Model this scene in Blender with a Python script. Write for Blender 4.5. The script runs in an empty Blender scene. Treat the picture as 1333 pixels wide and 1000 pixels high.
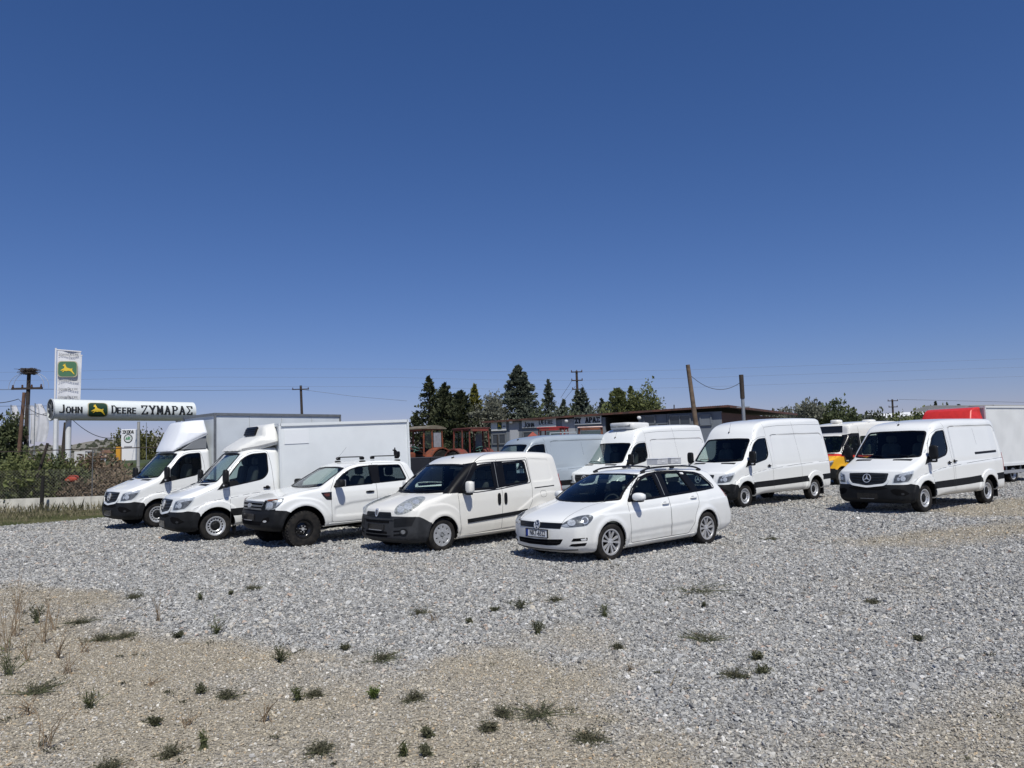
import bpy, bmesh, math, random
import numpy as np
from mathutils import Vector, Matrix
from mathutils.geometry import delaunay_2d_cdt
R = math.radians
sc = bpy.context.scene
C = sc.collection

# ---------------------------------------------------------------- camera
F_PX, PITCH, ROLL, CAM_H = 992.873, 0.08621, -0.03162, 1.867
_c, _s = math.cos(PITCH), math.sin(PITCH)
_U, _V, _F = Vector((1, 0, 0)), Vector((0, -_s, _c)), Vector((0, _c, _s))
_right = math.cos(ROLL) * _U + math.sin(ROLL) * _V
_up = -math.sin(ROLL) * _U + math.cos(ROLL) * _V
cam_d = bpy.data.cameras.new('camera')
cam_d.sensor_width = 36.0
cam_d.lens = F_PX / 1333.0 * 36.0
cam_d.clip_start, cam_d.clip_end = 0.1, 20000
cam = bpy.data.objects.new('camera', cam_d)
C.objects.link(cam)
M3 = Matrix((_right, _up, -_F)).transposed()
cam.matrix_world = Matrix.Translation((0, 0, CAM_H)) @ M3.to_4x4()
sc.camera = cam

def ray(px, py):
    """direction in the world of a pixel of the 1333x1000 photograph"""
    a, b = px - 666.5, -(py - 500.0)
    v = _right * a + _up * b + _F * F_PX
    return v
def at(px, py, dist):
    """the point seen at a pixel, at a depth along world y"""
    v = ray(px, py)
    return Vector((0, 0, CAM_H)) + v * (dist / v.y)
def on_ground(px, py, z=0.0):
    v = ray(px, py)
    return Vector((0, 0, CAM_H)) + v * ((z - CAM_H) / v.z)

# ---------------------------------------------------------------- sky, sun, exposure
SUN = Vector((0.30, -1.05, 1.62)).normalized()
world = bpy.data.worlds.new("World"); sc.world = world; world.use_nodes = True
wn = world.node_tree; wn.nodes.clear()
sky = wn.nodes.new('ShaderNodeTexSky'); sky.sky_type = 'NISHITA'; sky.sun_disc = False
sky.sun_elevation = math.asin(SUN.z)
sky.sun_rotation = math.atan2(SUN.x, SUN.y)
sky.altitude = 300; sky.air_density = 1.0; sky.dust_density = 0.12; sky.ozone_density = 5.0
bg = wn.nodes.new('ShaderNodeBackground'); bg.inputs[1].default_value = 0.072
wo = wn.nodes.new('ShaderNodeOutputWorld')
_sep = wn.nodes.new('ShaderNodeSeparateColor'); _com = wn.nodes.new('ShaderNodeCombineColor'); wn.links.new(sky.outputs[0], _sep.inputs[0])
for _i, (_g, _p) in enumerate(((.93, 1.17), (.73, .956), (.98, .88))):      # the deep, clean blue of the day
    _a = wn.nodes.new('ShaderNodeMath'); _a.operation = 'MULTIPLY'; _a.inputs[1].default_value = .072
    _b = wn.nodes.new('ShaderNodeMath'); _b.operation = 'POWER'; _b.inputs[1].default_value = _p
    _d = wn.nodes.new('ShaderNodeMath'); _d.operation = 'MULTIPLY'; _d.inputs[1].default_value = _g / .072
    wn.links.new(_sep.outputs[_i], _a.inputs[0]); wn.links.new(_a.outputs[0], _b.inputs[0]); wn.links.new(_b.outputs[0], _d.inputs[0]); wn.links.new(_d.outputs[0], _com.inputs[_i])
wn.links.new(_com.outputs[0], bg.inputs[0]); wn.links.new(bg.outputs[0], wo.inputs[0])
sun_d = bpy.data.lights.new('sun', 'SUN'); sun_d.energy = 4.3; sun_d.angle = R(0.53); sun_d.color = (1.0, 0.968, 0.885)
sun = bpy.data.objects.new('sun', sun_d); C.objects.link(sun)
sun.rotation_euler = SUN.to_track_quat('Z', 'Y').to_euler()
sc.view_settings.view_transform = 'Standard'; sc.view_settings.look = 'None'
sc.view_settings.exposure = 0.0; sc.view_settings.gamma = 1.0
sc.view_settings.use_curve_mapping = False
sc.cycles.max_bounces = 8; sc.cycles.transparent_max_bounces = 24
sc.cycles.glossy_bounces = 4; sc.cycles.transmission_bounces = 6

# ---------------------------------------------------------------- materials
MATS = {}
def lin(c):
    return tuple(((v + .055) / 1.055) ** 2.4 if v > .04045 else v / 12.92 for v in c)
def mat(name, col=(.8, .8, .8), rough=.5, metal=0., spec=.5, noise=0., nscale=8., coat=0., bump=0., bscale=40., col2=None):
    if name in MATS: return MATS[name]
    m = bpy.data.materials.new(name); m.use_nodes = True
    nt = m.node_tree; b = nt.nodes['Principled BSDF']
    b.inputs['Roughness'].default_value = rough; b.inputs['Metallic'].default_value = metal
    b.inputs['Specular IOR Level'].default_value = spec
    b.inputs['Coat Weight'].default_value = coat; b.inputs['Coat Roughness'].default_value = .04
    tc = nt.nodes.new('ShaderNodeTexCoord')
    nz = nt.nodes.new('ShaderNodeTexNoise'); nz.inputs['Scale'].default_value = nscale; nz.inputs['Detail'].default_value = 6
    nt.links.new(tc.outputs['Object'], nz.inputs['Vector'])
    mx = nt.nodes.new('ShaderNodeMix'); mx.data_type = 'RGBA'
    c2 = col2 if col2 else tuple(v * (1 - noise) for v in col)
    mx.inputs['A'].default_value = (*col, 1); mx.inputs['B'].default_value = (*c2, 1)
    rp = nt.nodes.new('ShaderNodeMapRange'); rp.inputs['From Min'].default_value = .38; rp.inputs['From Max'].default_value = .66
    nt.links.new(nz.outputs['Fac'], rp.inputs['Value']); nt.links.new(rp.outputs[0], mx.inputs['Factor'])
    nt.links.new(mx.outputs['Result'], b.inputs['Base Color'])
    if bump:
        n2 = nt.nodes.new('ShaderNodeTexNoise'); n2.inputs['Scale'].default_value = bscale; n2.inputs['Detail'].default_value = 4
        nt.links.new(tc.outputs['Object'], n2.inputs['Vector'])
        bp = nt.nodes.new('ShaderNodeBump'); bp.inputs['Strength'].default_value = bump; bp.inputs['Distance'].default_value = .01
        nt.links.new(n2.outputs['Fac'], bp.inputs['Height']); nt.links.new(bp.outputs[0], b.inputs['Normal'])
    MATS[name] = m
    return m
def glass_mat(name, tint=(.35, .42, .40), rough=0.0, ior=1.4):
    if name in MATS: return MATS[name]
    m = bpy.data.materials.new(name); m.use_nodes = True
    nt = m.node_tree; nt.nodes.clear()
    o = nt.nodes.new('ShaderNodeOutputMaterial'); t = nt.nodes.new('ShaderNodeBsdfTransparent')
    g = nt.nodes.new('ShaderNodeBsdfGlossy'); x = nt.nodes.new('ShaderNodeMixShader'); f = nt.nodes.new('ShaderNodeFresnel')
    ge = nt.nodes.new('ShaderNodeNewGeometry'); bk = nt.nodes.new('ShaderNodeMath'); bk.operation = 'MULTIPLY_ADD'; bk.inputs[1].default_value = 1 / ior - ior; bk.inputs[2].default_value = ior
    nt.links.new(ge.outputs['Backfacing'], bk.inputs[0]); nt.links.new(bk.outputs[0], f.inputs[0]); t.inputs[0].default_value = (*tint, 1); g.inputs['Roughness'].default_value = rough
    g.inputs[0].default_value = (.95, .97, 1, 1)
    nt.links.new(f.outputs[0], x.inputs[0]); nt.links.new(t.outputs[0], x.inputs[1]); nt.links.new(g.outputs[0], x.inputs[2])
    nt.links.new(x.outputs[0], o.inputs[0])
    MATS[name] = m
    return m
def dirty_paint(name, col, rough=.28, dirt=(.42, .38, .32), amount=.35):
    """car paint: clear coat, faint mottling, and dust that thickens low on the body"""
    if name in MATS: return MATS[name]
    m = mat(name, col, rough, coat=.6, noise=.03, nscale=1.3)
    nt = m.node_tree; b = nt.nodes['Principled BSDF']
    tc = nt.nodes.new('ShaderNodeTexCoord'); sp = nt.nodes.new('ShaderNodeSeparateXYZ'); nt.links.new(tc.outputs['Object'], sp.inputs[0])
    r1 = nt.nodes.new('ShaderNodeMapRange'); r1.inputs['From Min'].default_value = .75; r1.inputs['From Max'].default_value = .15
    nt.links.new(sp.outputs['Z'], r1.inputs['Value'])
    n = nt.nodes.new('ShaderNodeTexNoise'); n.inputs['Scale'].default_value = 5; n.inputs['Detail'].default_value = 8; n.inputs['Roughness'].default_value = .7
    nt.links.new(tc.outputs['Object'], n.inputs['Vector'])
    mu = nt.nodes.new('ShaderNodeMath'); mu.operation = 'MULTIPLY'; nt.links.new(r1.outputs[0], mu.inputs[0]); nt.links.new(n.outputs['Fac'], mu.inputs[1])
    m2 = nt.nodes.new('ShaderNodeMath'); m2.operation = 'MULTIPLY_ADD'; m2.inputs[1].default_value = amount * 1.6; m2.inputs[2].default_value = .02
    nt.links.new(mu.outputs[0], m2.inputs[0])
    mx = nt.nodes.new('ShaderNodeMix'); mx.data_type = 'RGBA'; mx.inputs['B'].default_value = (*dirt, 1)
    old = b.inputs['Base Color'].links[0].from_socket
    nt.links.new(old, mx.inputs['A']); nt.links.new(m2.outputs[0], mx.inputs['Factor']); nt.links.new(mx.outputs['Result'], b.inputs['Base Color'])
    return m

# ---------------------------------------------------------------- objects
def newobj(name, me, parent=None, m=None, loc=None):
    o = bpy.data.objects.new(name, me); C.objects.link(o)
    if parent is not None: o.parent = parent
    if m is not None and me is not None and not me.materials: me.materials.append(m)
    if loc is not None: o.location = loc
    return o
def tag(o, label=None, cat=None, group=None, kind=None):
    if label: o['label'] = label
    if cat: o['category'] = cat
    if group: o['group'] = group
    if kind: o['kind'] = kind
    return o
def thing(name, label, cat, loc=(0, 0, 0), rz=0., group=None):
    o = bpy.data.objects.new(name, None); C.objects.link(o)
    o.location = loc; o.rotation_euler = (0, 0, rz); o.empty_display_size = .2
    return tag(o, label, cat, group)
def copy_tree(o, parent=None):
    c = o.copy(); C.objects.link(c); c.parent = parent
    for ch in list(o.children): copy_tree(ch, c)
    return c

class MB:
    """collects shapes and links them as one mesh object"""
    def __init__(s): s.v = []; s.f = []; s.mi = []; s.cur = 0
    def add(s, vs, fs, M=None):
        b = len(s.v)
        if M is not None: vs = [tuple(M @ Vector(v)) for v in vs]
        s.v += [tuple(map(float, v)) for v in vs]; s.f += [tuple(int(i) + b for i in f) for f in fs]; s.mi += [s.cur] * len(fs)
        return s
    def box(s, c, d, rot=None, bev=0.):
        x, y, z = (q / 2 for q in d)
        if bev:
            bv = min(bev, x * .9, y * .9, z * .9); vs = []; ids = {}
            for sx in (-1, 1):
                for sy in (-1, 1):
                    for sz in (-1, 1):
                        k = len(vs)
                        vs += [(sx * x, sy * (y - bv), sz * (z - bv)), (sx * (x - bv), sy * y, sz * (z - bv)), (sx * (x - bv), sy * (y - bv), sz * z)]
                        ids[(sx, sy, sz)] = k
            fs = []
            for a in range(3):
                b_, c_ = (a + 1) % 3, (a + 2) % 3
                for sg in (-1, 1):
                    q = []
                    for (p, r) in ((-1, -1), (1, -1), (1, 1), (-1, 1)):
                        t = [0, 0, 0]; t[a] = sg; t[b_] = p; t[c_] = r; q.append(ids[tuple(t)] + a)
                    fs.append(q if sg > 0 else q[::-1])
                for p in (-1, 1):
                    for r in (-1, 1):
                        t0 = [0, 0, 0]; t1 = [0, 0, 0]; t0[a] = -1; t1[a] = 1
                        for t in (t0, t1): t[b_] = p; t[c_] = r
                        i0, i1 = ids[tuple(t0)], ids[tuple(t1)]
                        q = [i0 + b_, i1 + b_, i1 + c_, i0 + c_]
                        fs.append(q if p * r < 0 else q[::-1])
            for kk, k in ids.items():
                q = [k, k + 1, k + 2]; fs.append(q if kk[0] * kk[1] * kk[2] > 0 else q[::-1])
        else:
            vs = [(sx * x, sy * y, sz * z) for sx in (-1, 1) for sy in (-1, 1) for sz in (-1, 1)]
            fs = [(0, 1, 3, 2), (4, 6, 7, 5), (0, 4, 5, 1), (2, 3, 7, 6), (0, 2, 6, 4), (1, 5, 7, 3)]
        M = Matrix.Translation(c)
        if rot is not None: M = M @ (rot.to_4x4() if hasattr(rot, 'to_4x4') else rot)
        return s.add(vs, fs, M)
    def bar(s, a, b, w, h=None, up=(0, 0, 1)):
        a, b = Vector(a), Vector(b); d = b - a; L = d.length
        if L < 1e-6: return s
        q = d.normalized(); u = Vector(up)
        if abs(q.dot(u)) > .98: u = Vector((1, 0, 0))
        y = u.cross(q).normalized(); z = q.cross(y)
        M = Matrix((q, y, z)).transposed()
        return s.box((a + b) / 2, (L, w, h or w), M)
    def tube(s, pts, r, n=8, cap=True):
        pts = [Vector(p) for p in pts]; rs = r if hasattr(r, '__len__') else [r] * len(pts)
        vs = []; fs = []
        prev = None
        for i, p in enumerate(pts):
            d = (pts[min(i + 1, len(pts) - 1)] - pts[max(i - 1, 0)])
            d = d.normalized() if d.length > 1e-9 else Vector((0, 0, 1))
            if prev is None:
                u = Vector((0, 0, 1)) if abs(d.z) < .9 else Vector((1, 0, 0))
                a = d.cross(u).normalized()
            else:
                a = (prev - d * prev.dot(d)); a = a.normalized() if a.length > 1e-6 else prev
            prev = a; b = d.cross(a)
            for k in range(n):
                t = 2 * math.pi * k / n; vs.append(p + (a * math.cos(t) + b * math.sin(t)) * rs[i])
        for i in range(len(pts) - 1):
            for k in range(n):
                k2 = (k + 1) % n; fs.append((i * n + k, i * n + k2, (i + 1) * n + k2, (i + 1) * n + k))
        if cap: fs.append(tuple(range(n))[::-1]); fs.append(tuple((len(pts) - 1) * n + k for k in range(n)))
        return s.add(vs, fs)
    def lathe(s, prof, n=32, M=None, close=False):
        """prof: (radius, along) pairs turned about the Y axis"""
        vs = []; fs = []
        for (r, a) in prof:
            for k in range(n):
                t = 2 * math.pi * k / n; vs.append((r * math.cos(t), a, r * math.sin(t)))
        m = len(prof)
        for i in range(m if close else m - 1):
            j = (i + 1) % m
            for k in range(n):
                k2 = (k + 1) % n; fs.append((i * n + k, j * n + k, j * n + k2, i * n + k2))
        return s.add(vs, fs, M)
    def prism(s, poly, lo, hi, axis=1, M=None):
        n = len(poly)
        def P(u, v, w):
            return (w, u, v) if axis == 0 else (u, w, v) if axis == 1 else (u, v, w)
        vs = [P(u, v, lo) for u, v in poly] + [P(u, v, hi) for u, v in poly]
        fs = [tuple(range(n)), tuple(range(2 * n - 1, n - 1, -1))] + [(i, i + n, (i + 1) % n + n, (i + 1) % n) for i in range(n)]
        return s.add(vs, fs, M)
    def build(s, name, m, parent=None, smooth=None, loc=None):
        me = bpy.data.meshes.new(name); me.from_pydata(s.v, [], s.f)
        ms = m if isinstance(m, (list, tuple)) else [m]
        for q in ms: me.materials.append(q)
        if len(ms) > 1: me.polygons.foreach_set('material_index', s.mi)
        bm = bmesh.new(); bm.from_mesh(me); bmesh.ops.recalc_face_normals(bm, faces=bm.faces); bm.to_mesh(me); bm.free()
        if smooth is not None:
            me.shade_smooth()
            me.set_sharp_from_angle(angle=R(smooth))
        return newobj(name, me, parent, loc=loc)

# ---------------------------------------------------------------- 2D fields and smooth curves
def dense(poly, step=.03, closed=True):
    out = []; n = len(poly)
    for i in range(n if closed else n - 1):
        a, b = np.array(poly[i], float), np.array(poly[(i + 1) % n], float)
        k = max(1, int(np.ceil(np.linalg.norm(b - a) / step)))
        for j in range(k): out.append(tuple(a + (b - a) * j / k))
    if not closed: out.append(tuple(map(float, poly[-1])))
    return out
def spline(pts, k=6, closed=False):
    """Catmull-Rom through the points; a point given twice stays a corner"""
    P = [np.array(p[:2], float) for p in pts]; n = len(P); out = []
    for i in range(n if closed else n - 1):
        p1, p2 = P[i], P[(i + 1) % n]
        if np.allclose(p1, p2): out.append(tuple(p1)); continue
        p0 = P[(i - 1) % n] if (closed or i > 0) else p1
        p3 = P[(i + 2) % n] if (closed or i + 2 < n) else p2
        if np.allclose(p0, p1): p0 = 2 * p1 - p2
        if np.allclose(p2, p3): p3 = 2 * p2 - p1
        for j in range(k):
            t = j / k
            out.append(tuple(.5 * (2 * p1 + (p2 - p0) * t + (2 * p0 - 5 * p1 + 4 * p2 - p3) * t * t + (3 * p1 - p0 - 3 * p2 + p3) * t ** 3)))
    if not closed: out.append(tuple(P[-1]))
    res = [out[0]]
    for q in out[1:]:
        if math.dist(q, res[-1]) > 1e-5: res.append(q)
    return res
def round_poly(poly, r, k=5):
    """polygon with rounded corners; r a number or one per corner"""
    n = len(poly); rs = r if hasattr(r, '__len__') else [r] * n; out = []
    for i in range(n):
        p = np.array(poly[i], float); a = np.array(poly[i - 1], float) - p; b = np.array(poly[(i + 1) % n], float) - p
        la, lb = np.linalg.norm(a), np.linalg.norm(b); q = min(rs[i], la * .48, lb * .48)
        A, B = p + a / la * q, p + b / lb * q
        for j in range(k + 1):
            t = j / k; out.append(tuple((1 - t) ** 2 * A + 2 * t * (1 - t) * p + t * t * B))
    return out
def poly_sd(poly, U, V):
    P = np.array(poly, np.float32); n = len(P)
    U = U.astype(np.float32); V = V.astype(np.float32)
    best = np.full(U.shape, 1e9, np.float32); ins = np.zeros(U.shape, bool)
    for i in range(n):
        a, b = P[i], P[(i + 1) % n]; e = b - a; L = float(e @ e)
        if L < 1e-12: continue
        wx, wy = U - a[0], V - a[1]
        t = np.clip((wx * e[0] + wy * e[1]) / L, 0, 1)
        best = np.minimum(best, (wx - t * e[0]) ** 2 + (wy - t * e[1]) ** 2)
        c = (a[1] > V) != (b[1] > V)
        if a[1] != b[1]:
            ins ^= c & (U < (b[0] - a[0]) * (V - a[1]) / (b[1] - a[1]) + a[0])
    d = np.sqrt(best)
    return np.where(ins, -d, d)
class Field:
    def __init__(s, poly, res=.02, pad=.35):
        P = np.array(poly); s.lo = P.min(0) - pad; hi = P.max(0) + pad; s.res = res
        n = np.ceil((hi - s.lo) / res).astype(int) + 2
        U, V = np.meshgrid(s.lo[0] + res * np.arange(n[0]), s.lo[1] + res * np.arange(n[1]), indexing='ij')
        s.g = poly_sd(poly, U, V); s.n = n
    def __call__(s, u, v):
        a = np.clip((u - s.lo[0]) / s.res, 0, s.n[0] - 1.001); b = np.clip((v - s.lo[1]) / s.res, 0, s.n[1] - 1.001)
        i = a.astype(np.int32); j = b.astype(np.int32); a = a - i; b = b - j
        g = s.g
        return (g[i, j] * (1 - a) * (1 - b) + g[i + 1, j] * a * (1 - b) + g[i, j + 1] * (1 - a) * b + g[i + 1, j + 1] * a * b)
class Curve1:
    """smoothed 1D curve through (t, value) pairs"""
    def __init__(s, pts, sm=.12):
        pts = sorted(pts); s.a, s.b = pts[0][0] - .6, pts[-1][0] + .6; s.n = 1500
        t = np.linspace(s.a, s.b, s.n); v = np.interp(t, [p[0] for p in pts], [p[1] for p in pts])
        k = max(1, int(sm / (t[1] - t[0]))) | 1
        if k > 1:
            w = np.hanning(k + 2)[1:-1]; w /= w.sum()
            v = np.convolve(np.pad(v, k // 2, mode='edge'), w, mode='valid')
        s.v = v
    def __call__(s, x):
        a = np.clip((x - s.a) / (s.b - s.a) * (s.n - 1), 0, s.n - 1.001); i = a.astype(np.int32); a = a - i
        return s.v[i] * (1 - a) + s.v[i + 1] * a
def rmax(a, b, r):
    a = a + r; b = b + r
    return np.minimum(np.maximum(a, b), 0) + np.sqrt(np.maximum(a, 0) ** 2 + np.maximum(b, 0) ** 2) - r

# ---------------------------------------------------------------- vehicle shells
class Shell:
    """solid bounded by a side silhouette and a half width, with fillets; everything in metres,
    x forward from the front axle, y to the left, z up"""
    def __init__(s, sil, w, tz, bow=((0, 0),), crown=0., rad=((0, .1),), emboss=(), arches=(), flare=.012, bowpow=2.2, zin=None):
        s.sil = Field(sil); s.W0 = max(p[1] for p in w); s.w = Curve1(w); s.t = Curve1(tz, .08)
        s.bow = Curve1(bow, .3); s.crown = crown; s.rad = Curve1(rad, .3)
        s.emb = [(Field(p, .02, .1), d, k) for p, d, k in emboss]; s.arches = arches; s.flare = flare; s.bp = bowpow
        P = np.array(sil); s.x0, s.x1 = P[:, 0].min(), P[:, 0].max(); s.z0, s.z1 = P[:, 1].min(), P[:, 1].max()
        s.cuts = []; s.cav = None; s.zc = .9
    def outer(s, x, y, z):
        a = np.minimum(np.abs(y) / s.W0, 1.1) ** s.bp
        zs = z + s.crown * a * np.clip((z - s.zc) / .5, 0, 1)
        d1 = s.sil(x + s.bow(x) * a, zs)
        w = s.w(x) - s.t(z)
        for f, d, k in s.emb:
            q = f(x, z); w = w + d * np.clip(.5 - q / k, 0, 1)
        for (ax, az, ar) in s.arches:
            q = np.hypot(x - ax, np.maximum(z - az, 0)) - ar - .03
            w = w + s.flare * np.exp(-(q / .045) ** 2)
        return rmax(d1, np.abs(y) - w, s.rad(x))
    def full(s, x, y, z):
        o = s.outer(x, y, z); f = o
        for (ax, az, ar) in s.arches:
            c = np.maximum(np.hypot(x - ax, np.maximum(z - az, 0)) - ar, .42 - np.abs(y))
            f = np.maximum(f, -c)
        if s.cav:
            xa, xb, zf = s.cav
            c = np.maximum(np.maximum(o + .05, zf - z), np.maximum(x - xb, xa - x))
            f = np.maximum(f, -c)
        for c in s.cuts: f = np.maximum(f, -c(x, y, z))
        return f
    def side_cut(s, poly, ymin=.3):
        F = Field(poly, .015, .15); s.cuts.append(lambda x, y, z: np.maximum(F(x, z), ymin - np.abs(y)))
    def front_cut(s, poly, xmin, xmax=99):
        F = Field(poly, .015, .15); s.cuts.append(lambda x, y, z: np.maximum(F(y, z), np.maximum(xmin - x, x - xmax)))
    def trace(s, O, D, n=75):
        O = np.array(O, float); D = np.array(D, float); D /= np.linalg.norm(D, axis=1)[:, None]
        cc = np.array([(s.x0 + s.x1) / 2, 0, (s.z0 + s.z1) / 2])
        t = np.maximum(((cc - O) * D).sum(1) - 4.2, 0); best = np.full(len(O), 1e9); bt = t.copy()
        for _ in range(n):
            P = O + D * t[:, None]; d = s.outer(P[:, 0], P[:, 1], P[:, 2])
            m = d < best; best = np.where(m, d, best); bt = np.where(m, t, bt)
            t = t + np.where(np.abs(d) < 5e-4, 0, np.clip(d, -.2, .25) * .8)
        ok = best < .004
        t = np.where(ok, t, bt)
        return O + D * t[:, None]
    def normal(s, P, e=.012):
        P = np.array(P, float); g = np.empty_like(P)
        for k in range(3):
            q = np.zeros(3); q[k] = e; a, b = P + q, P - q
            g[:, k] = s.outer(a[:, 0], a[:, 1], a[:, 2]) - s.outer(b[:, 0], b[:, 1], b[:, 2])
        return g / (np.linalg.norm(g, axis=1)[:, None] + 1e-9)

def contour(fn, lo, hi, h):
    """dual contouring of fn<0 on a grid"""
    n = [int(math.ceil((hi[k] - lo[k]) / h)) + 1 for k in range(3)]
    ax = [(lo[k] + h * np.arange(n[k])).astype(np.float32) for k in range(3)]
    F = np.empty(n, np.float32)
    for i0 in range(0, n[0], 40):
        X, Y, Zg = np.meshgrid(ax[0][i0:i0 + 40], ax[1], ax[2], indexing='ij')
        F[i0:i0 + 40] = fn(X, Y, Zg)
    S = F < 0
    pts = []; cells = []; quads_src = []
    nc = [n[0], n[1], n[2]]
    def cid(i, j, k): return (i * nc[1] + j) * nc[2] + k
    for a in range(3):
        sl0 = [slice(None)] * 3; sl1 = [slice(None)] * 3; sl0[a] = slice(0, -1); sl1[a] = slice(1, None)
        m = S[tuple(sl0)] != S[tuple(sl1)]
        I = np.argwhere(m)
        b, c = (a + 1) % 3, (a + 2) % 3
        I = I[(I[:, b] > 0) & (I[:, c] > 0)]
        J = I.copy(); J[:, a] += 1
        f0 = F[I[:, 0], I[:, 1], I[:, 2]]; f1 = F[J[:, 0], J[:, 1], J[:, 2]]
        t = f0 / (f0 - f1)
        P = np.array(lo) + h * I.astype(float); P0 = P.copy(); P[:, a] += h * t
        g = fn(P[:, 0], P[:, 1], P[:, 2])           # one false-position step
        same = (g < 0) == (f0 < 0)
        ta = np.where(same, t, 0); fa = np.where(same, g, f0); tb = np.where(same, 1, t); fb = np.where(same, f1, g)
        t = np.clip(ta + (tb - ta) * fa / (fa - fb + 1e-12), 0, 1)
        P = P0; P[:, a] += h * t
        q = []
        for (db, dc) in ((0, 0), (-1, 0), (-1, -1), (0, -1)):
            K = I.copy(); K[:, b] += db; K[:, c] += dc; q.append(cid(K[:, 0], K[:, 1], K[:, 2]))
        q = np.stack(q, 1); flip = ~S[I[:, 0], I[:, 1], I[:, 2]]
        q[flip] = q[flip][:, ::-1]
        pts.append(P); cells.append(q)
    P = np.concatenate(pts); Q = np.concatenate(cells)
    e = h * .15; N = np.empty_like(P)
    for k in range(3):
        d = np.zeros(3); d[k] = e; a, b = P + d, P - d
        N[:, k] = fn(a[:, 0], a[:, 1], a[:, 2]) - fn(b[:, 0], b[:, 1], b[:, 2])
    N /= np.linalg.norm(N, axis=1)[:, None] + 1e-9
    uc, inv = np.unique(Q, return_inverse=True); inv = inv.reshape(Q.shape); m = len(uc)
    idx = inv.ravel(); rep = np.repeat(np.arange(len(P)), 4)
    Pp, Nn = P[rep], N[rep]
    cnt = np.bincount(idx, minlength=m).astype(float)
    mass = np.stack([np.bincount(idx, Pp[:, k], m) for k in range(3)], 1) / cnt[:, None]
    A = np.zeros((m, 3, 3)); B = np.zeros((m, 3)); d = (Nn * (Pp - mass[idx])).sum(1)
    for i in range(3):
        for j in range(i, 3):
            A[:, i, j] = A[:, j, i] = np.bincount(idx, Nn[:, i] * Nn[:, j], m)
        B[:, i] = np.bincount(idx, Nn[:, i] * d, m)
    A += np.eye(3) * .08
    x = np.linalg.solve(A, B[:, :, None])[:, :, 0]
    V = mass + np.clip(x, -h * .8, h * .8)
    kk = uc % nc[2]; jj = (uc // nc[2]) % nc[1]; ii = uc // (nc[2] * nc[1])
    c0 = np.array(lo) + h * np.stack([ii, jj, kk], 1)
    V = np.clip(V, c0 - h * .05, c0 + h * 1.05)
    return V, inv

def mesh_np(name, V, Fs, normals=None):
    me = bpy.data.meshes.new(name); k = Fs.shape[1]
    me.vertices.add(len(V)); me.vertices.foreach_set('co', np.asarray(V, np.float32).ravel())
    me.loops.add(Fs.size); me.loops.foreach_set('vertex_index', Fs.astype(np.int32).ravel())
    me.polygons.add(len(Fs)); me.polygons.foreach_set('loop_start', (np.arange(len(Fs)) * k).astype(np.int32))
    me.polygons.foreach_set('loop_total', np.full(len(Fs), k, np.int32))
    me.update(calc_edges=True)
    me.shade_smooth()
    if normals is not None: me.normals_split_custom_set(normals.reshape(-1, 3).tolist())
    return me

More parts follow.
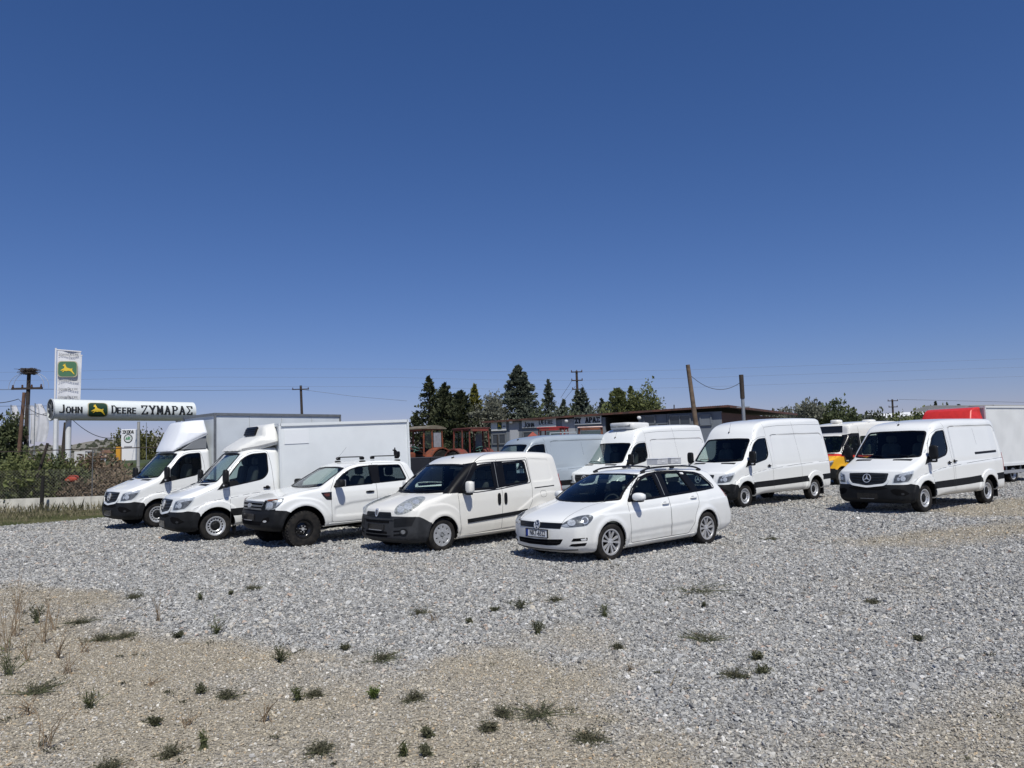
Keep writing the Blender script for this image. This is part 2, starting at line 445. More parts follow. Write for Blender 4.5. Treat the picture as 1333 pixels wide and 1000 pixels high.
def split_shell(sh, regions, h=.026, inner_thr=.018):
    """mesh the shell; cut it cleanly along the region outlines; return {name: (V, F, corner normals)}
    region: (name, plane, polygon, condition(centroid, outer distance) )"""
    lo = (sh.x0 - .1, -sh.W0 - .12, sh.z0 - .08); hi = (sh.x1 + .1, sh.W0 + .12, sh.z1 + .08)
    lo = tuple(v - .0037 for v in lo)
    V, Q = contour(sh.full, lo, hi, h)
    diag = np.zeros(len(Q), np.int8)
    ED = np.concatenate([Q[:, [0, 1]], Q[:, [1, 2]], Q[:, [2, 3]], Q[:, [3, 0]]])
    ED = np.unique(np.sort(ED, 1), axis=0)
    flds = []
    for (nm, plane, poly, cond) in regions:
        if poly is None: flds.append(None); continue
        f = Field(poly, .012, .12); u, v = {'xz': (0, 2), 'xy': (0, 1), 'yz': (1, 2)}[plane]
        ab = (plane == 'xy')
        fn = (lambda P, f=f, u=u, v=v, ab=ab: f(P[:, u], np.abs(P[:, v]) if ab else P[:, v]))
        flds.append(fn)
        d = fn(V); d = np.where(np.abs(d) < 1e-5, 1e-5, d)
        a, b = ED[:, 0], ED[:, 1]; m = (d[a] < 0) != (d[b] < 0); a, b = a[m], b[m]
        t = d[a] / (d[a] - d[b]); X = V[a] + (V[b] - V[a]) * t[:, None]
        pick = np.where(t < .5, a, b)
        cost = np.minimum(t, 1 - t); o = np.argsort(-cost)
        V[pick[o]] = X[o]
        d = fn(V); on = np.zeros(len(V), bool); on[pick] = True
        s = np.where(on, 0, np.sign(d))[Q]
        d02 = (s[:, 0] == 0) & (s[:, 2] == 0) & (s[:, 1] * s[:, 3] < 0); d13 = (s[:, 1] == 0) & (s[:, 3] == 0) & (s[:, 0] * s[:, 2] < 0)
        diag[d02] = 1; diag[d13] = 2
    T = np.where((diag == 2)[:, None, None], np.stack([Q[:, [1, 2, 3]], Q[:, [1, 3, 0]]], 1), np.stack([Q[:, [0, 1, 2]], Q[:, [0, 2, 3]]], 1))
    T = T.reshape(-1, 3)
    T = T[(T[:, 0] != T[:, 1]) & (T[:, 1] != T[:, 2]) & (T[:, 0] != T[:, 2])]
    me = mesh_np('tmp', V, T); me.set_sharp_from_angle(angle=R(38))
    nl = len(me.loops); cn = np.empty(nl * 3, np.float32); me.corner_normals.foreach_get('vector', cn); cn = cn.reshape(-1, 3, 3)
    cen = V[T].mean(1); od = sh.outer(cen[:, 0], cen[:, 1], cen[:, 2])
    fnm = np.cross(V[T[:, 1]] - V[T[:, 0]], V[T[:, 2]] - V[T[:, 0]]); fnm /= np.linalg.norm(fnm, axis=1)[:, None] + 1e-12
    bpy.data.meshes.remove(me)
    owner = np.full(len(T), -1)
    inner = od < -inner_thr
    for i, (nm, plane, poly, cond) in enumerate(regions):
        m = (~inner) & cond(cen, fnm)
        if flds[i] is not None: m &= flds[i](cen) < 0
        owner[m & (owner < 0)] = i
    out = {}
    def sub(m):
        t = T[m]; u, inv = np.unique(t, return_inverse=True)
        return V[u], inv.reshape(-1, 3), cn[m]
    out['body_shell'] = sub((owner < 0) & ~inner); out['liner'] = sub(inner)
    for i, r in enumerate(regions):
        if (owner == i).any(): out[r[0]] = sub(owner == i)
    return out
def part_from(name, data, m, parent):
    V, F_, cn = data
    return newobj(name, mesh_np(name, V, F_, cn), parent, m)

# ---------------------------------------------------------------- patches and strips lying on a shell
class Proj:
    """turns 2D coordinates into rays in the vehicle's own space"""
    def __init__(s, kind, sgn=1, pose=None, origin=(0, 0), scale=1., flip=False):
        s.k = kind; s.sg = sgn; s.pose = pose; s.o = origin; s.s = scale
    def rays(s, P):
        P = np.array(P, float); n = len(P); z = np.zeros(n); o1 = np.ones(n)
        if s.k == 'xz': return np.stack([P[:, 0], o1 * 1.6 * s.sg, P[:, 1]], 1), np.stack([z, -o1 * s.sg, z], 1)
        if s.k == 'yz': return np.stack([o1 * 2.2, P[:, 0], P[:, 1]], 1), np.stack([-o1, z, z], 1)
        if s.k == 'xy': return np.stack([P[:, 0], P[:, 1], o1 * 3.6], 1), np.stack([z, z, -o1], 1)
        px, py = s.o[0] + P[:, 0] / s.s, s.o[1] + P[:, 1] / s.s
        x, y, a, z0 = s.pose
        a_, b_ = (px - 666.5)[:, None], (-(py - 500.0))[:, None]
        D = np.array(_right)[None] * a_ + np.array(_up)[None] * b_ + np.array(_F)[None] * F_PX
        c, q = math.cos(a), math.sin(a)
        Rm = np.array([[c, q, 0], [-q, c, 0], [0, 0, 1]])
        O = Rm @ (np.array([-x, -y, CAM_H - z0])); D = D @ Rm.T
        return np.repeat(O[None], n, 0), D
def hit(sh, pr, P):
    O, D = pr.rays(P); return sh.trace(O, D)
def patch(sh, pr, poly, off=.004, depth=.02, step=None, raw=False):
    """a thin panel with the outline poly, lying on the shell"""
    sc_ = pr.s if pr.k == 'cam' else 1.
    st = step or (.05 if pr.k != 'cam' else 3.0 * pr.s)
    P = dense(poly, st)
    a = np.array(P); lo, hi = a.min(0), a.max(0)
    gx, gy = np.meshgrid(np.arange(lo[0] + st * .5, hi[0], st), np.arange(lo[1] + st * .5, hi[1], st))
    g = np.stack([gx.ravel(), gy.ravel()], 1)
    if len(g): g = g[poly_sd(P, g[:, 0], g[:, 1]) < -st * .4]
    vc = [Vector(p) for p in P] + [Vector(p) for p in g]
    v2, _, fs, _, _, _ = delaunay_2d_cdt(vc, [], [list(range(len(P)))], 1, 1e-6)
    q = np.array([(p.x, p.y) for p in v2])
    X = hit(sh, pr, q); N = sh.normal(X)
    n0 = len(X); top = X + N * off; bot = X + N * (off - depth)
    cnt = {}
    for f in fs:
        for i in range(3):
            k = (f[i], f[(i + 1) % 3]); cnt[k] = 1
    rim = [k for k in cnt if (k[1], k[0]) not in cnt]
    fa = np.array([list(f) for f in fs]); gn = np.cross(X[fa[:, 1]] - X[fa[:, 0]], X[fa[:, 2]] - X[fa[:, 0]])
    if (gn * N[fa[:, 0]]).sum() < 0:
        fs = [tuple(reversed(f)) for f in fs]; rim = [(q_, p_) for p_, q_ in rim]
    faces = [tuple(f) for f in fs] + [(b_, a_, a_ + n0, b_ + n0) for a_, b_ in rim]
    return np.concatenate([top, bot]), faces
def mirror(vf):
    V, F_ = vf; V = np.array(V); V[:, 1] *= -1
    return V, [tuple(reversed(f)) for f in F_]
def strip(sh, pr, path, width=.008, off=.002, closed=False, step=None, thick=0.):
    st = step or (.04 if pr.k != 'cam' else 2.0 * pr.s)
    P = dense(path, st, closed); X = hit(sh, pr, P); n = len(X); N = sh.normal(X)
    if closed: T = np.roll(X, -1, 0) - np.roll(X, 1, 0)
    else: T = np.gradient(X, axis=0)
    T /= np.linalg.norm(T, axis=1)[:, None] + 1e-9
    S = np.cross(N, T); S /= np.linalg.norm(S, axis=1)[:, None] + 1e-9
    a, b = X + S * width / 2 + N * off, X - S * width / 2 + N * off
    m = n if closed else n - 1
    if not thick:
        V = np.concatenate([a, b]); F_ = [(i, (i + 1) % n, (i + 1) % n + n, i + n) for i in range(m)]
        return V, F_
    c, d = a - N * thick, b - N * thick
    V = np.concatenate([a, b, c, d]); F_ = []
    for i in range(m):
        j = (i + 1) % n
        F_ += [(i, j, j + n, i + n), (i, i + 2 * n, j + 2 * n, j), (i + n, j + n, j + 3 * n, i + 3 * n)]
    if not closed: F_ += [(0, n, 3 * n, 2 * n), (n - 1, 3 * n - 1, 4 * n - 1, 2 * n - 1)]
    return V, F_
def put(name, vfs, m, parent, smooth=40):
    b = MB()
    for V, F_ in (vfs if isinstance(vfs, list) else [vfs]): b.add([tuple(v) for v in V], F_)
    me = bpy.data.meshes.new(name); me.from_pydata(b.v, [], b.f); me.materials.append(m)
    me.shade_smooth(); me.set_sharp_from_angle(angle=R(smooth))
    return newobj(name, me, parent)
# ---------------------------------------------------------------- vehicle kit
WHITE = dirty_paint('white_paint', (.81, .82, .805), rough=.25, amount=.5)
CREAM = dirty_paint('warm_white_paint', (.79, .775, .72), rough=.32, amount=.5)
SILVERBLUE = dirty_paint('pale_blue_paint', (.33, .38, .43), rough=.35)
BLACKPL = mat('black_plastic', (.011, .012, .014), .6, spec=.22, noise=.35, nscale=6, bump=.15, bscale=160)
GREYPL = mat('grey_plastic', (.036, .038, .042), .6, spec=.25, noise=.3, nscale=7, bump=.15, bscale=160)
GLOSSBLK = mat('gloss_black', (.012, .012, .013), .18)
RUBBER = mat('tyre_rubber', (.012, .012, .013), .85, spec=.2, col2=(.032, .029, .026), nscale=9, bump=.3, bscale=60)
DARKIN = mat('dark_lining', (.006, .006, .007), .9, spec=.1, noise=.3)
SEAL = mat('black_seal', (.005, .005, .006), .42, spec=.25)
GAP_CREASE = mat('gap_and_crease_shade', (.05, .052, .058), .7)  # door gaps, and the shading painted along the vans' body crease
SILVER = mat('silver_alloy', (.46, .46, .47), .38, metal=.35, noise=.1)
CHROME = mat('chrome', (.72, .73, .75), .28, metal=.55)
GREYLINE = mat('grey_trim', (.22, .23, .24), .5)
REDLENS = mat('red_lens', (.30, .012, .012), .12, coat=.5)
ORANGELENS = mat('orange_lens', (.6, .17, .02), .15, coat=.5)
SEATM = mat('seat_cloth', (.055, .057, .062), .9, noise=.3, bump=.2)
GLASS = glass_mat('tinted_glass', (.68, .77, .74))
DARKGLASS = glass_mat('dark_glass', (.16, .18, .19))
LENS = glass_mat('clear_lens', (.86, .88, .9))
LAMPDARK = mat('lamp_housing', (.20, .205, .21), .35, metal=.1, noise=.55, nscale=16)
LAMPSILVER = mat('lamp_reflector', (.78, .79, .80), .25, metal=.25, noise=.35, nscale=30)

def superellipsoid(c, d, e=.35, n=18, m=12, rot=None):
    """rounded block: e small = boxy, 1 = ellipsoid"""
    def sp(v, p): return math.copysign(abs(v) ** p, v)
    vs = []; fs = []
    for j in range(m + 1):
        ph = -math.pi / 2 + math.pi * j / m
        for i in range(n):
            th = 2 * math.pi * (i + .5) / n
            vs.append((sp(math.cos(ph), e) * sp(math.cos(th), e) * d[0] / 2, sp(math.cos(ph), e) * sp(math.sin(th), e) * d[1] / 2, sp(math.sin(ph), e) * d[2] / 2))
    for j in range(m):
        for i in range(n):
            fs.append((j * n + i, j * n + (i + 1) % n, (j + 1) * n + (i + 1) % n, (j + 1) * n + i))
    M = Matrix.Translation(c)
    if rot is not None: M = M @ rot.to_4x4()
    return [tuple(M @ Vector(v)) for v in vs], fs

def tyre_mesh(Rr, w, rr, lugs=False):
    b = MB(); h = w / 2; n = 48
    prof = [(rr, -h * .78), (rr + .012, -h * .92), (rr + (Rr - rr) * .5, -h * 1.0), (Rr - .03, -h * .96), (Rr - .010, -h * .84), (Rr, -h * .7),
            (Rr, -h * .42), (Rr - .008, -h * .38), (Rr - .008, -h * .32), (Rr, -h * .28), (Rr, h * -.06), (Rr - .008, -h * .03), (Rr - .008, h * .03), (Rr, h * .06),
            (Rr, h * .28), (Rr - .008, h * .32), (Rr - .008, h * .38), (Rr, h * .42), (Rr, h * .7), (Rr - .010, h * .84), (Rr - .03, h * .96), (rr + (Rr - rr) * .5, h * 1.0), (rr + .012, h * .92), (rr, h * .78)]
    b.lathe(prof, n, close=True)
    if lugs:
        for k in range(34):
            for row, y in enumerate((-.92, -.5, 0, .5, .92)):
                t = 2 * math.pi * (k + .5 * (row % 2)) / 34
                M = Matrix.Rotation(-t, 4, 'Y') @ Matrix.Translation((Rr - .001 - (.012 if abs(y) > .8 else 0), y * h * .88, 0)) @ Matrix.Rotation((row - 2) * .2, 4, 'X')
                b.box((0, 0, 0), (.022, w * .15, Rr * .12)); 
                for q in range(8): b.v[-8 + q] = tuple(M @ Vector(b.v[-8 + q]))
    return b
def ring_seg(b, r0, r1, y0, y1, n=40):
    b.lathe([(r0, y0), (r1, y0), (r1, y1), (r0, y1)], n, close=True)
def spoke(b, r0, r1, w0, w1, y0, y1, th, ang):
    """radial bar from r0 to r1, widths w0, w1, outer face at y0, y1"""
    vs = []
    for (r, w, y) in ((r0, w0, y0), (r1, w1, y1)):
        vs += [(r, y, -w / 2), (r, y, w / 2), (r, y - th, w / 2), (r, y - th, -w / 2)]
    fs = [(0, 1, 2, 3), (4, 7, 6, 5), (0, 4, 5, 1), (1, 5, 6, 2), (2, 6, 7, 3), (3, 7, 4, 0)]
    b.add(vs, fs, Matrix.Rotation(ang, 4, 'Y'))
_wheels = {}
def make_wheel(kind, Rr, w, rr):
    """wheel (brake drum and hub) > tyre, rim, centre cap; outer side towards +y, origin at the hub"""
    h = w / 2
    b = MB(); b.lathe([(0, -h * .6), (rr - .03, -h * .6), (rr - .03, h * .05), (0, h * .05)], 24)
    root = b.build('wheel', DARKIN, None, 35)
    tyre_mesh(Rr, w, rr, kind == 'black').build('tyre', RUBBER, root, 35)
    r = MB(); c = MB()
    if kind == 'steel':
        ring_seg(r, rr - .014, rr + .008, -h * .2, h * .88)
        r.lathe([(rr - .012, h * .80), (rr - .024, h * .66), (rr - .040, h * .60)], 40)
        for k in range(16): spoke(r, rr - .078, rr - .036, .022, .030, h * .62, h * .60, .02, k * math.pi / 8)
        r.lathe([(rr - .074, h * .50), (rr - .074, h * .64), (rr - .088, h * .66), (rr - .105, h * .52), (rr - .11, h * .5)], 40)
        rim = r.build('rim', mat('wheel_silver', (.62, .63, .65), .35, metal=.5, noise=.15), root, 30)
        c.lathe([(0, h * .74), (.055, h * .73), (.062, h * .66), (.085, h * .56), (rr - .10, h * .50), (rr - .10, h * .44)], 32)
        for k in range(6):
            t = k * math.pi / 3; c.lathe([(0, .012), (.011, .012), (.012, 0)], 6, Matrix.Translation((math.cos(t) * .078, h * .58, math.sin(t) * .078)))
        c.build('hub_cap', BLACKPL, root, 30)
    elif kind == 'alloy':
        ring_seg(r, rr - .016, rr + .006, -h * .2, h * .9)
        r.lathe([(rr - .012, h * .88), (rr - .022, h * .74)], 40)
        for k in range(5):
            for s_ in (-1, 1):
                a = k * 2 * math.pi / 5 + s_ * .26
                spoke(r, .045, rr - .016, .020, .044, h * .70, h * .80, .028, a)
        r.lathe([(0, h * .74), (.045, h * .74), (.062, h * .66), (.062, h * .4)], 28)
        r.build('rim', SILVER, root, 30)
        c.lathe([(0, h * .76), (.024, h * .76), (.026, h * .72)], 20)
        for k in range(5):
            t = k * 2 * math.pi / 5 + .63; c.lathe([(0, .006), (.009, .006), (.010, 0)], 8, Matrix.Translation((math.cos(t) * .045, h * .70, math.sin(t) * .045)))
        c.build('centre_cap', CHROME, root, 30)
    elif kind == 'cover':
        ring_seg(r, rr - .010, rr + .010, 0, h * .88)
        r.lathe([(rr - .008, h * .88), (rr - .030, h * .86), (rr - .036, h * .80)], 40)
        for k in range(9): spoke(r, rr * .60, rr - .03, .062, .095, h * .84, h * .84, .02, k * 2 * math.pi / 9)
        r.lathe([(rr * .63, h * .6), (rr * .63, h * .85), (rr * .45, h * .90), (rr * .30, h * .84), (rr * .22, h * .84), (rr * .22, h * .7)], 36)
        for k in range(9): spoke(r, .0 + rr * .3, rr * .62, .02, .006, h * .895, h * .86, .01, (k + .5) * 2 * math.pi / 9)
        r.build('rim', mat('cover_silver', (.50, .51, .53), .35, metal=.35, noise=.25, nscale=20), root, 30)
        c.lathe([(0, h * .88), (.028, h * .88), (.032, h * .8)], 24)
        for k in range(4):
            t = k * math.pi / 2 + .3; c.lathe([(0, .014), (.012, .012), (.013, 0)], 8, Matrix.Translation((math.cos(t) * .055, h * .80, math.sin(t) * .055)))
        c.build('centre_cap', GREYLINE, root, 30)
    else:
        ring_seg(r, rr - .014, rr + .010, -h * .2, h * .86)
        r.lathe([(rr - .012, h * .80), (rr - .030, h * .45), (rr - .05, h * .30), (rr * .62, h * .22)], 40)
        for k in range(12): spoke(r, rr * .46, rr * .64, .045, .050, h * .34, h * .24, .015, k * math.pi / 6)
        r.lathe([(rr * .48, h * .34), (rr * .40, h * .40), (rr * .28, h * .38), (rr * .24, h * .3)], 36)
        r.build('rim', GLOSSBLK, root, 30)
        c.lathe([(0, h * .56), (.034, h * .56), (.036, h * .36)], 20)
        for k in range(6):
            t = k * math.pi / 3; c.lathe([(0, .028), (.010, .026), (.012, 0)], 6, Matrix.Translation((math.cos(t) * .066, h * .36, math.sin(t) * .066)))
        c.build('hub_cap', CHROME, root, 30)
    return root
def add_wheels(root, kind, Rr, w, rr, spots, track, steer=0.):
    key = (kind, Rr)
    first = None
    for (x, sides) in spots:
        for sg in sides:
            if key in _wheels: o = copy_tree(_wheels[key], root)
            else:
                o = make_wheel(kind, Rr, w, rr); o.parent = root; _wheels[key] = o
            o.location = (x, sg * (track - w / 2), Rr - .006)
            o.rotation_euler = (0, random.uniform(0, 6), steer if (x == 0 and sg > 0) else 0)
            if sg < 0: o.rotation_euler = (0, 0, math.pi + (steer if x == 0 else 0))
            if sg > 0: o.rotation_mode = 'ZYX'; o.rotation_euler = (0, random.uniform(0, 6), steer if x == 0 else 0)
def add_seat(root, x, y, z, h=.62, wide=.5):
    b = MB(); b.add(*superellipsoid((0, 0, .06), (.50, wide, .16), .4))
    b.add(*superellipsoid((-.27, 0, .06 + h / 2), (.15, wide, h), .4, rot=Matrix.Rotation(-.16, 3, 'Y')))
    s = b.build('seat', SEATM, root, 60, loc=(x, y, z))
    b = MB(); b.add(*superellipsoid((-.34, 0, h + .17), (.11, .27, .19), .5)); b.tube([(-.32, -.05, h), (-.33, -.05, h + .12)], .008); b.tube([(-.32, .05, h), (-.33, .05, h + .12)], .008)
    b.build('headrest', SEATM, s, 60)
    return s
def add_cabin(root, xdash, zdash, xseat, zseat, hw, rear=None, bulkhead=None, h=.62):
    b = MB()
    b.prism([(xdash, zdash - .35), (xdash, zdash - .07), (xdash - .12, zdash - .05), (xdash - .30, zdash - .10), (xdash - .34, zdash - .35)], -hw, hw, axis=1)
    b.build('dashboard', mat('dash_plastic', (.07, .071, .074), .75, noise=.3), root, 30)
    b = MB(); M = Matrix.Translation((xdash - .42, hw * .5, zdash - .10)) @ Matrix.Rotation(-.45, 4, 'Y') @ Matrix.Rotation(math.pi / 2, 4, 'Z')
    b.lathe([(.17, -.012), (.19, -.012), (.19, .012), (.17, .012)], 28, M, close=True)
    b.box((0, 0, 0), (.34, .02, .05)); 
    for q in range(8): b.v[-8 + q] = tuple(M @ Vector(b.v[-8 + q]))
    b.build('steering_wheel', SEATM, root, 40)
    for sg in (-1, 1): add_seat(root, xseat, sg * hw * .52, zseat, h)
    if rear:
        for sg in (-1, 1): add_seat(root, rear, sg * hw * .5, zseat, h - .05, wide=hw * .9)
    if bulkhead:
        b = MB(); b.box((bulkhead[0], 0, (bulkhead[1] + bulkhead[2]) / 2), (.03, hw * 2 - .08, bulkhead[2] - bulkhead[1]))
        b.build('bulkhead', DARKIN, root)

def side_both(c, n): return np.abs(c[:, 1]) > .45
def side_left(c, n): return c[:, 1] > .4
def side_right(c, n): return c[:, 1] < -.4
def anyw(c, n): return np.ones(len(c), bool)

def windows(root, sh, panes, ws=None, rear=None, glass=None, frame=.028, sides=(1, -1), names=None):
    """cut openings were made in the shell; here come the panes and their black seals"""
    for i, poly in enumerate(panes):
        for sg in sides:
            pr = Proj('xz', sg)
            g = put('side_window', patch(sh, pr, poly, off=-.006, depth=.006, step=.07), glass or GLASS, root)
            put('window_seal', strip(sh, pr, poly, frame, .003, True, thick=.02), SEAL, g)
    if ws:
        g = put('windshield', patch(sh, Proj('yz'), ws, off=-.004, depth=.006, step=.07), GLASS, root)
        put('windshield_seal', strip(sh, Proj('yz'), ws, .045, .003, True, thick=.02), SEAL, g)

def star_badge(root, sh, cy, cz, r, m=None):
    """three-pointed star in a ring"""
    pr = Proj('yz'); out = []
    ring = [(cy + r * math.cos(t), cz + r * math.sin(t)) for t in np.linspace(0, 2 * math.pi, 28, endpoint=False)]
    out.append(strip(sh, pr, ring, r * .16, .03, True, thick=.02, step=.03))
    for k in range(3):
        a = math.pi / 2 + k * 2 * math.pi / 3; w = .13 * r
        tip = (cy + r * .95 * math.cos(a), cz + r * .95 * math.sin(a)); n = (-math.sin(a) * w, math.cos(a) * w)
        out.append(patch(sh, pr, [(cy - n[0] * 1.3, cz - n[1] * 1.3), (cy + n[0] * 1.3, cz + n[1] * 1.3), tip], off=.032, depth=.02, step=.06))
    return put('emblem', out, m or CHROME, root)

def plate_text(s, root, M, size, m, name='lettering', ext=.002, font=None):
    cu = bpy.data.curves.new(name, 'FONT'); cu.body = s; cu.size = size; cu.extrude = ext; cu.offset = size * .010; cu.align_x = 'CENTER'; cu.align_y = 'CENTER'
    if font: cu.font = font
    o = bpy.data.objects.new(name, cu)
    me = bpy.data.meshes.new_from_object(o); bpy.data.objects.remove(o)
    me.materials.clear(); me.materials.append(m)
    o = newobj(name, me, root); o.matrix_local = M
    return o
# ---------------------------------------------------------------- large vans and box trucks that share one cab
POSE = {'R': (9.577, 19.775, -2.542, .02), 'A': (6.088, 23.045, -2.48, -.019), 'B': (3.033, 26.295, -2.464, -.028),
        'S2': (-7.512, 18.63, -2.51, -.014), 'S1': (-10.553, 21.875, -2.328, .067), 'G': (-.461, 26.126, -2.607, .027),
        'golf': (1.016, 13.561, -2.447, -.023), 'fiat': (-2.02, 15.43, -2.386, -.023), 'ford': (-5.028, 16.876, -2.443, -.03)}
def camR(o, s): return Proj('cam', pose=POSE['R'], origin=o, scale=s)
FRONT = [(.60, .24), (.86, .27), (.955, .33), (.975, .42), (.975, .60), (.955, .685), (.945, .72), (.925, .86), (.885, .99), (.84, 1.05),
         (.60, 1.145), (.33, 1.245), (.10, 1.335), (.10, 1.335), (-.13, 1.585), (-.35, 1.82), (-.52, 2.00)]
ROOFS = {'high': [(-.60, 2.12), (-.70, 2.26), (-.85, 2.39), (-1.08, 2.49), (-1.5, 2.565), (-2.2, 2.61), (-3.2, 2.635)],
         'low': [(-.60, 2.10), (-.74, 2.19), (-.95, 2.25), (-1.3, 2.295), (-1.8, 2.32), (-2.6, 2.33)],
         'cab': [(-.60, 2.07), (-.75, 2.11), (-1.0, 2.145), (-1.40, 2.165)]}
_sp_cache = {}
def sprinter_shell(roof, wb):
    top = ROOFS[roof]
    if roof == 'cab': back = [(-1.46, 2.15), (-1.50, 2.10), (-1.50, 2.10), (-1.52, 1.2), (-1.50, .42), (-1.50, .42), (-1.2, .36), (-.6, .34)]
    else:
        z = top[-1][1]; e = -wb - 1.0
        back = [(e + .5, z - .005), (e + .30, z - .03), (e + .22, z - .10), (e + .14, z - .5), (e + .06, 1.6), (e + .01, 1.2), (e, .8), (e + .03, .5), (e + .08, .38), (e + .08, .38), (e + .5, .36), (-1.2, .36), (-.6, .34)]
    sil = spline(FRONT + top + back, 5, closed=True)
    w = [(1.0, .83), (.85, .88), (.6, .93), (.3, .965), (0, .985), (-.6, .995), (-3.6, .99), (-wb - 1.0, .955)]
    tz = [(.2, .05), (.35, .02), (.5, .0), (1.1, .0), (1.3, .012), (1.5, .035), (2.0, .10), (2.3, .15), (2.65, .21)]
    bow = [(1.2, .20), (.9, .20), (.5, .20), (.1, .17), (-.5, .13), (-1.0, .03), (-1.3, 0), (-wb - .7, 0), (-wb - 1.1, -.05)]
    emb = []
    if roof != 'cab':
        e = -wb - 1.0
        zt = 2.10
        a = round_poly([(-1.50, 1.16), (-1.46, zt), (e + .35, zt + .02), (e + .20, 1.25), (e + .25, 1.20)], .12)
        emb.append((a, -.012, .02))
    emb.append((round_poly([(.55, .78), (-.3, .98), (-1.4, 1.09), (-wb - 1.2, 1.20), (-wb - 1.2, .3), (.55, .3)], .05), .010, .015))
    for wx_ in ((0, -wb) if roof != 'cab' else (0,)):
        emb.append(([(wx_ + (.555 + (.03 if wx_ else 0)) * math.cos(t), .37 + .555 * math.sin(t)) for t in np.linspace(-.35, math.pi + .35, 30)], .026, .022))
    arcs = [(0, .37, .415)] + ([(-wb, .37, .415)] if roof != 'cab' else [])
    sh = Shell(sil, w, tz, bow, .06, [(1.0, .10), (.6, .14), (.1, .10), (-.5, .10), (-1.2, .13), (-3, .14), (-wb - 1, .07)], emb, arcs, .006)
    sh.zc = 1.6
    return sh
SP_WIN = round_poly([(-.10, 1.21), (-.37, 1.59), (-.60, 1.87), (-.82, 1.975), (-1.19, 2.0), (-1.21, 1.52), (-1.08, 1.38), (-.72, 1.315)], [.02, .1, .1, .08, .06, .10, .10, .05])
SP_WS = round_poly([(-.86, 1.37), (-.45, 1.335), (0, 1.325), (.45, 1.335), (.86, 1.37), (.765, 1.985), (.4, 2.005), (-.4, 2.005), (-.765, 1.985)], [.05, 0.01, .01, .01, .05, .07, .1, .1, .07])
def sprinter_mesh(roof, wb, h):
    key = (roof, wb)
    if key in _sp_cache: return _sp_cache[key]
    sh = sprinter_shell(roof, wb)
    sh.cav = ((-1.42 if roof == 'cab' else -1.50), .35, .72)
    sh.side_cut(SP_WIN); sh.front_cut(SP_WS, -.95)
    e = -wb - 1.0
    bump = [(.30, .80), (.62, .705), (.70, .70), (1.3, .705), (1.3, .1), (.30, .1)]
    bump = [(.36, .1), (.36, .64), (.40, .685), (.62, .725), (.72, .71), (1.3, .70), (1.3, .1)]
    s1 = [(-.30, .555), (-.30, .725), (-1.3, .745), (-2.2, .765), (-wb + .46, .79), (-wb + .42, .61), (-2.2, .585), (-1.3, .565)]
    s2 = [(-wb - .40, .625), (-wb - .43, .80), (e - .2, .82), (e - .2, .64)]
    door = round_poly([(-.31, .38), (-.30, 1.16), (-.05, 1.17), (-.36, 1.68), (-.58, 1.93), (-.82, 2.03), (-1.20, 2.055), (-1.29, 1.75), (-1.35, 1.1), (-1.34, .38)], [.03, .03, .03, .1, .1, .1, .06, .2, .2, .03])
    hood = [(.86, 0), (.86, .42), (.80, .60), (.55, .69), (.15, .80), (.02, .83), (.10, .5), (.13, 0), (.13, -.6), (.86, -.6)]
    hood = [(1.2, -.5), (1.2, .42), (.82, .60), (.55, .69), (.12, .80), (-.06, .835), (.02, .70), (.10, .4), (.115, -.5)]
    regs = [('front_bumper', 'xz', bump, anyw),
            ('hood', 'xy', hood, lambda c, n: (n[:, 2] > .35) & (c[:, 2] > .98) & (c[:, 2] < 1.37)),
            ('side_strip', 'xz', s1, side_both)]
    if roof != 'cab': regs.append(('rear_strip', 'xz', s2, side_both))
    regs += [('door', 'xz', door, side_left), ('door_right', 'xz', door, side_right)]
    if roof != 'cab':
        rd = round_poly([(-1.37, .38), (-1.37, 1.1), (-1.31, 1.8), (-1.27, 2.06), (-2.72, 2.10), (-2.86, 1.2), (-2.84, .38)], .03)
        if wb > 3.4: rd = round_poly([(-1.37, .38), (-1.37, 1.1), (-1.31, 1.8), (-1.27, 2.06), (-2.80, 2.10), (-2.93, 1.2), (-2.93, .38)], .03)
        regs.append(('sliding_door', 'xz', rd, side_right))
    parts = split_shell(sh, regs, h)
    _sp_cache[key] = (sh, parts, door, s1)
    return _sp_cache[key]
_sp_feat = {}
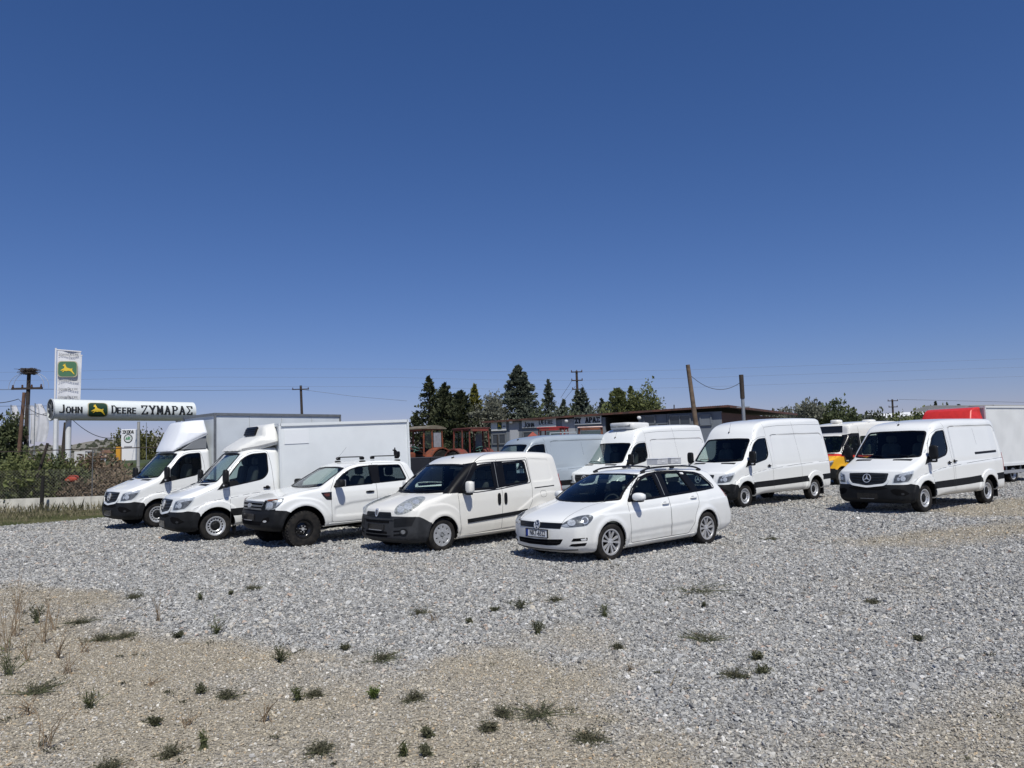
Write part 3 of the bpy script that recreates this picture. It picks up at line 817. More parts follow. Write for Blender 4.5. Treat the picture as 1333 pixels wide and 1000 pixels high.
def cab_features(root, sh, roof, white):
    """everything on the front of the shared cab"""
    k = (roof, len(sh.sil.g))
    P1 = camR((1080, 540), 7.144)
    if k not in _sp_feat:
        f = {}
        lamp = round_poly([(583, 640), (590, 598), (607, 558), (700, 535), (784, 517), (777, 560), (760, 600), (737, 627), (660, 637)], 6, 3)
        f['lamp'] = patch(sh, P1, lamp, .008, .01, 12)
        f['refl'] = patch(sh, P1, round_poly([(592, 634), (598, 598), (613, 563), (700, 541), (776, 524), (770, 560), (752, 597), (730, 622), (660, 632)], 6, 3), .002, .02, 14)
        f['arm'] = patch(sh, P1, round_poly([(700, 541), (776, 524), (772, 548), (720, 560), (640, 580), (650, 556)], 5, 3), .005, .01, 14)
        f['b1'] = patch(sh, P1, [(682 + 24 * math.cos(t), 595 + 24 * math.sin(t)) for t in np.linspace(0, 6.283, 16, endpoint=False)], .006, .02, 14)
        f['b2'] = patch(sh, P1, [(640 + 14 * math.cos(t), 600 + 16 * math.sin(t)) for t in np.linspace(0, 6.283, 14, endpoint=False)], .006, .02, 14)
        gr = round_poly([(-.52, .985), (-.48, .80), (-.40, .735), (0, .69), (.40, .735), (.48, .80), (.52, .985), (0, 1.0)], [.03, .05, .08, .15, .08, .05, .03, .1], 4)
        pz = Proj('yz')
        f['grille'] = patch(sh, pz, gr, .004, .02, .06)
        f['lip'] = [strip(sh, pz, round_poly([(-.56, 1.0), (-.515, .78), (-.42, .705), (0, .655), (.42, .705), (.515, .78), (.56, 1.0)], .06)[6:-6], .05, .014, thick=.03)]
        f['slats'] = [strip(sh, pz, [(-w_, z_), (0, z_ - .02), (w_, z_)], .035, .014, thick=.012) for w_, z_ in ((.45, .935), (.44, .865), (.41, .795))]
        f['vents'] = []
        for q in ([(.36, .30), (.27, .30), (.25, .66), (.30, .66)],):
            q = round_poly([(.165, .28), (.235, .30), (.185, .74), (.085, .74)], .01, 3)
            v = patch(sh, Proj('xy'), q, .003, .01, .08); f['vents'] += [v, mirror(v)]
        f['intake'] = []
        a = patch(sh, P1, round_poly([(562, 705), (600, 690), (690, 700), (745, 735), (700, 755), (630, 752), (585, 735)], 8, 3), .003, .015, 14); f['intake'] += [a, mirror(a)]
        f['intake'].append(patch(sh, pz, round_poly([(-.52, .62), (-.30, .575), (.30, .575), (.52, .62), (.40, .655), (-.40, .655)], .02, 3), .003, .01, .07))
        f['plate'] = patch(sh, pz, round_poly([(-.27, .36), (.27, .36), (.27, .50), (-.27, .50)], .01, 2), .016, .02, .08)
        f['plbar'] = strip(sh, pz, [(-.18, .365), (.18, .365)], .012, .02, thick=.004)
        f['fog'] = patch(sh, P1, [(680 + 16 * math.cos(t), 738 + 10 * math.sin(t)) for t in np.linspace(0, 6.283, 12, endpoint=False)], .006, .01, 14)
        _sp_feat[k] = f
    f = _sp_feat[k]
    for sg in (0, 1):
        mm = mirror if sg else (lambda q: q)
        hl = put('headlight', mm(f['refl']), LAMPDARK, root)
        put('lamp_reflector', [mm(f['b1']), mm(f['b2']), mm(f['arm'])], LAMPSILVER, hl); put('lens', mm(f['lamp']), LENS, hl)
        put('fog_lamp', mm(f['fog']), GREYPL, root)
    g = put('grille', f['grille'], mat('grille_black', (.018, .019, .02), .4), root)
    put('grille_slat', f['slats'], BLACKPL, g)
    put('grille_frame', f['lip'], white, root)
    star_badge(g, sh, 0, .86, .098)
    put('hood_vent', f['vents'], BLACKPL, root)
    put('air_intake', f['intake'], DARKIN, root)
    pl = put('plate_holder', f['plate'], GLOSSBLK, root); put('plate_bar', f['plbar'], GREYLINE, pl)
    # wipers
    b = MB()
    for y0, y1 in ((.75, .05), (.0, -.62)):
        pts = hit(sh, Proj('yz'), [(y0, 1.365), ((y0 + y1) / 2, 1.40), (y1, 1.40)])
        b.tube([tuple(p + np.array([.02, 0, .012])) for p in pts], .009, 6)
    b.build('wiper', SEAL, root, 40)
def van_mirror(root, sg, drop=0.):
    """tall black two-part mirror on an arm"""
    x, z = -.16, 1.47 - drop
    b = MB()
    b.tube([(-.28, sg * .93, 1.33), (-.22, sg * 1.04, 1.33), (x, sg * 1.12, 1.36)], [.035, .030, .028], 8)
    b.add(*superellipsoid((x, sg * 1.13, z), (.11, .205, .33), .5))
    b.add(*superellipsoid((x, sg * 1.12, z - .20), (.10, .17, .11), .5))
    o = b.build('wing_mirror', BLACKPL, root, 60)
    g = MB(); g.box((x - .058, sg * 1.13, z + .01), (.006, .16, .25), bev=.004)
    g.build('mirror_glass', CHROME, o)
    g = MB(); g.add(*superellipsoid((x + .045, sg * 1.15, z - .20), (.03, .08, .035), .6)); g.build('turn_signal', mat('lamp_clear', (.5, .5, .5), .2), o, 60)
def side_features(root, sh, roof, wb, van='A'):
    """gap lines, painted crease shading, handles, rails on both sides"""
    _, parts, door, s1 = _sp_cache[(roof, wb)]
    for sg in (1, -1):
        pr = Proj('xz', sg); L = []
        L.append(strip(sh, pr, door, .007, .0015, True, step=.05))
        e = -wb - 1.0
        if roof != 'cab':
            if sg < 0 or True:
                L.append(strip(sh, pr, [(-2.72, sh.z1 - .12), (-2.83, 1.7), (-2.90, 1.2), (-2.90, .40)] if wb > 3.4 else [(-2.74, 2.04), (-2.80, 1.6)], .006, .0015))
            L.append(strip(sh, pr, [(-1.18, sh.z1 - .13), (-1.24, 2.06)], .006, .0015))
            if roof == 'high': L.append(strip(sh, pr, [(-1.22, 2.33), (-1.9, 2.375), (-3.2, 2.40), (e + .30, 2.40)], .008, .0015))
            L.append(strip(sh, pr, [(e + .06, 1.5), (e + .045, 1.2), (e + .04, .8), (e + .08, .42)], .008, .0015))
            L.append(strip(sh, pr, round_poly([(-1.42, 2.07), (-1.6, 2.105), (e + .42, 2.125), (e + .30, 2.05), (e + .27, 1.95)], .05), .009, .0015))
            L.append(strip(sh, pr, spline([(-1.36, 1.085), (-2.2, 1.135), (-3.2, 1.18), (e + .06, 1.215)]), .009, .0012))  # no joint here: dark strip paints the shading under the belt crease
        L.append(strip(sh, pr, [(-.32, .975), (-.8, 1.05), (-1.34, 1.083)], .008, .0012))  # crease shading painted on across the door and front wing
        L.append(strip(sh, pr, [(.50, .76), (.20, .90), (-.28, .99)][::1], .005, .0012))
        put('panel_line', L, GAP_CREASE, root)
        # black corner at the foot of the window
        put('mirror_base', patch(sh, pr, [(-.01, 1.165), (-.17, 1.37), (-.46, 1.37), (-.52, 1.285), (-.25, 1.225)], .005, .012, .08), BLACKPL, root)
        # handle
        hb = MB(); q = hit(sh, pr, [(-1.16, 1.175)])[0]
        hb.add(*superellipsoid((q[0], q[1] + sg * .022, q[2]), (.17, .035, .035), .5)); hb.add(*superellipsoid((q[0] - .02, q[1] + sg * .004, q[2]), (.08, .02, .085), .6))
        hb.build('door_handle', BLACKPL, root, 50)
        if roof != 'cab':
            tl = patch(sh, pr, round_poly([(e + .09, 1.36), (e + .02, 1.36), (e + .0, .86), (e + .07, .86)], .02, 3), .01, .03, .06)
            put('tail_light', tl, REDLENS, root)
            mk = hit(sh, pr, [(-1.42, .86), (-2.4, .90)])
    # mud flaps
    b = MB()
    for x in ([-.44] + ([-wb - .46] if roof != 'cab' else [])):
        for sg in (1, -1): b.box((x, sg * .84, .33), (.02, .25, .32))
    b.build('mud_flap', BLACKPL, root)
def sprinter(key, name, label, cat, roof, wb, white=None, group=None, h=.027, seats=True, ymir=True):
    x, y, a, z = POSE[key]; white = white or WHITE
    sh, parts, door, s1 = sprinter_mesh(roof, wb, h)
    root = thing(name, label, cat, (x, y, z), a, group)
    m = {'body_shell': white, 'liner': DARKIN, 'front_bumper': BLACKPL, 'hood': white, 'side_strip': BLACKPL, 'rear_strip': BLACKPL, 'door': white, 'door_right': white, 'sliding_door': white}
    for k, d in parts.items():
        part_from({'door_right': 'door', 'rear_strip': 'side_strip'}.get(k, k), d, m[k], root)
    windows(root, sh, [SP_WIN], SP_WS)
    cab_features(root, sh, roof, white)
    side_features(root, sh, roof, wb)
    for sg in (1, -1): van_mirror(root, sg)
    spots = [(0, (1, -1)), (-wb, (1, -1))]
    add_wheels(root, 'steel', .350, .225, .215, spots, .935)
    add_cabin(root, -.08, 1.33, -.72, .98, .80, bulkhead=(-1.40, .7, 1.95) , h=.66)
    # antenna foot on the roof
    q = hit(sh, Proj('yz'), [(0, 2.2 if roof == 'high' else 2.17 if roof == 'low' else 2.1)])[0]
    b = MB(); b.add(*superellipsoid((q[0] - .01, 0, q[2] + .01), (.09, .035, .05), .7)); b.tube([(q[0], 0, q[2]), (q[0] - .12, 0, q[2] + .30)], .003, 5)
    if roof != 'cab': b.build('antenna', SEAL, root, 50)
    return root, sh
# ---------------------------------------------------------------- white estate car
def camV(key, o, s): return Proj('cam', pose=POSE[key], origin=o, scale=s)
def circ(cx, cy, rx, ry, n=16): return [(cx + rx * math.cos(t), cy + ry * math.sin(t)) for t in np.linspace(0, 2 * math.pi, n, endpoint=False)]
def ring_strip(sh, cy, cz, r, w, off, thick=.012):
    return strip(sh, Proj('yz'), circ(cy, cz, r, r, 26), w, off, True, thick=thick, step=.05)
def both(vf): return [vf, mirror(vf)]
def doors(root, sh, lst):
    L = []
    for poly, closed in lst:
        for sg in (1, -1): L.append(strip(sh, Proj('xz', sg), poly, .007, .0015, closed, step=.05))
    put('panel_line', L, GAP_CREASE, root)

def build_golf():
    x, y, a, z = POSE['golf']
    sil = spline([(.55, .17), (.74, .19), (.83, .23), (.86, .30), (.87, .42), (.868, .56), (.855, .64), (.83, .69), (.79, .72), (.66, .775), (.45, .835), (.2, .893), (.0, .935), (-.02, .94), (-.02, .94),
                  (-.25, 1.09), (-.5, 1.215), (-.75, 1.32), (-.98, 1.395), (-1.2, 1.435), (-1.55, 1.455), (-2.0, 1.458), (-2.5, 1.438), (-2.95, 1.395), (-3.13, 1.36), (-3.16, 1.34), (-3.16, 1.34),
                  (-3.32, 1.13), (-3.46, .96), (-3.55, .84), (-3.60, .70), (-3.66, .58), (-3.67, .45), (-3.62, .32), (-3.5, .25), (-3.2, .20), (-2.0, .17), (-1.0, .16)], 5, closed=True)
    w = [(.9, .80), (.7, .84), (.4, .873), (0, .885), (-.8, .892), (-1.8, .895), (-2.7, .888), (-3.2, .845), (-3.65, .80)]
    tz = [(.15, .07), (.24, .035), (.34, .005), (.5, .0), (.75, .0), (.86, .012), (.93, .035), (1.0, .07), (1.1, .115), (1.3, .21), (1.42, .28), (1.48, .32)]
    bow = [(1.1, .22), (.8, .22), (.4, .22), (.0, .28), (-.5, .30), (-1.0, .24), (-1.5, .03), (-1.9, 0), (-2.9, -.05), (-3.2, -.12), (-3.7, -.16)]
    emb = [(round_poly([(.6, .78), (-.5, .775), (-3.6, .865), (-3.6, .1), (.6, .1)], .03), .010, .012),
           (round_poly([(-.45, .42), (-2.2, .47), (-2.3, .3), (-.45, .28)], .05), -.012, .06)]
    sh = Shell(sil, w, tz, bow, .03, [(1, .13), (.6, .10), (.2, .06), (-.4, .04), (-1.2, .10), (-2.5, .10), (-3.1, .07), (-3.7, .12)], emb, [(0, .315, .345), (-2.635, .315, .345)], .018)
    sh.zc = 1.0
    win = [(-.47, .945), (-.70, 1.16), (-.98, 1.32), (-1.27, 1.385), (-1.60, 1.41), (-2.15, 1.40), (-2.62, 1.355), (-2.80, 1.30), (-3.03, 1.10), (-3.03, 1.04), (-2.57, 1.015), (-1.56, .975), (-1.1, .955)]
    f1 = round_poly([(-.54, .955), (-.74, 1.15), (-1.0, 1.30), (-1.28, 1.365), (-1.38, 1.372), (-1.40, .975)], [.01, .1, .1, .1, .03, .03])
    f2 = round_poly([(-1.60, 1.385), (-2.12, 1.378), (-2.30, 1.01), (-1.60, .985)], .03)
    f3 = round_poly([(-2.28, 1.372), (-2.60, 1.335), (-2.76, 1.28), (-2.96, 1.11), (-2.97, 1.05), (-2.47, 1.025)], [.03, .03, .1, .05, .05, .03])
    ws = round_poly([(-.80, .99), (-.45, .955), (0, .945), (.45, .955), (.80, .99), (.60, 1.375), (.3, 1.395), (-.3, 1.395), (-.60, 1.375)], [.03, .01, .01, .01, .03, .05, .1, .1, .05])
    rw = round_poly([(-.58, 1.06), (.58, 1.06), (.50, 1.30), (-.50, 1.30)], .06)
    sh.cav = (-3.45, .05, .48)
    for f in (f1, f2, f3): sh.side_cut(f)
    sh.front_cut(ws, -1.3); sh.front_cut(rw, -9, -2.9)
    fd = round_poly([(-.49, .25), (-.45, .90), (-.47, .945), (-.70, 1.19), (-.98, 1.36), (-1.30, 1.425), (-1.52, 1.43), (-1.55, .96), (-1.57, .27)], [.04, .02, .02, .1, .1, .05, .02, .05, .03])
    rd = round_poly([(-1.56, .27), (-1.55, .96), (-1.52, 1.43), (-2.15, 1.42), (-2.33, 1.20), (-2.43, 1.0), (-2.40, .80), (-2.27, .60), (-2.22, .42), (-2.05, .27)], [.02, .02, .02, .05, .1, .1, .1, .05, .05, .05])
    hood = [(1.0, 0), (1.0, .46), (.72, .62), (.4, .72), (-.02, .76), (-.22, .74), (-.05, .5), (.01, .3), (.02, 0), (.02, -.3), (1.0, -.3)]
    cond_h = lambda c, n: (n[:, 2] > .4) & (c[:, 2] > .68) & (c[:, 2] < 1.0)
    bump = [(.40, .1), (.36, .55), (.45, .62), (.60, .655), (.82, .655), (1.2, .655), (1.2, .1)]
    regs = [('front_bumper', 'xz', bump, anyw), ('hood', 'xy', hood, cond_h),
            ('front_door', 'xz', fd, side_left), ('front_door_right', 'xz', fd, side_right), ('rear_door', 'xz', rd, side_left), ('rear_door_right', 'xz', rd, side_right),
            ('tailgate', 'xz', [(-3.14, 1.6), (-3.16, 1.36), (-3.34, 1.0), (-3.45, .9), (-3.5, .62), (-4, .60), (-4, 1.6)], lambda c, n: np.abs(c[:, 1]) < .66)]
    parts = split_shell(sh, regs, .022)
    root = thing('estate_car', 'white estate car with black roof rails and number plate, nearest the camera', 'car', (x, y, z), a)
    for k, d in parts.items(): part_from(k.replace('_right', ''), d, DARKIN if k == 'liner' else WHITE, root)
    # glass
    for sg in (1, -1):
        pr = Proj('xz', sg)
        fr = put('window_frame', [strip(sh, pr, round_poly(win, .03), .024, .003, True, thick=.015)] + [strip(sh, pr, f, .042, .0028, True, thick=.012) for f in (f1, f2, f3)] + [
                             patch(sh, pr, [(-1.39, .965), (-1.38, 1.398), (-1.62, 1.405), (-1.61, .975)], .007, .012, .08),
                             patch(sh, pr, [(-2.10, 1.402), (-2.31, 1.392), (-2.50, 1.02), (-2.31, 1.005)], .007, .012, .08),
                             patch(sh, pr, [(-.47, .945), (-.60, 1.06), (-.60, .952)], .002, .012, .08)], SEAL, root)
        for f in (f1, f2, f3): put('side_window', patch(sh, pr, f, -.006, .006, .07), GLASS if f is not f3 else glass_mat('smoke_glass', (.58, .66, .64)), root)
        put('window_trim', [strip(sh, pr, [(-1.47, 1.37), (-1.475, .99)], .012, .008)], GREYLINE, fr)
    g = put('windshield', patch(sh, Proj('yz'), ws, -.004, .006, .07), GLASS, root); put('windshield_seal', strip(sh, Proj('yz'), ws, .04, .002, True, thick=.02), SEAL, g)
    V, F_ = patch_back(sh, rw); put('rear_window', (V, F_), GLASS, root)
    # seams and sills
    doors(root, sh, [(fd, True), (rd, True)])
    P1, P2 = camV('golf', (660, 590), 6.667), camV('golf', (800, 590), 6.667)
    put('hood_seam', both(strip(sh, P1, spline([(455, 642), (520, 560), (640, 490), (760, 445), (900, 410), (965, 392)]), .007, .0015)), GAP_CREASE, root)
    # lamps, grille, badge, plate
    lamp = spline([(455, 632), (500, 600), (560, 570), (620, 548), (690, 537), (730, 540), (748, 556), (735, 585), (710, 612), (680, 632), (600, 642), (520, 645), (455, 632)], 3)[:-1]
    hl_ = patch(sh, P1, lamp, .007, .015, 10)
    rf = patch(sh, P1, lamp, .001, .01, 10)
    b1 = patch(sh, P1, circ(676, 585, 31, 32), .006, .02, 12); b2 = patch(sh, P1, circ(560, 605, 36, 28), .005, .02, 12)
    b1i = patch(sh, P1, circ(676, 585, 22, 23), .008, .02, 12)
    b3 = patch(sh, P1, [(470, 632), (520, 612), (540, 640), (500, 640)], .005, .01, 12)
    for mm in (lambda q: q, mirror):
        hl = put('headlight', mm(rf), LAMPDARK, root)
        put('lamp_reflector', [mm(b2), mm(b3)], LAMPSILVER, hl); put('lamp_ring', mm(b1), CHROME, hl); put('projector_lens', mm(b1i), mat('projector_glass', (.12, .13, .15), .05, coat=1), hl)
        put('lens', mm(hl_), LENS, hl)
    pz = Proj('yz')
    gr = put('grille', patch(sh, pz, round_poly([(-.50, .575), (-.53, .668), (.53, .668), (.50, .575)], .012, 3), .003, .02, .06), mat('grille_black', (.018, .019, .02), .4), root)
    put('grille_slat', [strip(sh, pz, [(-.5, zz), (.5, zz)], .012, .010, thick=.01) for zz in (.60, .625, .65)], BLACKPL, gr)
    em = put('emblem', [patch(sh, pz, circ(0, .622, .068, .068, 24), .012, .02, .04)], mat('badge_blue_grey', (.07, .09, .13), .2, metal=.5), gr)
    put('emblem_ring', [ring_strip(sh, 0, .622, .066, .009, .022), strip(sh, pz, [(-.040, .672), (0, .626), (.040, .672)][0:3], .010, .020, thick=.008),
                        strip(sh, pz, [(-.062, .640), (-.028, .572), (0, .612), (.028, .572), (.062, .640)], .010, .020, thick=.008)], CHROME, em)
    put('lower_grille', patch(sh, P1, round_poly([(106, 720), (240, 742), (350, 748), (486, 748), (462, 790), (430, 800), (350, 800), (200, 785), (112, 762)], 5, 3), .002, .02, 12), DARKIN, root)
    put('lower_grille_slat', [strip(sh, P1, [(112, 745), (300, 770), (465, 775)], .008, .006, thick=.004)], BLACKPL, root)
    put('fog_lamp_recess', both(patch(sh, P1, round_poly([(558, 768), (575, 742), (700, 734), (698, 760), (620, 766)], 4, 3), .002, .02, 12)) + both(patch(sh, P1, round_poly([(538, 808), (560, 790), (694, 778), (680, 804), (600, 812)], 4, 3), .002, .02, 12)), DARKIN, root)
    put('fog_lamp', both(patch(sh, P1, round_poly([(640, 745), (690, 741), (688, 757), (645, 760)], 3, 3), .006, .01, 12)), LAMPSILVER, root)
    put('bumper_lip', [strip(sh, pz, [(-.76, .245), (-.5, .228), (0, .222), (.5, .228), (.76, .245)], .022, .004, thick=.02)], BLACKPL, root)
    pl = MB(); pl.box((.885, 0, .487), (.012, .53, .125), bev=.004)
    plo = pl.build('number_plate', mat('plate_white', (.75, .76, .76), .4), root)
    pb = MB(); pb.box((.891, 0, .487), (.004, .52, .115)); 
    bb = MB(); bb.box((.8925, -.238, .487), (.004, .045, .112)); bb.build('plate_band', mat('plate_blue', (.01, .04, .25), .4), plo)
    fr = MB()
    for (yy, zz, dy, dz) in ((0, .552, .55, .012), (0, .422, .55, .012), (-.27, .487, .012, .14), (.27, .487, .012, .14)): fr.box((.886, yy, zz), (.02, dy, dz))
    fr.build('plate_frame', BLACKPL, plo)
    Mt = Matrix.Translation((.8925, .022, .487)) @ Matrix(((0, 0, 1, 0), (1, 0, 0, 0), (0, 1, 0, 0), (0, 0, 0, 1)))
    plate_text('NKT-6522', plo, Mt @ Matrix.Diagonal((.80, 1.15, 1, 1)), .112, mat('plate_ink', (.01, .01, .012), .5))
    # mirrors, handles, rails, boxes, sill
    for sg in (1, -1):
        b = MB(); b.add(*superellipsoid((-.60, sg * .99, 1.02), (.15, .245, .145), .8, rot=Matrix.Rotation(sg * .15, 3, 'Z')))
        mo = b.build('wing_mirror', WHITE, root, 70)
        b = MB(); b.add(*superellipsoid((-.61, sg * .97, .955), (.13, .22, .05), .8)); b.bar((-.60, sg * .84, .96), (-.60, sg * .95, .965), .05, .03); b.build('mirror_foot', BLACKPL, mo, 60)
        b = MB(); b.add(*superellipsoid((-.672, sg * .99, 1.02), (.012, .19, .11), .6)); b.build('mirror_glass', CHROME, mo, 60)
        for hx, hz in ((-1.42, .855), (-2.25, .905)):
            q = hit(sh, Proj('xz', sg), [(hx, hz)])[0]; b = MB()
            b.add(*superellipsoid((q[0], q[1] + sg * .022, q[2]), (.19, .028, .032), .6)); b.build('door_handle', WHITE, root, 60)
            b = MB(); b.add(*superellipsoid((q[0], q[1] - sg * .002, q[2] - .004), (.11, .012, .062), .8)); b.build('handle_recess', GREYLINE, root, 60)
        rp = [(-1.13, 1.415), (-1.22, 1.452), (-1.45, 1.485), (-2.0, 1.495), (-2.5, 1.475), (-2.75, 1.44), (-2.90, 1.395)]
        b = MB(); b.tube([(px, sg * (.585 + .03 * math.sin(math.pi * (px + 1.13) / -1.77)), pz_) for px, pz_ in spline(rp, 4)], [.012] + [.017] * (len(spline(rp, 4)) - 2) + [.012], 8)
        for px, pz_ in ((-1.19, 1.425), (-2.02, 1.475), (-2.82, 1.40)): b.add(*superellipsoid((px, sg * .59, pz_), (.13, .035, .05), .6))
        b.build('roof_rail', GLOSSBLK, root, 50)
        put('sill', strip(sh, Proj('xz', sg), [(-.40, .225), (-1.2, .235), (-2.22, .25)], .030, .012, thick=.02), WHITE, root)
        tl = patch(sh, Proj('xz', sg), round_poly([(-3.30, 1.0), (-3.34, .86), (-3.62, .82), (-3.52, .97)], .02, 3), .006, .02, .05); put('tail_light', tl, REDLENS, root)
        put('reflector_side', patch(sh, Proj('xz', sg), round_poly([(-3.2, .46), (-3.5, .50), (-3.5, .47), (-3.2, .43)], .01, 2), .004, .01, .06), REDLENS, root) if False else None
    b = MB(); b.box((-3.66, 0, .48), (.02, 1.3, .04)); 
    add_wheels(root, 'alloy', .316, .205, .212, [(0, (1, -1)), (-2.635, (1, -1))], .88, steer=.03)
    add_cabin(root, -.18, .98, -1.15, .42, .66, rear=-2.05, h=.55)
    b = MB(); b.box((0, 0, 0), (.03, .20, .06)); mm = b.build('rear_view_mirror', SEATM, root, loc=(-.80, 0, 1.27))
    for bx, by, nm in ((-1.72, .50, 'pale grey plastic box nearer the front of the estate car roof'), (-2.14, .48, 'pale grey plastic box behind the other one on the estate car roof')):
        b = MB(); b.box((0, 0, 0), (.32, .26, .11), bev=.012)
        c_ = math.cos(a); s_ = math.sin(a)
        o = b.build('plastic_box', mat('pale_plastic', (.55, .56, .58), .45, noise=.2), None, 30, loc=(x + c_ * bx - s_ * by, y + s_ * bx + c_ * by, z + 1.585))
        b = MB(); b.box((0, 0, .058), (.33, .27, .012), bev=.004); b.box((0, .132, .0), (.09, .008, .03)); b.build('box_lid', mat('pale_plastic_lid', (.62, .63, .64), .4), o, 30)
        o.rotation_euler = (0, 0, a + .06); tag(o, nm, 'box', 'boxes on the estate car roof')
    return root
def patch_back(sh, poly):
    """a pane on the rear face"""
    P = dense(poly, .07); a = np.array(P); lo, hi = a.min(0), a.max(0)
    gx, gy = np.meshgrid(np.arange(lo[0] + .05, hi[0], .1), np.arange(lo[1] + .05, hi[1], .1)); g = np.stack([gx.ravel(), gy.ravel()], 1)
    g = g[poly_sd(P, g[:, 0], g[:, 1]) < -.03]
    v2, _, fs, _, _, _ = delaunay_2d_cdt([Vector(p) for p in P] + [Vector(p) for p in g], [], [list(range(len(P)))], 1, 1e-6)
    q = np.array([(p.x, p.y) for p in v2]); n = len(q)
    O = np.stack([np.full(n, sh.x0 - 1), q[:, 0], q[:, 1]], 1); D = np.tile([1., 0, 0], (n, 1))
    X = sh.trace(O, D); X[:, 0] += .004
    F_ = [tuple(reversed(f)) for f in fs]
    return X, F_

# ---------------------------------------------------------------- warm white small van (passenger-cargo)
def build_fiat():
    x, y, a, z = POSE['fiat']
    sil = spline([(.60, .20), (.80, .23), (.90, .28), (.925, .36), (.92, .50), (.91, .62), (.895, .70), (.885, .78), (.865, .84), (.80, .89), (.66, .945), (.45, 1.005), (.25, 1.055), (.08, 1.09), (.08, 1.09),
                  (-.18, 1.285), (-.45, 1.475), (-.70, 1.63), (-.90, 1.725), (-1.1, 1.785), (-1.4, 1.83), (-1.8, 1.855), (-2.4, 1.86), (-3.0, 1.835), (-3.22, 1.81), (-3.33, 1.76), (-3.38, 1.6), (-3.43, 1.25), (-3.47, .9), (-3.50, .62), (-3.50, .40), (-3.42, .27), (-3.1, .22), (-2, .2), (-1, .19)], 5, closed=True)
    w = [(1.0, .84), (.7, .87), (.4, .90), (0, .913), (-.8, .915), (-3.0, .91), (-3.5, .87)]
    tz = [(.18, .05), (.28, .02), (.42, .0), (.9, .0), (1.05, .012), (1.15, .035), (1.3, .065), (1.6, .125), (1.75, .165), (1.88, .21)]
    bow = [(1.1, .22), (.9, .22), (.5, .26), (.0, .30), (-.5, .24), (-.9, .18), (-1.3, .03), (-1.7, 0), (-3.0, -.0), (-3.5, -.06)]
    emb = [(round_poly([(-2.46, 1.20), (-2.42, 1.70), (-3.05, 1.665), (-3.13, 1.25), (-3.05, 1.21)], .07), -.012, .03),
           (round_poly([(-1.9, .60), (-2.2, .74), (-2.5, .92), (-2.9, .97), (-3.35, .92), (-3.45, .3), (-1.9, .3)], .15), .012, .03),
           (round_poly([(.6, .80), (.3, .90), (-.1, .90), (-.40, .75), (-.45, .3), (.6, .3)], .15), .014, .03)]
    sh = Shell(sil, w, tz, bow, .05, [(1, .10), (.6, .10), (.2, .08), (-.3, .05), (-.9, .09), (-1.5, .12), (-3, .12), (-3.5, .09)], emb, [(0, .32, .355), (-2.68, .32, .355)], .015)
    sh.zc = 1.2
    f1 = round_poly([(-.52, 1.135), (-.66, 1.26), (-.88, 1.50), (-.95, 1.565), (-1.10, 1.60), (-1.37, 1.615), (-1.39, 1.125)], [.02, .05, .1, .05, .05, .03, .03])
    f2 = round_poly([(-1.66, 1.615), (-2.30, 1.635), (-2.34, 1.215), (-1.66, 1.155)], .05)
    win = round_poly([(-.40, 1.085), (-.62, 1.30), (-.90, 1.60), (-1.0, 1.64), (-1.4, 1.655), (-2.37, 1.67), (-2.41, 1.185), (-1.5, 1.10), (-.9, 1.07)], [.01, .05, .05, .05, .05, .03, .04, .05, .05])
    ws = round_poly([(-.81, 1.13), (-.4, 1.105), (0, 1.098), (.4, 1.105), (.81, 1.13), (.69, 1.605), (.35, 1.63), (-.35, 1.63), (-.69, 1.605)], [.03, .01, .01, .01, .03, .05, .1, .1, .05])
    rw = round_poly([(-.62, 1.15), (.62, 1.15), (.56, 1.60), (-.56, 1.60)], .06)
    sh.cav = (-3.30, .12, .50)
    for f in (f1, f2): sh.side_cut(f)
    sh.front_cut(ws, -1.2); sh.front_cut(rw, -9, -3.1)
    fd = round_poly([(-.42, .26), (-.40, .9), (-.38, 1.06), (-.60, 1.30), (-.90, 1.64), (-1.10, 1.70), (-1.52, 1.705), (-1.55, 1.1), (-1.56, .9), (-1.50, .30)], [.03, .02, .02, .1, .1, .1, .03, .02, .05, .03])
    rd = round_poly([(-1.50, .30), (-1.56, .9), (-1.55, 1.1), (-1.52, 1.705), (-2.41, 1.715), (-2.43, 1.1), (-2.40, .80), (-2.26, .60), (-2.22, .32)], .03)
    hood = [(1.2, -.3), (1.2, .40), (.80, .42), (.62, .52), (.42, .68), (.10, .80), (-.30, .87), (-.24, .80), (-.05, .55), (.06, .3), (.085, 0), (.085, -.3)]
    cond_h = lambda c, n: (n[:, 2] > .35) & (c[:, 2] > .84) & (c[:, 2] < 1.14)
    bump = [(.36, .1), (.28, .56), (.46, .66), (.55, .70), (.80, .715), (1.3, .715), (1.3, .1)]
    regs = [('pillar', 'xz', [(-.02, 1.02), (-.20, 1.16), (-.50, 1.405), (-.80, 1.635), (-.97, 1.672), (-1.0, 1.66), (-.99, 1.60), (-.70, 1.30), (-.46, 1.07)], lambda c, n: (np.abs(c[:, 1]) > .52) & (c[:, 2] > 1.085)), ('front_bumper', 'xz', bump, anyw), ('hood', 'xy', hood, cond_h), ('door', 'xz', fd, side_left), ('door_right', 'xz', fd, side_right), ('sliding_door', 'xz', rd, side_left), ('sliding_door_right', 'xz', rd, side_right)]
    parts = split_shell(sh, regs, .023)
    root = thing('compact_van', 'warm white compact van with dark grey bumper between pickup and estate car', 'van', (x, y, z), a)
    for k, d in parts.items(): part_from(k.replace('_right', ''), d, DARKIN if k == 'liner' else GREYPL if k == 'front_bumper' else SEAL if k == 'pillar' else CREAM, root)
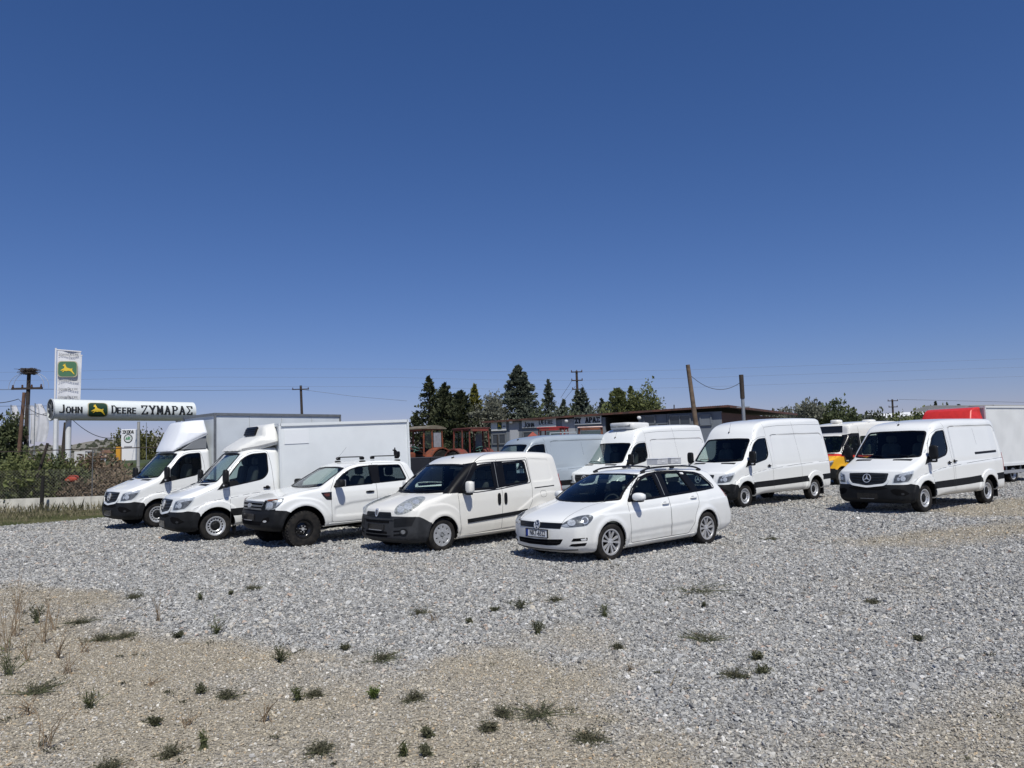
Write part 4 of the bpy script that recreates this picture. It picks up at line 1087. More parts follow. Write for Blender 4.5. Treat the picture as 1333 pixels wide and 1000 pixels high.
    for sg in (1, -1):
        pr = Proj('xz', sg)
        fr = put('window_frame', [strip(sh, pr, win, .018, .003, True, thick=.015), patch(sh, pr, round_poly([(-1.37, 1.11), (-1.37, 1.645), (-1.68, 1.65), (-1.68, 1.14)], .005, 2), .002, .012, .08),
                                  patch(sh, pr, [(-.40, 1.085), (-.64, 1.30), (-.64, 1.09)], .0025, .012, .08)], SEAL, root)
        put('window_edge', [strip(sh, pr, f1, .05, .0028, True, thick=.012), strip(sh, pr, f2, .05, .0028, True, thick=.012)], SEAL, fr)
        for f in (f1, f2): put('side_window', patch(sh, pr, f, -.006, .006, .07), GLASS, root)
        put('window_trim', strip(sh, pr, [(-1.45, 1.645), (-1.46, 1.13)], .012, .007), GREYLINE, fr)
    g = put('windshield', patch(sh, Proj('yz'), ws, -.004, .006, .07), GLASS, root); put('windshield_seal', strip(sh, Proj('yz'), ws, .06, .002, True, thick=.02), SEAL, g)
    put('rear_window', patch_back(sh, rw), GLASS, root)
    P1, P2 = camV('fiat', (460, 580), 6.667), camV('fiat', (600, 580), 6.667)
    # black pillar between windshield and side window
    put('roof_gutter', both(strip(sh, P2, spline([(108, 160), (130, 125), (190, 85), (260, 66), (400, 55), (560, 52)]), .012, .002)), SEAL, root)
    doors(root, sh, [(fd, True), (rd, True)])
    pr = Proj('xz', 1)
    L = []
    for sg in (1, -1):
        pr = Proj('xz', sg)
        put('door_trim_strip', strip(sh, pr, [(-.60, .525), (-1.1, .545), (-1.8, .575), (-2.24, .605)], .075, .016, thick=.03), BLACKPL, root)
        put('slide_rail', strip(sh, pr, [(-2.50, 1.065), (-3.12, 1.085)], .022, .002), SEAL, root)
        for hx in (-1.455, -1.635):
            q = hit(sh, pr, [(hx, .90)])[0]; b = MB(); b.add(*superellipsoid((q[0], q[1] + sg * .006, q[2]), (.085, .03, .24), .6)); b.build('door_handle', BLACKPL, root, 60)
        L.append(strip(sh, pr, round_poly([(-2.66, .86), (-2.66, 1.0), (-2.84, 1.0), (-2.84, .86)], .07), .005, .0012, True))
        L.append(strip(sh, pr, [(-3.36, 1.72), (-3.40, 1.3), (-3.42, .9), (-3.40, .45)], .006, .0012))
        b = MB(); b.add(*superellipsoid((-.55, sg * 1.06, 1.19), (.13, .17, .24), .55)); mo = b.build('wing_mirror', CREAM, root, 60)
        b = MB(); b.add(*superellipsoid((-.55, sg * 1.04, 1.07), (.11, .17, .07), .6)); b.bar((-.53, sg * .88, 1.11), (-.53, sg * 1.02, 1.09), .08, .06); b.build('mirror_foot', BLACKPL, mo, 60)
        b = MB(); b.box((-.618, sg * 1.06, 1.20), (.006, .13, .19), bev=.003); b.build('mirror_glass', CHROME, mo)
        tl = patch(sh, pr, round_poly([(-3.33, 1.32), (-3.45, 1.36), (-3.50, .82), (-3.40, .86), (-3.385, 1.1)], .03, 3), .012, .03, .05); put('tail_light', tl, REDLENS, root)
        put('sill', strip(sh, pr, [(-.42, .245), (-1.2, .25), (-2.2, .26)], .04, .010, thick=.02), CREAM, root)
    put('body_seam', L, GAP_CREASE, root)
    lamp = spline([(358, 583), (362, 555), (385, 525), (430, 495), (480, 470), (540, 450), (600, 445), (625, 455), (615, 475), (575, 515), (520, 556), (470, 582), (410, 598), (375, 597), (358, 583)], 3)[:-1]
    a1 = patch(sh, P1, lamp, .010, .015, 10); a2 = patch(sh, P1, lamp, .002, .01, 10)
    bl = [patch(sh, P1, circ(412, 556, 32, 30), .006, .02, 12), patch(sh, P1, circ(475, 530, 38, 30), .006, .02, 12), patch(sh, P1, circ(545, 490, 30, 20), .006, .02, 12)]
    for mm in (lambda q: q, mirror):
        hl = put('headlight', mm(a2), mat('cloudy_reflector', (.60, .60, .55), .35, noise=.65, nscale=24), root)
        put('lamp_reflector', [mm(q) for q in bl], LAMPSILVER, hl); put('lens', mm(a1), mat('cloudy_lens', (.60, .60, .54), .15, noise=.3, nscale=15) if False else LENS, hl)
    pz = Proj('yz')
    gr = put('grille', [patch(sh, pz, round_poly([(-.40, .79), (-.43, .70), (-.41, .665), (.41, .665), (.43, .70), (.40, .79)], .02, 3), .003, .02, .06)], mat('grille_black', (.018, .019, .02), .4), root)
    put('grille_slat', [strip(sh, pz, [(-.40, zz), (.40, zz)], .016, .012, thick=.01) for zz in (.70, .73, .76)], BLACKPL, gr)
    em = put('emblem', patch(sh, pz, round_poly([(-.050, .84), (.050, .84), (.055, .76), (.03, .71), (0, .69), (-.03, .71), (-.055, .76)], .02, 3), .02, .03, .04), CHROME, root)
    put('emblem_shield', patch(sh, pz, round_poly([(-.032, .82), (.032, .82), (.03, .75), (0, .72), (-.03, .75)], .012, 3), .026, .01, .04), mat('badge_dark', (.12, .12, .13), .3), em)
    put('lower_grille', [patch(sh, pz, round_poly([(-.42, .63), (-.42, .585), (.38, .585), (.38, .63)], .012, 2), .003, .02, .06), patch(sh, pz, round_poly([(-.40, .43), (-.42, .32), (.34, .32), (.33, .43)], .02, 2), .003, .02, .06)], DARKIN, root)
    put('bumper_bar', [strip(sh, pz, [(-.5, .655), (.5, .655)], .03, .012, thick=.02), strip(sh, pz, [(-.45, .375), (.42, .375)], .018, .012, thick=.012)], GREYPL, root)
    pl = put('plate_holder', patch(sh, pz, round_poly([(-.30, .45), (.26, .45), (.26, .56), (-.30, .56)], .01, 2), .02, .02, .08), GLOSSBLK, root)
    put('plate_bar', strip(sh, pz, [(-.24, .45), (.2, .45)], .010, .024, thick=.004), SILVER, pl)
    put('bumper_panel', both(patch(sh, P1, round_poly([(352, 638), (545, 618), (505, 700), (352, 712)], 6, 3), .003, .012, 12)), BLACKPL, root)
    fg = put('fog_lamp', both(patch(sh, P1, circ(438, 752, 36, 30), .012, .03, 12)), BLACKPL, root); put('fog_lamp_glass', both(patch(sh, P1, circ(434, 752, 20, 18), .016, .02, 12)), LAMPDARK, fg)
    put('fog_bar', both(strip(sh, P1, [(350, 745), (415, 742)], .02, .008, thick=.01)) + both(strip(sh, P1, [(350, 778), (415, 772)], .02, .008, thick=.01)), DARKIN, root)
    add_wheels(root, 'cover', .318, .205, .205, [(0, (1, -1)), (-2.68, (1, -1))], .885)
    add_cabin(root, -.15, 1.13, -1.10, .62, .72, rear=-2.0, h=.60)
    for sg in (1, -1):                                    # sun visors
        b = MB(); b.box((0, 0, 0), (.16, .42, .02), bev=.008); v = b.build('sun_visor', mat('visor', (.35, .35, .34), .8), root, loc=(-.86, sg * .34, 1.60)); v.rotation_euler = (0, .7, 0)
    b = MB(); q = hit(sh, Proj('xy'), [(-1.0, 0)])[0]; b.add(*superellipsoid((q[0], 0, q[2] + .008), (.08, .03, .03), .7)); b.tube([(q[0], 0, q[2]), (q[0] - .06, 0, q[2] + .12)], .004, 5); b.build('antenna', SEAL, root, 50)
    b = MB()
    for y0, y1 in ((.70, .0), (-.1, -.65)):
        pts = hit(sh, pz, [(y0, 1.13), ((y0 + y1) / 2, 1.15), (y1, 1.14)]); b.tube([tuple(p + np.array([.02, 0, .012])) for p in pts], .009, 6)
    b.build('wiper', SEAL, root, 40)
    return root

# ---------------------------------------------------------------- white double-cab pickup
def build_ford():
    x, y, a, z = POSE['ford']
    sil = spline([(.45, .36), (.66, .37), (.78, .42), (.83, .50), (.84, .62), (.83, .74), (.80, .80), (.795, .90), (.775, .99), (.74, 1.025), (.60, 1.065), (.3, 1.13), (0, 1.175), (-.30, 1.21), (-.30, 1.21),
                  (-.60, 1.385), (-.85, 1.525), (-1.06, 1.64), (-1.25, 1.70), (-1.5, 1.745), (-1.9, 1.765), (-2.3, 1.755), (-2.55, 1.73), (-2.66, 1.69), (-2.72, 1.62), (-2.80, 1.4), (-2.86, 1.20), (-2.88, 1.08), (-2.88, 1.08),
                  (-2.92, 1.12), (-2.92, 1.12), (-3.6, 1.13), (-4.28, 1.14), (-4.32, 1.10), (-4.32, 1.10), (-4.33, .8), (-4.30, .52), (-4.30, .52), (-4.0, .46), (-2, .42), (-1, .40)], 5, closed=True)
    w = [(.9, .80), (.7, .85), (.45, .893), (.2, .91), (-.5, .915), (-2.8, .915), (-4.3, .90)]
    tz = [(.38, .05), (.5, .01), (.62, .0), (1.0, .0), (1.12, .015), (1.2, .04), (1.35, .085), (1.6, .165), (1.75, .22)]
    bow = [(1.1, .22), (.8, .22), (.4, .2), (.0, .14), (-.5, .14), (-1.1, .14), (-1.5, .02), (-1.9, 0), (-4, 0)]
    emb = [(round_poly([(-.70, .78), (-1.1, .86), (-2.8, .96), (-2.8, .60), (-.70, .60)], .06), -.014, .05),
           (spline([(.70, .40), (.62, .80), (.35, 1.0), (0, 1.03), (-.38, .92), (-.60, .65), (-.62, .40)], 5), .022, .04),
           (spline([(-2.40, .40), (-2.50, .80), (-2.75, 1.0), (-3.07, 1.03), (-3.4, .95), (-3.65, .65), (-3.7, .40)], 5), .022, .04)]
    sh = Shell(sil, w, tz, bow, .03, [(1, .09), (.6, .10), (.2, .08), (-.3, .05), (-1.1, .08), (-2.6, .09), (-2.9, .04), (-4.3, .05)], emb, [(0, .40, .47), (-3.07, .40, .46)], .02)
    sh.zc = 1.3
    f1 = round_poly([(-.70, 1.215), (-.78, 1.34), (-.95, 1.475), (-1.15, 1.58), (-1.37, 1.63), (-1.64, 1.645), (-1.66, 1.245)], [.02, .08, .1, .1, .05, .03, .03])
    f2 = round_poly([(-1.86, 1.645), (-2.44, 1.64), (-2.55, 1.33), (-2.52, 1.29), (-1.84, 1.26)], [.04, .06, .05, .05, .04])
    ws = round_poly([(-.74, 1.25), (-.4, 1.225), (0, 1.218), (.4, 1.225), (.74, 1.25), (.62, 1.61), (.3, 1.635), (-.3, 1.635), (-.62, 1.61)], [.03, .01, .01, .01, .03, .05, .1, .1, .05])
    rw = round_poly([(-.58, 1.30), (.58, 1.30), (.52, 1.56), (-.52, 1.56)], .06)
    sh.cav = (-2.74, -.20, .75)
    for f in (f1, f2): sh.side_cut(f)
    sh.front_cut(ws, -1.5); sh.front_cut(rw, -9, -2.5)
    tub = [(-2.98, 1.3), (-2.98, .75), (-4.22, .75), (-4.22, 1.3)]; Ft = Field(tub, .02, .2); sh.cuts.append(lambda X, Y, Z_: np.maximum(Ft(X, Z_), np.abs(Y) - .78))
    fd = round_poly([(-.64, .47), (-.62, .9), (-.62, 1.17), (-.74, 1.40), (-.95, 1.545), (-1.15, 1.65), (-1.40, 1.70), (-1.72, 1.705), (-1.74, 1.22), (-1.75, .47)], [.06, .02, .02, .1, .1, .1, .1, .03, .03, .05])
    rd = round_poly([(-1.75, .47), (-1.74, 1.22), (-1.72, 1.705), (-2.48, 1.70), (-2.60, 1.40), (-2.66, 1.2), (-2.66, .95), (-2.50, .70), (-2.50, .47)], [.03, .02, .02, .08, .1, .05, .08, .08, .05])
    hood = [(1.2, -.3), (1.2, .44), (.72, .56), (.5, .72), (.2, .80), (-.36, .80), (-.34, .6), (-.30, .3), (-.295, 0), (-.295, -.3)]
    cond_h = lambda c, n: (n[:, 2] > .35) & (c[:, 2] > 1.0) & (c[:, 2] < 1.26)
    bump = [(.34, .1), (.36, .68), (.30, .745), (.40, .79), (.62, .815), (.80, .81), (1.3, .81), (1.3, .1)]
    regs = [('front_bumper', 'xz', bump, anyw), ('hood', 'xy', hood, cond_h), ('front_door', 'xz', fd, side_left), ('front_door_right', 'xz', fd, side_right), ('rear_door', 'xz', rd, side_left), ('rear_door_right', 'xz', rd, side_right),
            ('load_bed', 'xz', [(-2.895, .3), (-2.895, 1.4), (-5, 1.4), (-5, .3)], anyw)]
    parts = split_shell(sh, regs, .024)
    root = thing('pickup_truck', 'white double-cab pickup with black steel wheels, black bumper and two roof bars', 'pickup truck', (x, y, z), a)
    for k, d in parts.items(): part_from(k.replace('_right', ''), d, DARKIN if k == 'liner' else BLACKPL if k == 'front_bumper' else WHITE, root)
    windows(root, sh, [f1], ws, sides=(1, -1), frame=.022)
    windows(root, sh, [f2], None, sides=(1, -1), frame=.022, glass=DARKGLASS)
    put('rear_window', patch_back(sh, rw), GLASS, root)
    P1, P2 = camV('ford', (300, 580), 6.667), camV('ford', (420, 570), 7.69)
    for sg in (1, -1):
        put('pillar', patch(sh, Proj('xz', sg), [(-1.65, 1.245), (-1.63, 1.66), (-1.87, 1.66), (-1.85, 1.25)], .003, .012, .08), SEAL, root)
    doors(root, sh, [(fd, True), (rd, True), ([(-2.895, 1.1), (-2.895, .48)], False)])
    put('hood_seam', both(strip(sh, P1, spline([(450, 447), (480, 425), (580, 402), (690, 385), (750, 372), (775, 350)]), .008, .0015)), GAP_CREASE, root)
    lamp = round_poly([(305, 556), (308, 520), (325, 472), (400, 464), (465, 460), (450, 490), (420, 525), (395, 545), (350, 556)], 5, 3)
    a1 = patch(sh, P1, lamp, .008, .015, 10); a2 = patch(sh, P1, lamp, .001, .01, 10)
    bl = [patch(sh, P1, round_poly([(310, 550), (316, 505), (345, 490), (372, 500), (366, 545), (340, 553)], 6, 3), .005, .02, 10), patch(sh, P1, [(395, 530), (405, 485), (452, 468), (436, 500)], .005, .02, 10)]
    og = patch(sh, P1, round_poly([(322, 482), (330, 472), (420, 466), (400, 474), (350, 484)], 3, 3), .0075, .01, 10)
    for mm in (lambda q: q, mirror):
        hl = put('headlight', mm(a2), LAMPDARK, root); put('lamp_reflector', [mm(q) for q in bl], LAMPSILVER, hl); put('lens', mm(a1), LENS, hl); put('turn_signal', mm(og), mat('dim_orange_lens', (.22, .07, .02), .2), hl)
        put('lamp_surround', mm(patch(sh, P1, round_poly([(262, 572), (280, 520), (300, 478), (325, 472), (306, 520), (303, 556), (330, 560), (392, 552), (388, 575), (300, 585)], 3, 2), .003, .012, 10)), BLACKPL, root)
    pz = Proj('yz')
    gr = put('grille', patch(sh, pz, round_poly([(-.46, .80), (-.52, .99), (.52, .99), (.46, .80)], .02, 3), .003, .02, .06), DARKIN, root)
    put('grille_slat', [strip(sh, pz, [(-w_, zz), (0, zz + .01), (w_, zz)], .038, .018, thick=.02) for w_, zz in ((.53, .965), (.50, .895), (.47, .83))], mat('grille_grey', (.14, .145, .15), .35, metal=.3), gr)
    put('emblem', patch(sh, pz, circ(0, .90, .10, .045, 20), .03, .02, .05), mat('badge_grey', (.45, .46, .48), .25, metal=.6), gr)
    put('air_intake', [patch(sh, pz, round_poly([(-.48, .50), (.48, .50), (.52, .58), (-.52, .58)], .02, 3), .003, .02, .06)], DARKIN, root)
    pl = put('plate_holder', patch(sh, pz, round_poly([(-.28, .60), (.28, .60), (.28, .73), (-.28, .73)], .01, 2), .018, .02, .08), GLOSSBLK, root)
    put('plate_bar', strip(sh, pz, [(-.22, .60), (.2, .60)], .012, .022, thick=.004), SILVER, pl)
    fg = put('fog_lamp', both(patch(sh, P1, round_poly([(262, 668), (285, 635), (330, 622), (340, 655), (310, 672)], 6, 3), .003, .02, 10)), DARKIN, root); put('fog_lamp_glass', both(patch(sh, P1, circ(298, 660, 16, 9), .008, .01, 10)), LAMPSILVER, fg)
    for sg in (1, -1):
        q = patch(sh, P1, round_poly([(786, 410), (878, 402), (880, 472), (835, 470), (805, 440)], 5, 3), .006, .02, 10)
        v = put('side_vent', q if sg > 0 else mirror(q), GLOSSBLK, root)
        q = patch(sh, P1, round_poly([(806, 420), (860, 414), (860, 440), (830, 445)], 5, 3), .010, .01, 10); put('vent_marker', q if sg > 0 else mirror(q), mat('marker_amber', (.10, .03, .02), .2), v)
        b = MB(); b.add(*superellipsoid((-.76, sg * 1.06, 1.30), (.15, .24, .17), .55)); b.bar((-.74, sg * .88, 1.245), (-.74, sg * 1.0, 1.25), .06, .04); mo = b.build('wing_mirror', BLACKPL, root, 60)
        b = MB(); b.box((-.838, sg * 1.06, 1.305), (.006, .19, .13), bev=.003); b.build('mirror_glass', CHROME, mo)
        for hx, hz in ((-1.56, 1.075), (-2.42, 1.11)):
            q = hit(sh, Proj('xz', sg), [(hx, hz)])[0]; b = MB(); b.add(*superellipsoid((q[0], q[1] + sg * .018, q[2]), (.21, .03, .038), .6)); b.build('door_handle', BLACKPL, root, 60)
            b = MB(); b.add(*superellipsoid((q[0], q[1] + sg * .001, q[2] - .008), (.12, .012, .066), .8)); b.build('handle_recess', GREYLINE, root, 60)
        put('tail_light', patch(sh, Proj('xz', sg), round_poly([(-4.20, 1.10), (-4.34, 1.10), (-4.34, .72), (-4.22, .72)], .02, 2), .006, .02, .05), REDLENS, root)
        put('sill', strip(sh, Proj('xz', sg), [(-.56, .43), (-1.5, .44), (-2.5, .45)], .05, .006, thick=.02), WHITE, root)
    # roof bars with their feet, one clamp standing on the rear bar
    for i, bx in enumerate((-1.55, -2.47)):
        b = MB(); zb = 1.852
        b.add(*superellipsoid((bx, 0, zb), (.045, 1.28, .026), .5))
        for sg in (1, -1):
            q = hit(sh, Proj('xy'), [(bx, sg * .58)])[0]
            b.add(*superellipsoid((bx, sg * .575, zb - .035), (.10, .09, .07), .5)); b.add(*superellipsoid((bx, sg * .60, q[2] + .01), (.14, .10, .04), .6))
        o = b.build('roof_bar', SEAL, root, 50)
        if i:
            b = MB(); b.add(*superellipsoid((bx, .52, zb + .06), (.07, .08, .12), .5)); b.add(*superellipsoid((bx - .02, .60, zb + .03), (.10, .05, .14), .5)); b.bar((bx, .50, zb + .04), (bx + .05, .58, zb + .18), .03); b.tube([(bx - .04, .48, zb + .12), (bx + .05, .50, zb + .13)], .018, 8); b.build('bar_clamp', SEAL, o, 50)
    b = MB(); b.tube([(-1.2, -.1, 1.74), (-1.52, -.1, 2.08)], .004, 5); b.build('antenna', GREYLINE, root)
    add_wheels(root, 'black', .385, .26, .205, [(0, (1, -1)), (-3.07, (1, -1))], .90)
    add_cabin(root, -.50, 1.26, -1.25, .82, .68, rear=-2.05, h=.55)
    b = MB(); b.box((-1.9, 0, .38), (3.8, .9, .14), bev=.03); b.build('chassis', DARKIN, root)
    return root

# ---------------------------------------------------------------- box bodies and the other trucks
POSE['Y'] = (12.9, 32.25, -2.6, 0.0); POSE['T'] = (15.7, 28.6, -2.58, 0.0)
BOXWHITE = mat('box_panel_white', (.72, .75, .76), .45, noise=.05, nscale=2.5)
BOXGREY = mat('box_panel_grey', (.62, .66, .69), .5, noise=.12, nscale=1.6)
ALU = mat('aluminium_trim', (.20, .21, .22), .45, metal=.3, noise=.2)
ALUL = mat('aluminium_light', (.42, .43, .45), .4, metal=.5)
def box_body(root, x0, x1, z0, z1, hw, m, trim, tilt=0., hatch=True, joints=4):
    """a panelled cargo box with edge rails, corner posts, doors behind and a hollow underside frame"""
    P = bpy.data.objects.new('cargo_box', None)
    b = MB(); b.box(((x0 + x1) / 2, 0, (z0 + z1) / 2), (x1 - x0 - .02, 2 * hw - .02, z1 - z0 - .02), bev=.01)
    bx = b.build('cargo_box', m, root); bpy.data.objects.remove(P)
    pv = Vector((x1, 0, z0)); bx.matrix_local = Matrix.Translation(pv) @ Matrix.Rotation(tilt, 4, 'Y') @ Matrix.Translation(-pv)
    t = MB(); w = .055
    for sg in (1, -1):
        t.bar((x0, sg * hw, z1), (x1, sg * hw, z1), w, .07); t.bar((x0, sg * hw, z0), (x1, sg * hw, z0), w, .10)
        for xx in (x0, x1): t.bar((xx, sg * hw, z0 - .05), (xx, sg * hw, z1 + .035), w, w)
    for xx in (x0, x1):
        t.bar((xx, -hw, z1), (xx, hw, z1), w, .07); t.bar((xx, -hw, z0), (xx, hw, z0), w, .1)
    t.build('edge_rail', trim, bx)
    s = MB(); n = joints
    for k in range(1, n):
        xx = x0 + (x1 - x0) * k / n
        for sg in (1, -1): s.box((xx, sg * hw, (z0 + z1) / 2), (.012, .006, z1 - z0 - .1))
    if joints > 1: s.build('panel_joint', mat('joint_grey', (.42, .44, .45), .6), bx)
    d = MB()
    for sg in (1, -1): d.box((x0 - .012, sg * hw * .49, (z0 + z1) / 2), (.03, hw * .93, z1 - z0 - .12), bev=.008)
    for sg in (1, -1): d.tube([(x0 - .04, sg * .2, z0 + .05), (x0 - .04, sg * .2, z1 - .05)], .014, 6)
    d.build('rear_door', m, bx)
    if hatch:
        h = MB(); h.box((x1 - .42, hw, z1 - .30), (.62, .008, .36), bev=.003); h.build('side_hatch', mat('hatch_white', (.75, .77, .78), .45), bx)
    f = MB()
    for sg in (1, -1): f.box(((x0 + x1) / 2 + .2, sg * .42, z0 - .22), (x1 - x0 + .6, .09, .20))
    for k in range(7): f.box((x0 + .3 + (x1 - x0 - .6) * k / 6, 0, z0 - .09), (.08, 2 * hw - .1, .07))
    f.build('chassis_frame', DARKIN, root)
    return bx
def fairing(root, sil, w, tz, m, edge=None, name='wind_deflector', bow=(( -.4, .25), (-1.4, .0)), rad=.09, zc=9):
    sh = Shell(spline(sil, 5, closed=True), w, tz, bow, 0, [(0, rad)], (), (), 0); sh.zc = zc
    parts = split_shell(sh, [], .03)
    o = part_from(name, parts['body_shell'], m, root)
    return o, sh
def box_trucks():
    r, sh = sprinter('S2', 'box_truck', 'white box truck with roof cooling unit and black vent, beside the pickup', 'truck', 'cab', 3.665, seats=True)
    bx = box_body(r, -5.02, -1.50, .98, 2.67, 1.06, BOXWHITE, mat('box_edge_white', (.68, .71, .72), .4), tilt=.026, joints=1)
    fo, fs = fairing(r, [(-.50, 2.06), (-.50, 2.10), (-.62, 2.20), (-.95, 2.385), (-1.06, 2.42), (-1.06, 2.42), (-1.13, 2.60), (-1.20, 2.665), (-1.30, 2.70), (-1.46, 2.73), (-1.46, 2.73), (-1.47, 2.2), (-1.47, 2.2), (-1.2, 2.14), (-.8, 2.06)],
                     [(-.4, .60), (-.7, .72), (-1.1, .88), (-1.47, 1.0)], [(2.0, -.02), (2.3, .0), (2.5, .08), (2.7, .22)], mat('deflector_cream', (.70, .70, .67), .4, noise=.06), bow=((-.3, .22), (-.9, .18), (-1.4, 0)))
    pz = Proj('yz')
    vo = put('cooling_vent', patch(fs, pz, round_poly([(-.42, 2.44), (-.42, 2.63), (.42, 2.63), (.42, 2.44)], .02, 2), .05, .07, .06), SEAL, r)
    put('vent_slat', [strip(fs, pz, [(-.40, z_), (.40, z_)], .014, .062, thick=.02) for z_ in (2.48, 2.53, 2.58)], BLACKPL, vo)
    put('deflector_edge', both(strip(fs, Proj('xz'), [(-.66, 2.10), (-1.0, 2.16), (-1.45, 2.27)], .03, .012, thick=.03)), mat('edge_grey', (.3, .3, .3), .5), fo)
    b = MB(); b.box((-1.9, .95, .62), (.55, .06, .30), bev=.01); b.box((-1.62, .90, .50), (.05, .18, .42), bev=.01); b.build('side_skirt', WHITE, r)
    b = MB(); b.box((-2.4, .80, .62), (.7, .35, .35), bev=.05); b.build('fuel_tank', DARKIN, r)
    r, sh = sprinter('S1', 'box_truck', 'white box truck with tall smooth wind deflector, leftmost vehicle of the row', 'truck', 'cab', 3.665)
    box_body(r, -5.85, -1.56, .98, 3.12, 1.06, BOXGREY, ALU, hatch=False)
    fo, fs = fairing(r, [(-.50, 2.06), (-.47, 2.12), (-.60, 2.40), (-.76, 2.74), (-.84, 2.88), (-.95, 2.93), (-1.2, 2.96), (-1.42, 2.97), (-1.42, 2.97), (-1.43, 2.52), (-1.43, 2.52), (-1.0, 2.32), (-.7, 2.16)],
                     [(-.4, .62), (-.7, .70), (-1.0, .82), (-1.43, 1.02)], [(2.0, -.02), (2.3, .0), (2.6, .06), (2.95, .26)], mat('deflector_white', (.78, .80, .83), .35, coat=.4, noise=.03), bow=((-.3, .25), (-.9, .2), (-1.4, 0)), rad=.16)
    b = MB(); b.prism([(-.75, 2.11), (-1.0, 2.30), (-1.40, 2.50), (-1.40, 2.13)], -.84, .84); b.build('deflector_base', GREYLINE, r)
    put('deflector_edge', both(strip(fs, Proj('xz'), [(-.62, 2.14), (-.95, 2.30), (-1.42, 2.54)], .035, .012, thick=.03)), mat('edge_white', (.5, .52, .55), .5), fo)
def more_trucks():
    # box truck with a red deflector behind the right-hand van
    r, sh = sprinter('T', 'box_truck', 'white box truck with red wind deflector, half out of frame at right', 'truck', 'cab', 3.665, h=.035)
    RED = mat('red_deflector', (.62, .035, .03), .4, noise=.15)
    box_body(r, -6.3, -1.62, .72, 2.92, 1.08, mat('box_panel_dusty', (.70, .71, .70), .5, noise=.10, nscale=1.5), mat('box_edge_dusty', (.66, .67, .67), .45), hatch=False, joints=1)
    fairing(r, [(-.55, 2.10), (-.70, 2.36), (-.88, 2.66), (-1.0, 2.82), (-1.0, 2.82), (-1.25, 2.90), (-1.56, 2.92), (-1.56, 2.92), (-1.56, 2.16), (-1.56, 2.16), (-1.2, 2.12)], [(-.5, .90), (-1, 1.0), (-1.56, 1.05)], [(2.0, 0), (2.5, .03), (2.75, .10)], RED, bow=((-.3, .12), (-.9, .08), (-1.5, 0)), rad=.06)
    b = MB()
    for sg in (1, -1):
        for z_ in (.44,): b.box((-3.6, sg * 1.02, z_), (4.2, .03, .12), bev=.005)
        for x_ in (-1.9, -3.0, -4.1): b.box((x_, sg * .98, .56), (.05, .06, .42))
    b.build('side_guard', ALUL, r)
    # refrigerated van B and plain vans
    r, sh = sprinter('B', 'panel_van', 'white high-roof van with flat cooling unit on its roof, behind the estate car', 'van', 'high', 3.665)
    b = MB(); b.add(*superellipsoid((-1.42, 0, 2.60), (.98, 1.15, .24), .32, 24, 14))
    u = b.build('roof_cooling_unit', mat('unit_white', (.72, .72, .70), .45, noise=.06), r, 50)
    b = MB(); b.add(*superellipsoid((-1.25, 0, 2.67), (.9, .9, .12), .3, 20, 8)); b.build('unit_cover', mat('unit_white', (.7, .7, .7)), u, 50)
    b = MB()
    for y_ in (-.34, .02, .34):
        for k in range(3): b.box((-.935, y_, 2.58 + k * .035), (.02, .26, .012))
    b.build('unit_vent', GREYLINE, u)
    sprinter('A', 'panel_van', 'white high-roof van with plain long side, right behind the estate car', 'van', 'high', 3.665)
    r, sh = sprinter('R', 'panel_van', 'white low-roof van with chrome star badge and black sliding rail, at right', 'van', 'low', 3.25)
    for sg in (1, -1):
        put('slide_rail', strip(sh, Proj('xz', sg), [(-2.62, 1.375), (-3.86, 1.40)], .06, .004, thick=.02), SEAL, r)
        hb = MB(); q = hit(sh, Proj('xz', sg), [(-1.46, 1.205)])[0]
        hb.add(*superellipsoid((q[0], q[1] + sg * .022, q[2]), (.17, .035, .035), .5)); hb.add(*superellipsoid((q[0] + .02, q[1] + sg * .004, q[2]), (.08, .02, .085), .6)); hb.build('door_handle', BLACKPL, r, 50)
        put('panel_line', strip(sh, Proj('xz', sg), [(-1.42, 2.09), (-1.44, 1.1), (-1.42, .4)], .006, .0015), GAP_CREASE, r)
    sprinter('G', 'panel_van', 'pale blue-grey low-roof van half hidden behind the compact van', 'van', 'low', 3.25, SILVERBLUE)
    minibus()
